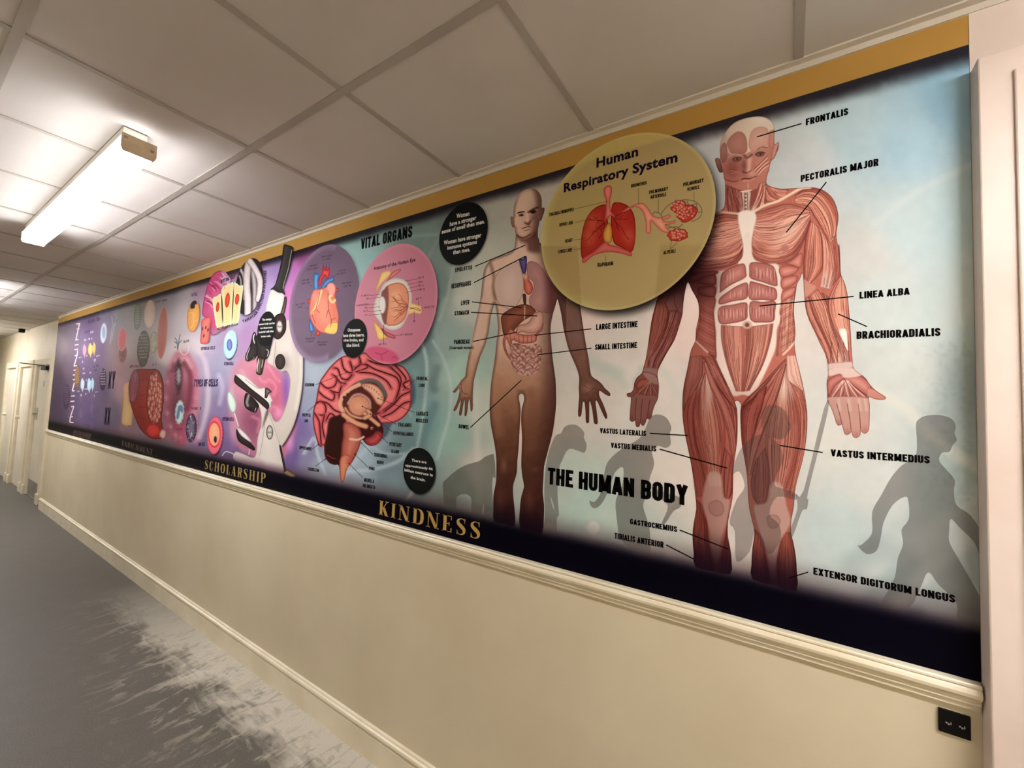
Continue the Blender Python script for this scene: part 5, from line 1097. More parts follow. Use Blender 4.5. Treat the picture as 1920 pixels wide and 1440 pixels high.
# ------------------------------------------------------------------ evolution silhouettes, translucent grey
def silhouette(reg, pts, holes=(), a=.42, col=(112, 100, 98), label=None, extra=()):
    s_ = Art('ape_silhouette' if 'ape' in label else 'man_silhouette', T(reg, *pts), mural, 6.95, step=3, base=col, holes=[T(reg, *h) for h in holes], tint=True, alpha=a, sm=3, label=label)
    z = px2wall(s_.P)[:, 2]; s_.C[:, 3] *= sstep(ZR + .085, ZR + .15, z)
    return s_.done()
silhouette('O', [(40, 600), (65, 570), (120, 520), (200, 470), (300, 440), (340, 410), (380, 395), (408, 398), (420, 560), (402, 552), (395, 640), (402, 860), (345, 860), (332, 745), (308, 860), (245, 850), (240, 695), (140, 695), (135, 830), (60, 800), (45, 700)], a=.5, col=(104, 104, 96), label='grey stooping ape silhouette')
silhouette('O', [(845, 265), (890, 240), (910, 200), (950, 178), (1000, 180), (1040, 210), (1060, 240), (1055, 270), (1075, 320), (1070, 360), (1055, 380), (1010, 365), (960, 350), (930, 370), (905, 420), (880, 480), (868, 560), (866, 700), (876, 830), (860, 850), (852, 1000), (755, 975), (775, 850), (770, 640), (790, 420)], holes=[[(815, 690), (838, 760), (838, 790), (822, 740)]], a=.42, col=(118, 106, 102), label='grey upright ape silhouette')
silhouette('O', [(1530, 130), (1570, 105), (1620, 110), (1660, 140), (1685, 200), (1675, 240), (1680, 320), (1640, 346), (1590, 330), (1545, 370), (1562, 460), (1530, 560), (1510, 680), (1482, 760), (1510, 860), (1532, 960), (1525, 1110), (1415, 1085), (1320, 1000), (1292, 860), (1285, 720), (1330, 620), (1338, 485), (1280, 520), (1250, 600), (1200, 720), (1150, 776), (1110, 770), (1095, 720), (1130, 735), (1180, 660), (1200, 540), (1230, 440), (1330, 350), (1450, 280), (1500, 200)], a=.45, col=(112, 104, 100), label='grey early man silhouette')
silhouette('O', [(1560, 640), (1680, 680), (1740, 700), (1752, 770), (1700, 800), (1640, 890), (1618, 880), (1660, 760), (1570, 690)], a=.45, col=(112, 104, 100), label='grey man silhouette hand holding a blade')
silhouette('C', [(860, 320), (930, 314), (980, 350), (995, 400), (1012, 430), (1000, 470), (960, 512), (900, 502), (856, 480), (836, 400)], a=.34, col=(96, 84, 82), label='grey man silhouette head on the thigh')
silhouette('C', [(850, 482), (905, 508), (950, 560), (965, 640), (930, 710), (915, 780), (960, 800), (1036, 828), (1040, 868), (930, 850), (885, 950), (940, 1010), (950, 1100), (880, 1190), (800, 1062), (770, 1170), (690, 1230), (682, 1050), (650, 1000), (690, 870), (740, 790), (706, 700), (660, 720), (700, 600), (735, 545), (790, 500)], a=.34, col=(96, 84, 82), label='grey spear carrying man silhouette')
silhouette('C', [(1205, 330), (1230, 340), (1112, 820), (1114, 860), (1104, 922), (1075, 935), (1022, 1082), (1000, 1062), (1050, 920), (1040, 830), (1085, 815)], a=.40, col=(112, 102, 98), label='grey man silhouette spear and fist')
silhouette('Q', [(412, 290), (425, 262), (462, 240), (540, 234), (612, 255), (636, 300), (630, 340), (642, 375), (620, 402), (600, 442), (560, 446), (542, 490), (582, 540), (630, 600), (626, 660), (640, 740), (720, 800), (792, 920), (794, 1040), (770, 1020), (740, 950), (660, 870), (608, 818), (600, 880), (600, 950), (650, 1040), (730, 1180), (790, 1300), (795, 1450), (690, 1430), (642, 1380), (640, 1290), (540, 1190), (482, 1118), (440, 1200), (370, 1320), (210, 1312), (240, 1250), (292, 1150), (310, 1040), (340, 960), (330, 880), (372, 820), (370, 720), (350, 694), (282, 740), (230, 840), (215, 920), (190, 1000), (130, 1015), (78, 962), (100, 968), (165, 900), (165, 780), (220, 680), (270, 590), (330, 520), (405, 470), (418, 400)], a=.44, col=(110, 104, 102), label='dark grey walking modern man silhouette')

# ------------------------------------------------------------------ discs
def disc_art(name, c, layer, base, alpha, label, shade=None, sh_off=(0.012, -0.02), step=3.0, parent=mural, tint=True, spread=1.07, sha=.8):
    # blurred printed shadow behind the disc, then the disc
    lo = circle_px((c[0] + sh_off[0], c[1] + sh_off[1], c[2] * spread), 90)
    if shade:
        s_ = Art('printed_shadow', lo, parent, layer - 0.5, step=3.4, base=shade, tint=True, sm=0)
        cx, cz = c[0] + sh_off[0], c[1] + sh_off[1]; w = px2wall(s_.P)
        r = np.hypot(w[:, 0] - cx, w[:, 2] - cz) / (c[2] * spread)
        s_.C[:, 3] = (1 - sstep(.86, 1.0, r)) * sha; s_.done()
    a = Art(name, circle_px(c), parent, layer, step=step, base=base, tint=tint, alpha=alpha, sm=0, label=label)
    w = px2wall(a.P); a.R = np.hypot(w[:, 0] - c[0], w[:, 2] - c[1]) / c[2]; a.W = w
    return a
cR = wall_circle(T('D', (45, 800), (300, 310), (830, 68), (1100, 140), (1280, 400), (1327, 620), (1200, 1010), (900, 1280), (560, 1380), (250, 1250), (80, 960)))
a = disc_art('respiratory_disc', cR, 15, (184, 162, 112), .90, 'mustard disc on the human respiratory system', (20, 8, 14), sha=.85)
i = np.arange(len(a.P)); zz = a.W[:, 2]
a.put(i, (206, 182, 112), sstep(ZT - .01, ZT + .004, zz) * .8)
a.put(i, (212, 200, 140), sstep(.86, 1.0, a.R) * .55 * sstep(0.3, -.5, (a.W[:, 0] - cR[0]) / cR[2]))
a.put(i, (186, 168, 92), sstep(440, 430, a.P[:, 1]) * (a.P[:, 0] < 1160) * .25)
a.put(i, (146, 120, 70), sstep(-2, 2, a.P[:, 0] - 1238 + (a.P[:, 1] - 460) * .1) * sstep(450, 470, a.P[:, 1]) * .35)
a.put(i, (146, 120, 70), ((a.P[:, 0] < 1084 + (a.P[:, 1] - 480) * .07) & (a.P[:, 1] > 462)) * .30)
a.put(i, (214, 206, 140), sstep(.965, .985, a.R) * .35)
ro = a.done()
caption(ro, 'Human', 'D', (460, 327), (765, 240), (455, 262), (24, 14, 38), .038); caption(ro, 'Respiratory System', 'D', (222, 507), (1052, 283), (218, 445), (24, 14, 38), .038)
BR_ = (34, 22, 8)
for s_, bl, br, tl in [('TRACHEA (WINDPIPE)', (115, 685), (295, 645), (115, 660)), ('UPPER LOBE', (190, 760), (290, 740), (190, 735)), ('HEART', (232, 877), (286, 868), (232, 852)), ('LOWER LOBE', (180, 956), (283, 940), (180, 930)), ('DIAPHRAGM', (468, 1054), (582, 1040), (468, 1025)), ('BRONCHUS', (713, 475), (828, 450), (713, 450)),
                       ('PULMONARY', (845, 522), (983, 493), (845, 496)), ('ARTERIOLE', (853, 557), (970, 535), (853, 531)), ('PULMONARY', (1093, 467), (1243, 433), (1093, 439)), ('VENULE', (1122, 501), (1212, 482), (1122, 475)), ('ALVEOLI', (948, 963), (1037, 948), (948, 936))]:
    caption(ro, s_, 'D', bl, br, tl, BR_)
lines('leader_line', [T('D', *p) for p in ([(300, 630), (545, 573)], [(297, 730), (440, 700)], [(293, 857), (380, 845)], [(290, 928), (400, 910)], [(527, 1010), (527, 970)], [(768, 478), (768, 600)], [(912, 560), (912, 660)], [(1172, 503), (1172, 580)], [(1000, 920), (1010, 850)], [(1000, 920), (1050, 875)])], .8, (84, 64, 24), ro, 18)
def veins(reg, cx, cy, pts, w, col, sd):
    def f(a):
        rg = random.Random(sd)
        for p in pts:
            q = [(cx, cy)]; n = 5
            for k in range(1, n + 1): q.append((cx + (p[0] - cx) * k / n + rg.uniform(-9, 9), cy + (p[1] - cy) * k / n + rg.uniform(-9, 9)))
            a.stroke(T(reg, *q), w, col, .75, .6)
            for k in (2, 3, 4):
                b = q[k]; a.stroke(T(reg, b, (b[0] + rg.uniform(-40, 40), b[1] + rg.uniform(-40, 40))), w * .7, col, .7, .6)
    return f
def lungdeco(cx, cy, pts, glow):
    v = veins('D', cx, cy, pts, 1.2, (84, 16, 14), cx)
    def f(a):
        for g in glow: a.blob(T('D', g)[0], 12, 18, (200, 96, 66), .6)
        v(a)
    return f
organ('lung', 'D', [(530, 600), (540, 680), (545, 760), (525, 860), (480, 920), (400, 970), (360, 992), (347, 950), (348, 850), (370, 740), (410, 660), (470, 610)], (160, 44, 34), (92, 14, 14), (186, 66, 48), ro, 16, 1.4, deco=lungdeco(520, 730, [(390, 700), (380, 860), (430, 800), (440, 690), (470, 860)], [(400, 830), (430, 720)]))
organ('lung', 'D', [(575, 600), (610, 580), (680, 600), (730, 660), (746, 760), (742, 870), (715, 945), (650, 915), (590, 880), (572, 800), (565, 700)], (164, 42, 34), (92, 14, 14), (180, 58, 44), ro, 16, 1.4, deco=lungdeco(585, 700, [(700, 700), (700, 860), (640, 800), (660, 640)], [(700, 830)]))
organ('heart', 'D', [(540, 740), (560, 730), (575, 790), (572, 860), (545, 880), (515, 860), (512, 800)], (196, 140, 62), (130, 70, 34), (222, 172, 90), ro, 16.5, 1.3)
organ('windpipe', 'D', [(515, 480), (545, 458), (572, 470), (570, 530), (562, 560), (566, 640), (600, 690), (560, 680), (552, 715), (545, 690), (520, 720), (528, 640), (528, 560), (516, 530)], (206, 104, 96), (140, 50, 50), (232, 150, 140), ro, 17, 1.2)
organ('diaphragm', 'D', [(360, 990), (440, 940), (520, 870), (560, 890), (620, 905), (712, 945), (712, 975), (640, 955), (540, 945), (440, 970), (370, 1026)], (196, 92, 86), (140, 46, 46), (214, 120, 110), ro, 16.2, 1.5)
organ('bronchus', 'D', [(640, 655), (690, 620), (760, 588), (810, 592), (850, 640), (880, 680), (930, 690), (990, 668), (1000, 690), (950, 715), (1000, 722), (1035, 710), (1030, 735), (970, 752), (1000, 790), (1010, 800), (950, 800), (890, 750), (860, 720), (858, 800), (822, 804), (818, 720), (790, 640), (740, 615), (690, 640)], (214, 132, 110), (150, 70, 60), (240, 180, 156), ro, 16.5, 1.3)
def grapes(n, sd, rx, ry, cx, cy):
    def f(a):
        rg = random.Random(sd)
        for k in range(n):
            t = rg.uniform(0, 6.28); q = math.sqrt(rg.random()); c = T('D', (cx + rx * q * math.cos(t), cy + ry * q * math.sin(t)))[0]
            a.blob(c, 3.6, 3.6, (120, 30, 26), .8, 0, .7); a.blob((c[0] - .4, c[1] - .5), 2.9, 2.9, (226, 124, 100), .9, 0, .6); a.blob((c[0] - .8, c[1] - 1), 1.1, 1.1, (246, 190, 166), .8)
    return f
organ('alveoli', 'D', ellipse((1060, 610), 58, 46, -12, wob=.25, seed=2), (190, 70, 58), (120, 30, 26), (206, 90, 76), ro, 17, 1.2, deco=grapes(24, 2, 48, 36, 1060, 610))
organ('alveoli', 'D', ellipse((1118, 660), 82, 62, -18, wob=.2, seed=5), (186, 60, 50), (112, 26, 24), (206, 86, 72), ro, 17.2, 1.2, deco=grapes(40, 3, 66, 48, 1112, 660))
organ('alveoli', 'D', ellipse((1055, 820), 78, 46, -6, wob=.2, seed=7), (186, 64, 54), (112, 26, 24), (206, 90, 76), ro, 17, 1.2, deco=grapes(36, 4, 62, 34, 1055, 820))
lines('capillary_line', [T('D', *p) for p in ([(930, 665), (990, 600), (1080, 565), (1180, 575), (1228, 630), (1215, 690), (1150, 724)], [(870, 670), (890, 652), (930, 670), (945, 710)], [(1120, 570), (1140, 600), (1190, 590)], [(1190, 590), (1200, 650), (1225, 650)], [(960, 740), (1040, 770), (1090, 740)], [(980, 770), (1050, 760), (1080, 790)])], 1.4, (92, 92, 84), ro, 17.5)

def fact_disc(pts, rows, label, step=2.6, col=(214, 212, 208), name='fact_disc', bold=.035):
    c = wall_circle(pts)
    a = disc_art(name, c, 17, (20, 22, 22), 1.0, label, (22, 24, 24), (0.004, -0.006), step, spread=1.06, sha=.75)
    a.put(np.arange(len(a.P)), (34, 42, 40), .4 * (1 - a.R)); o = a.done()
    for s_, reg, bl, br, tl in rows: caption(o, s_, reg, bl, br, tl, col, bold)
    return o
fact_disc(T('E', (15, 430), (240, 155), (385, 330), (150, 625), (330, 210), (60, 280)), [('Women', 'E', (143, 276), (240, 256), (143, 244)), ('have a stronger', 'E', (93, 336), (292, 286), (93, 306)), ('sense of smell then men.', 'E', (32, 393), (355, 313), (32, 364)), ('Women have stronger', 'E', (48, 476), (330, 416), (48, 446)), ('immune systems', 'E', (75, 513), (297, 466), (75, 485)), ('than men.', 'E', (117, 547), (245, 523), (117, 518))], 'black disc about women and their sense of smell')
cH = wall_circle(T('G', (5, 850), (400, 270), (640, 600), (555, 400), (200, 380), (290, 1350), (80, 1200)))
a = disc_art('heart_disc', cH, 14, (122, 104, 124), .84, 'purple disc with a heart', (50, 30, 60), (0.02, -0.012), 2.2, spread=1.05, sha=.5)
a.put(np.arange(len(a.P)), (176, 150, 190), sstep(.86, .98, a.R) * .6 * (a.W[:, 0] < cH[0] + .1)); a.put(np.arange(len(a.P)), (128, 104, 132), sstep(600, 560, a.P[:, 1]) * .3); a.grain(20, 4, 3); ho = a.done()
organ('heart', 'G', [(225, 700), (290, 680), (340, 660), (360, 630), (400, 625), (428, 660), (426, 740), (440, 830), (458, 920), (450, 1020), (430, 1080), (370, 1085), (290, 1070), (230, 1010), (195, 930), (190, 840)], (222, 126, 108), (150, 60, 54), (240, 162, 138), ho, 16, 1.2,
      deco=lambda a: (a.blob(T('G', (390, 680))[0], 9, 13, (232, 160, 150), .95, 0, .6), a.blob(T('G', (245, 760))[0], 9, 16, (236, 150, 136), .8), a.region(T('G', (330, 1060), (380, 990), (440, 980), (440, 1060), (400, 1085)), (240, 206, 110), .95, 1.2), a.stroke(T('G', (300, 700), (260, 820), (215, 900)), 4, (240, 206, 140), .9), a.stroke(T('G', (390, 740), (370, 760), (400, 800), (426, 780)), 4, (240, 214, 150), .9),
                      [a.stroke(T('G', *p), 1.2, (130, 40, 36), .8) for p in ([(290, 700), (250, 860), (215, 900), (250, 1000)], [(360, 690), (365, 860), (390, 960), (380, 1030)], [(250, 860), (290, 900)], [(365, 860), (340, 940)], [(390, 960), (430, 940)], [(380, 990), (440, 980)])]))
organ('blue_vein', 'G', [(235, 540), (260, 545), (285, 545), (275, 600), (272, 680), (240, 690), (228, 640)], (70, 124, 186), (34, 70, 120), (120, 170, 216), ho, 15.5, 1.2)
organ('blue_vein', 'G', [(290, 690), (310, 640), (340, 600), (380, 580), (412, 570), (410, 610), (370, 630), (340, 660), (320, 690)], (66, 120, 190), (34, 70, 120), (110, 160, 216), ho, 15.8, 1.2)
organ('blue_vein', 'G', [(190, 950), (225, 1010), (230, 1060), (195, 1060)], (76, 120, 186), (34, 70, 120), (110, 160, 216), ho, 15.5, 1.2)
organ('red_artery', 'G', [(272, 640), (280, 580), (305, 540), (310, 480), (325, 475), (330, 510), (340, 480), (352, 480), (352, 510), (365, 490), (378, 500), (372, 560), (345, 600), (335, 560), (310, 590), (295, 650)], (206, 56, 66), (130, 22, 32), (230, 96, 96), ho, 15.9, 1.2)
for k, q in enumerate([(270, 1080, 20, 26), (440, 690, 16, 18), (188, 790, 12, 22)]): organ('red_vessel', 'G', ellipse(q[:2], q[2], q[3], wob=.3, seed=k), (200, 70, 70), (130, 30, 36), (226, 110, 100), ho, 15.4, 1.2)
scribble('small_type', [(T('G', p)[0], T('G', q)[0], 3.2) for p, q in [((305, 400), (395, 385)), ((308, 425), (380, 415)), ((195, 485), (262, 468)), ((172, 515), (280, 495)), ((447, 530), (515, 515)), ((440, 555), (525, 540)), ((128, 615), (188, 602)), ((125, 642), (195, 630)), ((485, 640), (580, 625)), ((500, 668), (565, 658)), ((70, 832), (150, 818)), ((85, 855), (140, 848)), ((150, 1138), (245, 1132)), ((165, 1162), (235, 1158)), ((265, 1168), (355, 1165)), ((272, 1192), (340, 1190))]], (58, 44, 66), ho)
lines('leader_line', [T('G', *p) for p in ([(240, 525), (262, 545)], [(205, 590), (225, 600)], [(190, 640), (222, 660)], [(440, 555), (405, 572)], [(320, 450), (320, 480)], [(345, 440), (345, 480)], [(375, 440), (368, 490)], [(150, 850), (190, 860)], [(215, 1110), (210, 1060)])], .7, (70, 54, 84), ho)
cE = wall_circle(T('G', (600, 850), (1050, 265), (1345, 650), (900, 1355), (720, 500), (1250, 400), (1200, 1180)))
a = disc_art('eye_disc', cE, 15, (212, 142, 162), .93, 'pink disc on the anatomy of the human eye', (50, 20, 30), (0.014, -0.018), 2.4, spread=1.05, sha=.7)
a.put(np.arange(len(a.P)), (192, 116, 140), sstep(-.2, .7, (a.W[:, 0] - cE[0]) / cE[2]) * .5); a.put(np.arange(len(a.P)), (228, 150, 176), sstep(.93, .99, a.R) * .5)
a.region(T('G', (690, 1240), (760, 1200), (860, 1205), (960, 1250), (1000, 1310), (960, 1350), (860, 1340), (760, 1310)), (210, 80, 120), .8, 3); [a.stroke(T('G', *p), 1.8, (164, 46, 84), .7) for p in ([(780, 1250), (840, 1270), (900, 1240)], [(840, 1270), (850, 1330)], [(930, 1310), (950, 1290), (990, 1310)])]
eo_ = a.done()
caption(eo_, 'Anatomy of the Human Eye', 'G', (770, 511), (1145, 431), (770, 480), (70, 24, 44), .035)
organ('eyelid_bone', 'G', [(845, 530), (925, 515), (920, 560), (880, 600), (840, 640), (800, 700), (788, 690), (810, 620)], (236, 200, 130), (190, 130, 80), (244, 216, 160), eo_, 16, 1.3); organ('eye_muscle', 'G', [(900, 590), (940, 530), (1010, 500), (1012, 520), (950, 570), (880, 630), (850, 660)], (214, 120, 120), (160, 70, 80), (230, 160, 150), eo_, 16, 1.3)
organ('eyelid_bone', 'G', [(768, 970), (790, 985), (840, 1040), (880, 1090), (892, 1120), (815, 1138), (790, 1070)], (240, 204, 116), (190, 130, 70), (246, 220, 150), eo_, 16, 1.3); organ('eye_muscle', 'G', [(840, 1030), (880, 1060), (960, 1100), (960, 1130), (900, 1110), (860, 1080)], (190, 90, 100), (130, 50, 60), (214, 130, 130), eo_, 16, 1.3)
organ('optic_nerve', 'G', [(1085, 790), (1130, 810), (1200, 835), (1200, 905), (1130, 900), (1070, 910)], (238, 200, 130), (180, 130, 70), (246, 220, 160), eo_, 16, 1.3, deco=lambda a: [a.stroke(T('G', *p), 1.2, c, .85) for p, c in (([(1075, 845), (1110, 850), (1140, 862), (1200, 880)], (60, 30, 24)), ([(1080, 850), (1105, 860), (1145, 850), (1200, 868)], (110, 40, 30)))])
def eye(a):
    a.rim((206, 200, 196), 7, .9); a.region(T('G', ), (0, 0, 0)) if False else None
    a.region(T('G', (870, 680), (920, 640), (1000, 625), (1060, 660), (1088, 740), (1080, 850), (1050, 950), (990, 1000), (930, 1010), (890, 1000), (860, 900), (860, 780)), (226, 150, 118), 1, 1, edge=(150, 70, 50), ew=3, hi=(236, 186, 146))
    a.region(T('G', (840, 720), (870, 680), (900, 660), (905, 800), (890, 940), (880, 1005), (850, 960), (835, 860)), (130, 76, 70), .95, 1.5); a.region(ellipse(T('G', (848, 825))[0], 6.5, 16), (232, 228, 226), 1, 1, edge=(170, 160, 160), ew=2)
    rg = random.Random(3)
    for k in range(11):
        p = [(1085, 840)]; ang = math.radians(130 + k * 10)
        for j in range(4): p.append((p[-1][0] + 44 * math.cos(ang) + rg.uniform(-14, 14), p[-1][1] + 44 * math.sin(ang) * (1 if k > 4 else 1) + rg.uniform(-20, 20)))
        a.stroke(T('G', *p), 1.1, (150, 60, 46), .7)
        a.stroke(T('G', p[2], (p[2][0] - 20 + rg.uniform(-20, 20), p[2][1] + rg.uniform(-60, 60))), 1, (150, 60, 46), .6)
organ('eyeball', 'G', [(770, 860), (785, 780), (820, 720), (860, 640), (920, 595), (990, 585), (1060, 610), (1100, 680), (1115, 770), (1090, 880), (1060, 960), (1010, 1030), (940, 1050), (870, 1025), (820, 970), (785, 920)], (226, 222, 218), (150, 140, 142), (236, 232, 228), eo_, 16.5, 1.3, deco=eye)
scribble('small_type', [(T('G', p)[0], T('G', q)[0], 3.4) for p, q in [((1172, 590), (1222, 582)), ((1172, 628), (1218, 620)), ((1170, 660), (1222, 655)), ((1168, 695), (1232, 690)), ((1152, 780), (1198, 770)), ((1230, 855), (1318, 845)), ((1117, 980), (1147, 978)), ((660, 752), (728, 742)), ((705, 778), (725, 775)), ((615, 838), (722, 826)), ((693, 858), (722, 855)), ((680, 890), (720, 886)), ((693, 925), (720, 922)), ((1008, 1100), (1122, 1096)), ((815, 1185), (892, 1182))]], (84, 32, 54), eo_, seed=9)
lines('leader_line', [T('G', *p) for p in ([(728, 740), (830, 730)], [(728, 770), (830, 755)], [(725, 822), (800, 815)], [(725, 852), (830, 840)], [(722, 885), (840, 875)], [(725, 918), (840, 905)], [(1165, 590), (1050, 610)], [(1165, 625), (1075, 642)], [(1165, 657), (1088, 675)], [(1165, 690), (1060, 712)], [(1175, 785), (1175, 840)], [(1228, 850), (1200, 855)], [(1135, 970), (1135, 880)], [(1005, 1100), (960, 1095)], [(862, 1170), (862, 1000)])], .8, (110, 56, 78), eo_)
fact_disc(T('G', (487, 1150), (600, 950), (712, 1080), (590, 1300)), [('Octopuses', 'G', (537, 1063), (650, 1060), (537, 1036)), ('have three hearts,', 'G', (497, 1113), (687, 1106), (497, 1086)), ('nine brains, and', 'G', (500, 1153), (678, 1150), (500, 1128)), ('blue blood.', 'G', (527, 1201), (645, 1197), (527, 1173))], 'black disc about octopuses and their hearts', 2.2)
fact_disc(T('H', (1037, 1130), (1170, 960), (1330, 1180), (1180, 1372)), [('There are', 'KD', (1030, 29), (1197, 54), (1030, 1)), ('approximately 86', 'KD', (960, 84), (1268, 130), (960, 58)), ('billion neurons in', 'KD', (950, 140), (1268, 200), (950, 111)), ('the brain.', 'KD', (1018, 222), (1185, 256), (1018, 193))], 'black disc about the neurons in the brain', 2.2)
caption(mural, 'VITAL ORGANS', 'G', (653, 327), (1117, 214), (650, 231), (12, 14, 16), name='title_lettering')

# ------------------------------------------------------------------ brain
def braind(a):
    i = np.arange(len(a.P)); a.grain(9, 8, 3)
    gy = [[(560, 190), (590, 230), (640, 220), (650, 160)], [(480, 150), (500, 240), (545, 280), (580, 270), (560, 180)], [(590, 260), (660, 205), (720, 230), (640, 265), (590, 280)], [(700, 200), (780, 250), (880, 285), (980, 330), (1005, 420), (980, 520), (900, 590), (830, 640)],
          [(590, 300), (500, 390), (460, 480), (480, 560)], [(410, 240), (450, 250), (480, 330), (540, 340), (580, 290)], [(290, 370), (350, 420), (420, 400), (440, 330), (400, 300)], [(440, 330), (470, 370), (520, 380)], [(275, 450), (330, 500), (400, 530), (420, 480), (380, 440)], [(400, 450), (460, 460), (480, 400)],
          [(240, 560), (300, 540), (340, 590), (330, 660), (270, 660)], [(300, 540), (360, 560), (420, 620), (480, 640)], [(235, 640), (280, 720), (290, 820), (300, 930)], [(330, 660), (310, 760), (330, 870)], [(340, 720), (380, 650), (430, 680)],
          [(920, 230), (1010, 320), (1010, 400), (970, 520)], [(960, 210), (1060, 330), (1040, 400), (1090, 430)], [(1100, 350), (1040, 380), (1060, 420)], [(1105, 450), (1020, 490), (960, 560), (860, 640)], [(1105, 540), (1040, 560), (940, 640), (850, 680)], [(830, 640), (790, 660), (820, 720)], [(720, 170), (800, 200), (900, 210)], [(640, 130), (660, 200)], [(640, 280), (760, 290), (880, 350), (930, 420)]]
    for g in gy:
        q = T('H', *g); a.stroke([(x + 2.4, y - 1.8) for x, y in q], 4.2, (244, 166, 160), .6, .9); a.stroke(q, 6.5, (140, 40, 52), .6, .9); a.stroke(q, 2.6, (74, 14, 22), .95, .6)
    a.rim((96, 24, 34), 4, .7)
    a.region(T('H', (372, 700), (440, 670), (505, 655), (525, 760), (495, 880), (480, 1040), (465, 1115), (400, 1112), (340, 1050), (325, 960), (350, 830)), (46, 20, 16), 1, 2, edge=(90, 28, 26), ew=4, eo=.6)
    a.stroke(T('H', (345, 1020), (400, 1050), (440, 1055)), 2, (140, 44, 44), .8)
    a.region(T('H', (600, 700), (700, 640), (800, 690), (850, 745), (858, 790), (850, 860), (810, 920), (750, 942), (700, 920), (660, 880), (640, 800)), (62, 18, 18), 1, 2)
    a.region(T('H', (690, 890), (760, 850), (800, 810), (850, 840), (815, 915), (750, 940)), (160, 56, 60), .95, 3, hi=(206, 100, 100)); a.blob(T('H', (756, 782))[0], 3.2, 3.2, (206, 140, 116), .95, 0, .6)
    a.region(T('H', (500, 640), (480, 560), (500, 470), (580, 390), (680, 350), (780, 360), (860, 420), (890, 500), (830, 600), (760, 680), (660, 700), (560, 690)), (84, 34, 30), 1, 2)
    a.stroke(T('H', (640, 375), (720, 350), (800, 365), (850, 420), (880, 490)), 7, (96, 92, 88), .95, .4); a.stroke(T('H', (600, 360), (720, 322), (820, 345), (890, 410)), 3, (206, 130, 124), .8)
    a.region(T('H', (650, 395), (740, 380), (820, 420), (862, 500), (850, 570), (800, 560), (740, 470)), (222, 166, 138), 1, 1.5, edge=(130, 70, 56), ew=3, hi=(236, 188, 160))
    a.stroke(T('H', (500, 640), (470, 570), (490, 500), (560, 430), (640, 390)), 7, (220, 166, 140), 1, .4)
    for k in range(6): a.blob(T('H', (505 + k * 32, 505 - k * 26 + k * k * 2))[0], 3.4, 3.8, (70, 34, 28), .95, 0, .6)
    for k in range(9): a.blob(T('H', (665 + k * 22, 398 + k * k * 1.6))[0], 1.3, 1.6, (100, 50, 42), .9)
    a.region(ellipse(T('H', (640, 580))[0], 21, 20), (206, 140, 112), 1, 1.5, edge=(90, 40, 34), ew=4, hi=(226, 166, 136)); a.stroke(T('H', (540, 560), (590, 490), (660, 480), (730, 530), (740, 600)), 4, (190, 150, 134), .9, .5)
    a.stroke(T('H', (515, 600), (560, 660), (640, 690), (700, 690)), 3.4, (216, 160, 130), .95)
    for ln, w in (([(500, 660), (600, 730), (700, 765)], 8), ([(690, 650), (740, 690), (815, 752)], 6), ([(690, 690), (740, 660), (720, 620)], 6)): a.stroke(T('H', *ln), w + 2, (104, 50, 40), .8, .4); a.stroke(T('H', *ln), w, (222, 166, 130), .95, .5)
    a.region(T('H', (500, 740), (580, 740), (650, 800), (660, 880), (640, 960), (600, 1040), (560, 1090), (490, 1060), (485, 930), (500, 860)), (176, 92, 78), 1, 1.5, edge=(96, 36, 34), ew=4, hi=(214, 140, 120))
    a.stroke(T('H', (560, 880), (630, 885), (680, 860)), 3.5, (232, 196, 176), .95); a.region(T('H', (470, 1060), (510, 1020), (560, 1040), (555, 1110), (530, 1160), (500, 1262), (476, 1255), (465, 1160)), (206, 130, 100), 1, 1.2, edge=(120, 56, 44), ew=3, hi=(226, 160, 124))
    a.blob(T('H', (545, 1080))[0], 7, 9, (190, 84, 80), .8)
    i = np.arange(len(a.P)); z = px2wall(a.P)[:, 2]; a.put(i, (22, 12, 26), (1 - sstep(ZR + .09, ZR + .15, z)) * .8)
bs = Art('printed_shadow', T('H', (660, 140), (800, 190), (960, 210), (1110, 290), (1160, 420), (1150, 560), (1060, 660), (950, 760), (920, 840), (850, 900), (700, 900), (640, 700)), mural, 2, step=3, base=(84, 104, 124), tint=True, alpha=.75, sm=4); bs.C[:, 3] *= sstep(0, 8, bs.D); bs.done()  # soft drop shadow printed behind the brain
bro = organ('brain', 'H', [(560, 122), (480, 140), (395, 210), (332, 290), (286, 362), (263, 460), (250, 540), (228, 612), (222, 712), (238, 812), (270, 925), (300, 952), (322, 935), (330, 1030), (365, 1090), (415, 1112), (455, 1115), (465, 1180), (474, 1255), (500, 1264), (532, 1150), (562, 1110), (600, 1050), (640, 960), (664, 885), (700, 922), (750, 943), (812, 920), (852, 860), (860, 790), (850, 742), (940, 736), (1020, 700), (1080, 640), (1110, 560), (1113, 430), (1105, 340), (1075, 270), (1030, 222), (950, 200), (840, 190), (760, 150), (700, 100), (640, 110)], (226, 118, 118), (140, 46, 56), (234, 136, 134), mural, 9, 1.5, ew=5, sm=4, deco=braind, label='pink cut open brain')
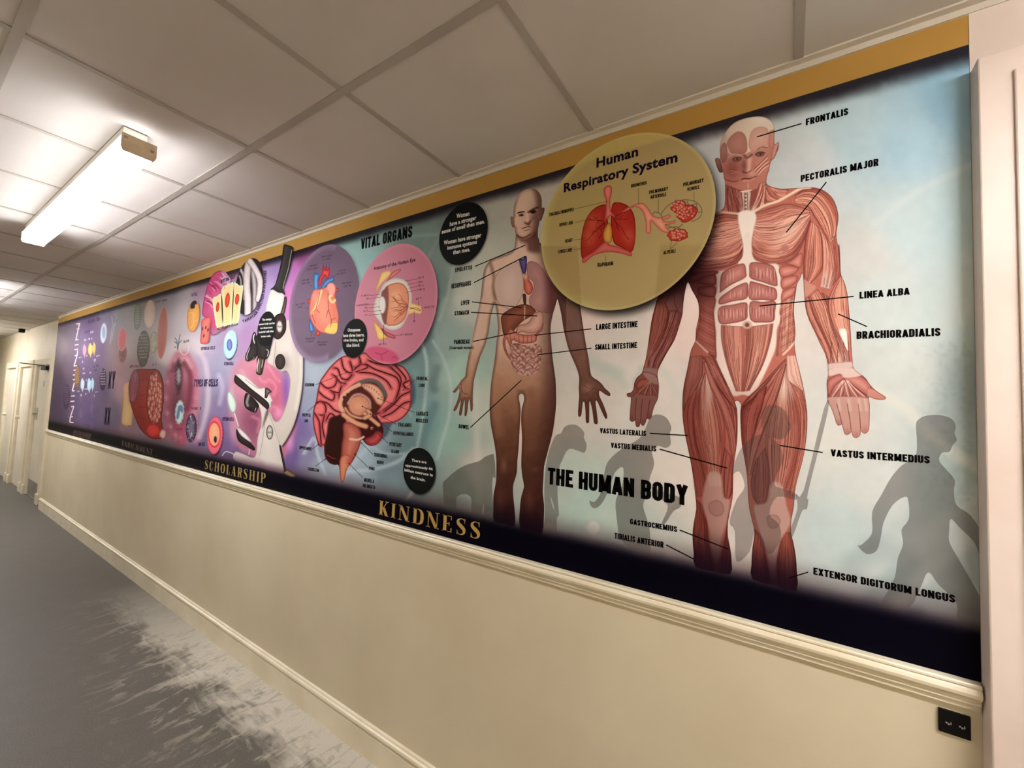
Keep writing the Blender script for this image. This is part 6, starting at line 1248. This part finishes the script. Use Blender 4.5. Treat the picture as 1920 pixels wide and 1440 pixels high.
for s_, bl, br, tl in [('FRONTAL', (1155, 349), (1258, 352), (1155, 317)), ('LOBE', (1177, 411), (1232, 414), (1177, 379)), ('CAUDATE', (1153, 668), (1263, 672), (1153, 632)), ('NUCLEUS', (1150, 728), (1260, 735), (1150, 693)), ('THALAMUS', (990, 766), (1112, 773), (990, 732)), ('HYPOTHALAMUS', (947, 841), (1128, 855), (947, 808)), ('PITUITARY', (912, 941), (1022, 953), (912, 906)), ('GLAND', (928, 1004), (998, 1012), (928, 971)),
                       ('TRIGEMINAL', (772, 1036), (897, 1052), (772, 1003)), ('NERVE', (800, 1101), (862, 1109), (800, 1071)), ('PONS', (727, 1156), (780, 1165), (727, 1125)), ('MEDULLA', (685, 1263), (775, 1275), (685, 1229)), ('OBLONGATA', (672, 1313), (785, 1332), (672, 1280)), ('CEREBRUM', (152, 405), (235, 405), (152, 378)), ('OCCIPITAL', (128, 676), (205, 681), (128, 646)), ('LOBE', (145, 728), (180, 730), (145, 701)), ('HIPPOCAMPUS', (102, 969), (210, 985), (102, 939)), ('CEREBELLUM', (178, 1160), (278, 1178), (178, 1132))]:
    caption(bro, s_, 'H', bl, br, tl, (34, 34, 40))
for p in ([(250, 390), (540, 275)], [(175, 632), (268, 553)], [(215, 972), (272, 930)], [(245, 1125), (335, 1060)], [(1145, 345), (1035, 440)], [(1140, 640), (810, 512)], [(978, 748), (670, 585)], [(940, 815), (740, 655)], [(905, 918), (760, 785)], [(765, 1018), (660, 915)], [(722, 1135), (600, 1015)], [(675, 1228), (550, 1100)]):
    lines('leader_line', [T('H', *p)], .9, (44, 30, 38), bro, 10.1, dot=1.4)

# ------------------------------------------------------------------ microscope
mic = empty('microscope', (0, 0, 0), mural); mic['label'] = 'white and black microscope'
def shade(reg, pts, col=(30, 16, 30), a=.7, blur=5, layer=9.5, parent=mic, off=(4, 2)):
    p = [(x + off[0], y + off[1]) for x, y in T(reg, *pts)]
    s_ = Art('printed_shadow', p, parent, layer, step=2.4, base=col, tint=True, alpha=a, sm=4); s_.C[:, 3] *= sstep(0, blur, s_.D); s_.done()  # the artwork's drop shadow, printed as dark ink with a blurred edge
arm = [(1060, -140), (1120, -180), (1200, -350), (1290, -290), (1350, -160), (1370, 0), (1372, 200), (1362, 380), (1335, 560), (1295, 720), (1235, 870), (1130, 1022), (1075, 900), (1040, 790), (1000, 660), (1020, 655), (1060, 738), (1110, 740), (1165, 640), (1208, 500), (1230, 350), (1222, 260), (1190, 207), (1135, 212), (1060, 160), (985, 110), (1010, 20), (1040, -90)]
shade('J', arm, off=(5, 3))
W1, W2, WH = (206, 198, 190), (132, 120, 116), (222, 216, 210)
organ('microscope_arm', 'J', arm, W1, W2, WH, mic, 10, 1.5, ew=2.4, eo=.5, deco=lambda a: (a.stroke(T('J', (1080, -120), (1062, 60), (1050, 150)), .9, (96, 86, 84), .8), a.stroke(T('J', (1300, -200), (1345, 0), (1345, 300), (1290, 620)), 6, (226, 220, 214), .6, .9), a.blob(T('J', (1080, 60))[0], 5, 20, (170, 160, 156), .3), a.blob(T('J', (1330, -120))[0], 12, 20, (170, 140, 160), .5), a.blob(T('J', (1160, 110))[0], 13, 17, (120, 106, 104), .55)))
pil = [(845, 520), (880, 528), (950, 590), (985, 615), (1000, 660), (1045, 760), (1085, 880), (1130, 1022), (1182, 1280), (1150, 1312), (900, 1250), (635, 1172), (640, 1078), (720, 1098), (850, 1135), (880, 930), (920, 770), (905, 610)]
organ('microscope_base', 'J', pil, (212, 204, 198), W2, WH, mic, 10.4, 1.5, ew=2.4, eo=.5, deco=lambda a: (a.region(T('J', (985, 615), (1000, 660), (940, 810), (935, 800), (960, 680)), (86, 72, 72), .8, 2), a.region(T('J', (640, 1080), (720, 1100), (930, 1160), (930, 1260), (640, 1175)), (196, 180, 184), .6, 3), a.stroke(T('J', (960, 770), (930, 980), (900, 1130)), .9, (120, 110, 108), .7), a.put(np.arange(len(a.P)), (70, 40, 60), (1 - sstep(ZR + .10, ZR + .17, px2wall(a.P)[:, 2])) * .85)))
organ('base_edge', 'J', [(1115, 1020), (1135, 1020), (1180, 1230), (1190, 1280), (1170, 1290), (1150, 1200)], (44, 34, 32), (20, 14, 14), (110, 100, 96), mic, 10.6, 1.4); organ('base_foot', 'J', [(1180, 1265), (1240, 1290), (1300, 1340), (1240, 1350), (1160, 1310)], (120, 96, 76), (40, 28, 30), (150, 124, 100), mic, 10.5, 1.5)
eye_ = [(1160, 62), (1195, 50), (1262, 75), (1266, 110), (1242, 260), (1192, 430), (1160, 520), (1176, 592), (1090, 560), (1020, 535), (1065, 490), (1100, 380), (1142, 200)]
shade('I', eye_, off=(4, 2))
organ('eyepiece', 'I', eye_, (46, 44, 44), (18, 16, 16), (66, 64, 62), mic, 10.6, 1.3, ho=.5, deco=lambda a: (a.stroke(T('I', (1250, 100), (1215, 300), (1165, 470), (1155, 530)), 1.6, (170, 164, 150), .8), a.stroke(T('I', (1190, 80), (1150, 300), (1090, 500)), 4, (84, 80, 78), .5, .9)))
organ('body_tube', 'I', [(1020, 545), (1100, 566), (1170, 602), (1125, 800), (1070, 850), (1010, 800), (966, 762)], (218, 212, 208), (150, 144, 142), (230, 226, 222), mic, 10.7, 1.4, ew=2)
organ('focus_rod', 'I', [(1172, 615), (1198, 625), (1190, 720), (1165, 810), (1125, 800), (1155, 700)], (70, 56, 54), (26, 20, 20), (130, 120, 116), mic, 10.6, 1.2)
joint = [(1070, 822), (1140, 792), (1180, 830), (1192, 920), (1178, 1000), (1115, 1072), (1056, 1048), (1038, 940)]
organ('joint_block', 'I', joint, (52, 38, 36), (22, 14, 14), (66, 50, 48), mic, 10.9, 1.3)
def knobd(c, reg):
    def f(a):
        a.rim((60, 52, 50), 2, .9)
        for k in range(3):
            an = math.radians(-60 + 60 * k); x, y = T(reg, c)[0]; a.stroke([(x - 5 * math.cos(an), y - 9 * math.sin(an)), (x + 5 * math.cos(an), y + 9 * math.sin(an))], 2.6, (236, 232, 228) if k != 1 else (90, 84, 80), .6, .9)
        a.blob(T(reg, c)[0], 1.6, 2, (40, 34, 32), 1)
    return f
organ('silver_knob', 'I', ellipse((1118, 935), 38, 70), (176, 170, 166), (60, 54, 52), (210, 206, 202), mic, 11.2, 1.1, deco=knobd((1118, 935), 'I')); organ('silver_knob', 'J', ellipse((1012, 868), 38, 78), (170, 164, 160), (50, 44, 42), (206, 202, 198), mic, 11.2, 1.1, deco=knobd((1012, 868), 'J'))
organ('focus_knob', 'J', ellipse((1125, 105), 56, 85), (52, 44, 42), (24, 18, 18), (72, 62, 60), mic, 11.2, 1.3)
organ('nosepiece', 'I', [(885, 1010), (960, 980), (1045, 1030), (1022, 1180), (1000, 1260), (950, 1300), (890, 1285), (850, 1100)], (40, 36, 36), (14, 12, 12), (70, 64, 62), mic, 10.9, 1.3, deco=lambda a: a.stroke(T('I', (970, 1180), (1000, 1200), (985, 1260)), 2, (206, 200, 190), .8))
chrome = lambda p, q, r_: (lambda a: (a.stroke(T('I', *p), 2, (226, 222, 216), .9), a.stroke(T('I', *q), 1.6, (200, 196, 190), .8), a.stroke(T('I', *r_), 1.6, (150, 130, 80), .8)))
organ('objective', 'I', [(830, 1010), (860, 1000), (872, 1100), (885, 1220), (845, 1290), (765, 1312), (748, 1250), (800, 1130)], (36, 32, 34), (12, 10, 12), (66, 58, 62), mic, 11, 1.2, deco=chrome([(850, 1010), (835, 1060), (850, 1120)], [(800, 1160), (765, 1250), (770, 1300)], [(850, 1260), (820, 1300), (800, 1300)]))
organ('objective', 'I', [(880, 1265), (960, 1280), (950, 1360), (925, 1455), (865, 1440), (872, 1360)], (52, 46, 40), (16, 14, 12), (96, 90, 80), mic, 11, 1.2, deco=chrome([(895, 1280), (880, 1360), (875, 1430)], [(940, 1290), (925, 1380)], [(905, 1300), (895, 1440)]))
organ('stage', 'J', [(650, 250), (715, 240), (800, 300), (900, 388), (960, 388), (1042, 510), (1030, 545), (1005, 600), (800, 395)], (214, 208, 204), (120, 112, 110), (230, 226, 222), mic, 11.2, 1.3, ew=2, deco=lambda a: (a.stroke(T('J', (740, 290), (860, 380), (900, 395)), 1.6, (150, 144, 142), .8), a.stroke(T('J', (980, 390), (960, 500)), 3, (50, 44, 42), .9)))
organ('stage_front', 'J', [(634, 262), (652, 256), (800, 385), (996, 545), (990, 622), (950, 592), (800, 462), (638, 338)], (44, 36, 36), (20, 14, 14), (58, 48, 48), mic, 11.4, 1.3)
organ('condenser', 'J', [(762, 440), (890, 560), (880, 622), (850, 656), (760, 612), (735, 545)], (34, 28, 30), (12, 10, 10), (60, 52, 54), mic, 11.3, 1.3, deco=lambda a: (a.stroke(T('J', (785, 470), (765, 540), (775, 580)), 4, (170, 164, 160), .8, .7), a.stroke(T('J', (865, 600), (850, 645)), 1.5, (206, 200, 196), .9)))
organ('specimen_clip', 'J', [(965, 390), (1000, 395), (1035, 430), (1005, 450), (980, 500), (960, 480)], (70, 58, 58), (30, 22, 22), (160, 150, 146), mic, 11.5, 1.2)
organ('mirror_housing', 'J', [(650, 838), (690, 850), (790, 965), (850, 1030), (842, 1065), (760, 1020), (670, 955)], (40, 32, 34), (14, 10, 12), (66, 56, 58), mic, 11.3, 1.3); organ('mirror', 'J', [(655, 820), (690, 826), (760, 890), (812, 960), (790, 966), (700, 900)], (226, 220, 218), (150, 140, 142), (240, 236, 234), mic, 11.5, 1.2)
lines('power_cable', [T('J', (500, 1120), (530, 1080), (570, 1080), (635, 1110)), T('J', (795, 1050), (785, 1110))], 1.6, (206, 196, 206), mic, 10.6)
fact_disc(T('I', (885, 960), (980, 765), (1070, 900), (960, 1150)), [('The average', 'MS', (370, 1091), (497, 1079), (370, 1062)), ('human body carries', 'MS', (325, 1151), (540, 1131), (325, 1126)), ('ten times more', 'MS', (345, 1202), (510, 1190), (345, 1178)), ('bacterial cells than', 'MS', (325, 1256), (525, 1241), (325, 1231)), ('human cells.', 'MS', (355, 1313), (487, 1305), (355, 1290))], 'dark green disc about bacterial cells', 2, bold=.045)

# ------------------------------------------------------------------ cells
tw_pts = T('I', (800, 188), (930, 430), (935, 520), (760, 825), (900, 660), (690, 760), (655, 430))
cT = wall_circle(tw_pts)
a = disc_art('tapeworm_disc', cT, 11, (40, 30, 38), 1.0, 'black disc with pale tapeworms', (40, 20, 50), (.02, -.015), 1.6, tint=False, spread=1.05, sha=.7)
for ln, w, c in [([(830, 330), (850, 520), (850, 760)], 44, (150, 142, 146)), ([(700, 320), (735, 420), (740, 640)], 22, (190, 180, 182)), ([(680, 380), (700, 440), (700, 560)], 14, (206, 196, 198)), ([(790, 230), (770, 330), (765, 500), (775, 650), (775, 800)], 66, (206, 196, 196)), ([(800, 230), (860, 320), (905, 430), (905, 560), (890, 640)], 56, (216, 206, 206))]:
    q = T('I', *ln); a.stroke(q, w / 5.76 + 2, (60, 50, 56), .9, .3); a.stroke(q, w / 5.76, c, .97, .25); a.stroke(q, w / 5.76 * .4, (232, 226, 226), .5, .9)
a.grain(4, 10, 3); two = a.done()
text_on('caption', 'TAPEWORM INFECTION IN INTESTINES', T('I', (722, 893), (790, 868), (860, 815), (905, 740), (945, 640), (965, 520), (975, 420), (975, 330)), 5.2, (50, 36, 66), two, 19, .05)
wrap = [(288, 820), (290, 700), (330, 520), (380, 400), (440, 340), (520, 335), (580, 410), (592, 470), (560, 560), (560, 800), (540, 950), (480, 985), (400, 1032), (370, 1000), (370, 860)]
shade('I', wrap, layer=9.6, parent=mural)
def wr(a):
    rg = random.Random(4)
    for k in range(26):
        x, y = 300 + 120 * rg.random(), 400 + 440 * rg.random(); a.stroke(T('I', (x, y), (x + 50, y + 20), (x + 90, y + 70)), rg.uniform(1.4, 3), rg.choice([(140, 30, 80), (236, 170, 200), (176, 60, 110), (226, 190, 216)]), .75, .7)
    for k in range(22):
        x, y = 470 + 100 * rg.random(), 350 + 130 * rg.random(); a.stroke(T('I', (x, y), (x + 30, y + 30), (x + 20, y + 60)), 1.6, rg.choice([(140, 130, 170), (226, 220, 232), (180, 176, 200)]), .8, .6)
    a.blob(T('I', (450, 1000))[0], 12, 8, (150, 140, 160), .7)
    a.put(np.arange(len(a.P)), (206, 196, 214), sstep(485, 530, (a.P[:, 0] - 330) * 5.76 - ((a.P[:, 1] - 450) * 5.76 - 380) * .4) * .5)
wo = organ('intestine_wall', 'I', wrap, (196, 80, 128), (120, 30, 76), (210, 110, 150), mural, 11.4, 1.4, deco=wr, label='pink and purple folded intestine wall')
caption(wo, 'INTESTINAL CELLS', 'I', (482, 468), (637, 412), (482, 432), (60, 30, 70))
gc = empty('goblet_cells', (0, 0, 0), mural); gc['label'] = 'three pale yellow cells with red nuclei'
for q, n in (([(395, 640), (440, 608), (495, 600), (505, 920), (440, 945), (410, 780)], (450, 725, 18, 55)), ([(490, 545), (540, 490), (580, 470), (625, 490), (605, 890), (560, 915), (505, 918)], (555, 650, 25, 80)), ([(622, 500), (645, 462), (690, 495), (726, 500), (700, 700), (672, 890), (605, 885)], (660, 640, 22, 60))):
    c_ = organ('cell', 'I', q, (240, 206, 150), (206, 222, 186), (246, 200, 140), gc, 12, 1.3, ew=5, eo=1)
    organ('nucleus', 'I', ellipse(n[:2], n[2], n[3], 6), (206, 62, 44), (150, 30, 26), (230, 100, 76), c_, 13, 1.1)
lines('cilia', [T('I', (445 + k * 12, 950 - k * 3), (450 + k * 12, 975 - k * 3)) for k in range(19)], 1.4, (40, 44, 40), gc, 13)
ep = [(280, 862), (375, 838), (365, 960), (350, 1100), (265, 1116), (272, 980)]
shade('I', ep, layer=11, parent=mural)
organ('epithelial_strip', 'I', ep, (226, 110, 100), (176, 60, 64), (236, 140, 124), mural, 12, 1.3, deco=lambda a: [a.blob(T('I', c)[0], 1.5, 4, (60, 30, 36), .95, 10, .6) for c in ((285, 960), (322, 945), (345, 970), (302, 1035))], label='salmon strip of cells')
text('caption', 'EPITHELIAL CELLS', T('I', (268, 1190))[0], T('I', (420, 1180))[0], T('I', (268, 1156))[0], (60, 40, 80), mural, 19, glyphs=gothic)
fatp = ellipse((188, 825), 68, 172, 6)
shade('I', fatp, layer=11, parent=mural, off=(3, 1))
organ('fat_cell', 'I', fatp, (236, 166, 84), (170, 100, 50), (244, 186, 104), mural, 12, 1.3, ew=2, deco=lambda a: (a.region(T('I', (158, 700), (185, 650), (215, 650), (225, 690), (205, 700), (200, 735), (160, 740)), (40, 34, 40), 1, 1), [a.stroke(T('I', *p), 1.6, (250, 206, 140), .7) for p in ([(130, 800), (180, 780), (210, 830)], [(180, 780), (190, 900), (150, 960)], [(190, 880), (240, 860)])]), label='orange oval cell with a dark cap')
text('caption', 'FAT CELL', T('I', (165, 612))[0], T('I', (230, 598))[0], T('I', (165, 578))[0], (66, 60, 90), mural, 19, glyphs=gothic)
cS = wall_circle(T('I', (510, 1140), (575, 975), (660, 1100), (570, 1282), (545, 1020)))
a = disc_art('stem_cell', cS, 12, (176, 214, 226), 1, 'pale blue round cell', (50, 40, 80), (.012, -.012), 1.5, tint=False, spread=1.05); a.rim((120, 170, 186), 3, .6); a.blob(T('I', (560, 1060))[0], 8, 12, (206, 230, 236), .7); so_ = a.done()
organ('nucleus', 'I', ellipse((578, 1132), 30, 64), (110, 122, 190), (70, 80, 150), (140, 150, 206), so_, 13, 1.1)
caption(so_, 'STEM CELL', 'J', (517, 143), (622, 143), (517, 108), (50, 40, 80))
text('title_lettering', 'TYPES OF CELLS', T('J', (192, 376))[0], T('J', (450, 373))[0], T('J', (190, 297))[0], (46, 26, 76), mural, 19, glyphs=gothic)
sp = organ('sperm_cell', 'J', [(558, 438), (592, 435), (632, 500), (651, 570), (641, 640), (612, 660), (580, 620), (555, 530)], (200, 220, 212), (120, 150, 146), (220, 236, 228), mural, 12, 1.2, label='pale green tadpole shaped cell'); lines('tail', [T('J', (625, 645), (645, 710), (675, 805))], 2.2, (216, 206, 210), sp, 12)
caption(sp, 'SPERM CELL', 'J', (500, 742), (625, 746), (500, 703), (60, 30, 80))
eg = ellipse((420, 900), 84, 205, 4, 60, teeth=1, tk=.035)
shade('J', ellipse((420, 900), 92, 222, 4), layer=11, parent=mural, off=(2, 2))
ego = organ('egg_cell', 'J', eg, (232, 106, 130), (190, 60, 90), (236, 120, 140), mural, 12, 1.2, sm=2, ew=2, deco=lambda a: (a.region(ellipse(T('J', (415, 890))[0], 11.8, 25), (214, 60, 66), 1, 1), a.region(ellipse(T('J', (415, 890))[0], 10, 21.5), (240, 168, 130), 1, 1, hi=(246, 196, 150)), a.region(ellipse(T('J', (425, 945))[0], 2.8, 6.4), (44, 20, 50), 1, .6)), label='pink ring shaped egg cell')
caption(ego, 'EGG CELL', 'J', (240, 1015), (315, 1015), (240, 977), (60, 40, 90))
def spik(a):
    rg = random.Random(8)
    for k in range(60):
        t, q = rg.uniform(0, 6.28), rg.uniform(.3, 1.0); c = np.array((165 + 56 * q * math.cos(t), 820 + 150 * q * math.sin(t))); e = c + np.array((14 * math.cos(t), 26 * math.sin(t)))
        a.stroke(T('J', c, e), 1.6, rg.choice([(196, 192, 206), (220, 216, 226), (120, 112, 136)]), .85, .5)
organ('virus_cell', 'J', ellipse((165, 820), 60, 158, 2, 52, teeth=1, tk=.06), (76, 62, 92), (40, 28, 56), (150, 144, 164), mural, 12, 1.2, sm=2, deco=spik, label='grey spiky oval cell')
organ('white_cell', 'J', ellipse((38, 650), 50, 132, 4, 26, teeth=1, tk=.05), (190, 212, 206), (110, 140, 140), (206, 224, 220), mural, 12, 1.2, sm=3, deco=lambda a: (a.region(T('J', (5, 700), (20, 600), (50, 570), (75, 600), (70, 660), (45, 640), (35, 700), (15, 730)), (104, 124, 164), 1, 1.2),), label='pale blue white cell with a bent nucleus')
scribble('small_type', [(T('J', (163, 628))[0], T('J', (270, 626))[0], 5.5), (T('J', (0, 470))[0], T('J', (60, 465))[0], 5), (T('J', (10, 850))[0], T('J', (70, 845))[0], 5), (T('MB', (140, 138))[0], T('MB', (320, 128))[0], 5), (T('MB', (450, 115))[0], T('MB', (500, 110))[0], 5), (T('ML', (610, 165))[0], T('ML', (790, 115))[0], 4.5), (T('ML', (1050, 790))[0], T('ML', (1140, 770))[0], 5)], (74, 54, 80), mural, seed=12)

# muscle bundle, bone, tissue samples at the far left
mb = organ('muscle_bundle', 'MB', [(200, 190), (260, 150), (430, 150), (500, 150), (560, 210), (596, 350), (596, 560), (570, 800), (600, 960), (610, 1040), (540, 1050), (430, 1040), (300, 930), (220, 760), (160, 560), (145, 360)], (138, 44, 38), (78, 18, 20), (170, 62, 50), mural, 10, 1.4, deco=lambda a: [a.stroke(T('MB', *p), 2.6, (100, 24, 24), .5, .9) for p in ([(280, 300), (400, 260), (440, 230)], [(270, 500), (370, 480)], [(260, 640), (370, 640)], [(230, 760), (380, 800)])], label='red muscle bundle in section')
def bumps(a):
    rg = random.Random(6)
    for k in range(120):
        t, q = rg.uniform(0, 6.28), math.sqrt(rg.random()) * .9; c = T('MB', (482 + 95 * q * math.cos(t), 520 + 345 * q * math.sin(t)))[0]
        a.blob(c, 3.2, 7, (120, 44, 46), .9, 0, .7); a.blob(c, 2.4, 5.8, (222, 150, 132), .95, 0, .6)
organ('fibre_section', 'MB', ellipse((482, 520), 108, 365, 2), (150, 66, 60), (90, 22, 24), (170, 84, 76), mb, 11, 1.2, deco=bumps); organ('fibre_section', 'MB', ellipse((215, 370), 66, 215, 6), (146, 84, 98), (90, 36, 50), (166, 104, 116), mb, 11, 1.3, deco=lambda a: [a.stroke(T('MB', (165 + k * 14, 240 + (k % 3) * 30), (160 + k * 14, 520 - (k % 2) * 40)), 1.2, (110, 50, 66), .7) for k in range(8)])
organ('red_tip', 'MB', ellipse((460, 940), 88, 86, 20), (196, 54, 50), (140, 26, 28), (216, 76, 66), mb, 11.4, 1.3); organ('fibre_end', 'MB', ellipse((585, 985), 48, 66, 0, wob=.2), (206, 160, 150), (120, 60, 60), (226, 190, 180), mb, 11.6, 1.2)
organ('bone_cylinder', 'LB', [(1180, 300), (1290, 250), (1290, 560), (1350, 610), (1330, 960), (1290, 985), (1220, 980), (1145, 925), (1165, 600)], (206, 170, 124), (140, 100, 76), (226, 194, 150), mural, 9, 1.3, deco=lambda a: (a.stroke(T('LB', (1145, 925), (1220, 985), (1330, 965)), 1.6, (70, 40, 40), .9), a.put(np.arange(len(a.P)), (214, 160, 150), sstep(760, 720, a.P[:, 1]) * .6)), label='beige bone cylinder')
for reg, c, rx, ry, col, ed, hi, lab, n_ in [('ML', (715, 630), 84, 420, (180, 106, 92), (206, 190, 180), (176, 90, 78), 'long reddish brown oval cell', 'oval_cell'), ('ML', (515, 330), 96, 230, (212, 190, 178), (150, 120, 112), (226, 208, 196), 'pale pink tissue oval', 'tissue_oval'), ('ML', (575, 780), 72, 175, (164, 158, 138), (110, 104, 90), (186, 182, 162), 'speckled grey green oval', 'tissue_oval'),
                                              ('ML', (80, 730), 68, 190, (200, 104, 112), (214, 170, 170), (206, 90, 98), 'pink cell patch', 'cell_patch'), ('ML', (85, 960), 66, 150, (140, 92, 90), (170, 110, 116), (120, 70, 68), 'brown speckled cell patch', 'cell_patch'), ('LT', (848, 580), 58, 176, (200, 212, 230), (130, 140, 180), (214, 224, 238), 'pale blue oval cell', 'oval_cell')]:
    organ(n_, reg, ellipse(c, rx, ry, 4), col, ed, hi, mural, 8.5 + rx * .013, 1.3, ew=2.2, deco=(lambda a: a.grain(3, 26, 5)) if 'speckled' in lab else ((lambda a: a.region(ellipse(T('LT', (850, 570))[0], 3, 11), (150, 160, 196), .9, 1)) if 'pale blue' in lab else None), label=lab)
def fact_oval(reg, c, rx, ry, base, row, n, lab):
    o = organ('fact_disc', reg, ellipse(c, rx, ry, 3), base, [x * .8 for x in base], [min(255, x * 1.1) for x in base], mural, 12, 1.3, label=lab)
    s_ = REG[reg][2]
    scribble('small_type', [(T(reg, (c[0] - rx * w, c[1] - ry * .7 + k * 1.4 * ry / n))[0], T(reg, (c[0] + rx * w, c[1] - ry * .7 + k * 1.4 * ry / n - rx * .06))[0], 1.5 * ry / n / s_ * .45) for k in range(n) for w in [.8 * math.sqrt(max(.1, 1 - (k * 1.4 / n - .7) ** 2))]], row, o, seed=int(c[0]))
fact_oval('ML', (320, 370), 58, 212, (126, 132, 118), (172, 184, 164), 8, 'grey green fact disc near the top band'); fact_oval('ML', (415, 880), 100, 292, (88, 80, 70), (166, 160, 140), 8, 'dark brown fact disc below the grey one')
fact_oval('LB', (838, 195), 54, 188, (58, 42, 68), (196, 182, 190), 6, 'dark purple fact disc beside the pale blue wings'); fact_oval('LB', (225, 490), 52, 214, (64, 46, 72), (120, 100, 124), 8, 'dark purple fact disc at the far left end'); fact_oval('LB', (402, 150), 52, 200, (120, 92, 76), (176, 146, 100), 8, 'brown fact disc beside the upright white lettering')
for reg, c, rx, ry, col, lab in [('LT', (527, 885), 32, 122, (222, 150, 170), 'pink wing shape'), ('LT', (628, 872), 40, 126, (240, 192, 110), 'wide yellow wing shape'), ('LT', (690, 850), 24, 122, (240, 190, 112), 'narrow yellow wing shape'), ('LB', (493, 290), 34, 122, (180, 206, 214), 'grey blue wing shape'), ('LB', (608, 298), 38, 132, (176, 210, 228), 'wide pale blue wing shape'), ('LB', (664, 285), 24, 124, (180, 208, 228), 'narrow pale blue wing shape')]:
    p = [(c[0] - rx * .2, c[1] - ry), (c[0] + rx * .4, c[1] - ry * .75), (c[0] + rx, c[1] - ry * .5), (c[0] + rx * .8, c[1] + ry * .3), (c[0] + rx * .3, c[1] + ry * .6), (c[0], c[1] + ry), (c[0] - rx * .4, c[1] + ry * .6), (c[0] - rx, c[1] + ry * .3), (c[0] - rx * .9, c[1] - ry * .5)]
    organ('wing_shape', reg, p, col, [x * .85 for x in col], [min(255, x * 1.05) for x in col], mural, 10, 1.2, sm=2, label=lab)
up = [[(385, 430), (455, 418)], [(395, 515), (440, 505)], [(440, 430), (380, 700)], [(370, 700), (425, 690)], [(360, 785), (425, 772)], [(355, 860), (420, 850)], [(410, 870), (400, 960), (350, 1130)], [(360, 965), (400, 950)], [(345, 1140), (400, 1130)], [(340, 1210), (380, 1200)], [(330, 1290), (365, 1285)], [(330, 1370), (365, 1360)]]
up2 = [[(355, 250), (320, 380)], [(320, 390), (360, 380)], [(300, 475), (365, 470)], [(290, 565), (355, 560)], [(300, 655), (350, 645)], [(345, 650), (290, 820)], [(285, 828), (330, 820)], [(285, 830), (280, 910)], [(275, 915), (340, 920)]]
lines('upright_lettering', [T('LT', *p) for p in up] + [T('LB', *p) for p in up2], 2.0, (226, 208, 218), mural, 19)
text('caption', 'XY', T('LB', (912, 350))[0], T('LB', (1032, 350))[0], T('LB', (930, 60))[0], (54, 44, 62), mural, 19, glyphs=gothic); text('caption', 'XX', T('LB', (850, 955))[0], T('LB', (948, 965))[0], T('LB', (870, 665))[0], (54, 40, 66), mural, 19, glyphs=gothic)
rows_ = [(T('LT', p)[0], T('LT', q)[0], h) for p, q, h in [((520, 715), (575, 705), 4), ((590, 700), (655, 690), 4), ((430, 1010), (480, 1000), 2.5), ((555, 975), (575, 970), 3), ((725, 985), (780, 975), 3), ((485, 1085), (510, 1080), 5), ((685, 1065), (715, 1055), 5), ((500, 1200), (525, 1195), 4), ((495, 1275), (540, 1270), 3), ((612, 1270), (635, 1265), 3.5), ((625, 585), (675, 575), 4), ((550, 1395), (565, 1390), 4)]] + [(T('LB', p)[0], T('LB', q)[0], h) for p, q, h in [((400, 405), (440, 402), 2.4), ((520, 368), (572, 365), 2.8), ((710, 418), (755, 412), 2.6), ((455, 485), (478, 480), 5), ((540, 455), (558, 450), 3.5), ((665, 495), (692, 490), 5)]]
scribble('small_type', rows_, (214, 200, 224), mural, seed=20)
scribble('small_type', [(T('LT', (590, 420))[0], T('LT', (790, 370))[0], 7), (T('LT', (530, 585))[0], T('LT', (620, 565))[0], 4), (T('LT', (680, 1165))[0], T('LT', (770, 1150))[0], 5), (T('LT', (690, 1230))[0], T('LT', (735, 1220))[0], 4)], (66, 48, 88), mural, seed=23)
lines('scissor_lines', [T('LT', (985, 290), (1000, 400), (1040, 470), (1080, 280)), T('LT', (1050, 260), (1060, 380), (990, 500), (960, 770)), T('LT', (1020, 480), (990, 700))], 1.2, (170, 176, 196), mural, 9)
lines('plant_outline', [T('ML', (960, 900), (945, 760), (910, 700)), T('ML', (960, 880), (980, 740), (1000, 650)), T('ML', (950, 800), (900, 760)), T('ML', (970, 800), (1030, 740)), T('ML', (940, 860), (900, 850))], 2.0, (106, 134, 140), mural, 10)
fl = np.array(ellipse(T('ML', (1062, 860))[0], 8.2, 14)); lines('flask_outline', [np.vstack([fl, fl[:1]])], 1.3, (226, 216, 216), mural, 11)

# gold words on the navy foot
GOLD = (168, 136, 74)
for s_, reg, bl, br, tl, col in [('KINDNESS', 'KD', (660, 627), (1797, 912), (668, 467), (186, 152, 88)), ('SCHOLARSHIP', 'J', (310, 1262), (962, 1424), (315, 1165), (168, 142, 88)), ('ENRICHMENT', 'L', (1020, 852), (1440, 982), (1030, 782), (112, 92, 76)), ('CITIZENSHIP', 'L', (345, 706), (592, 768), (350, 634), (104, 84, 76))]:
    q = T(reg, bl, br, tl); text('gold_word', s_, q[0], q[1], q[2], col, mural, 1, glyphs=roman)
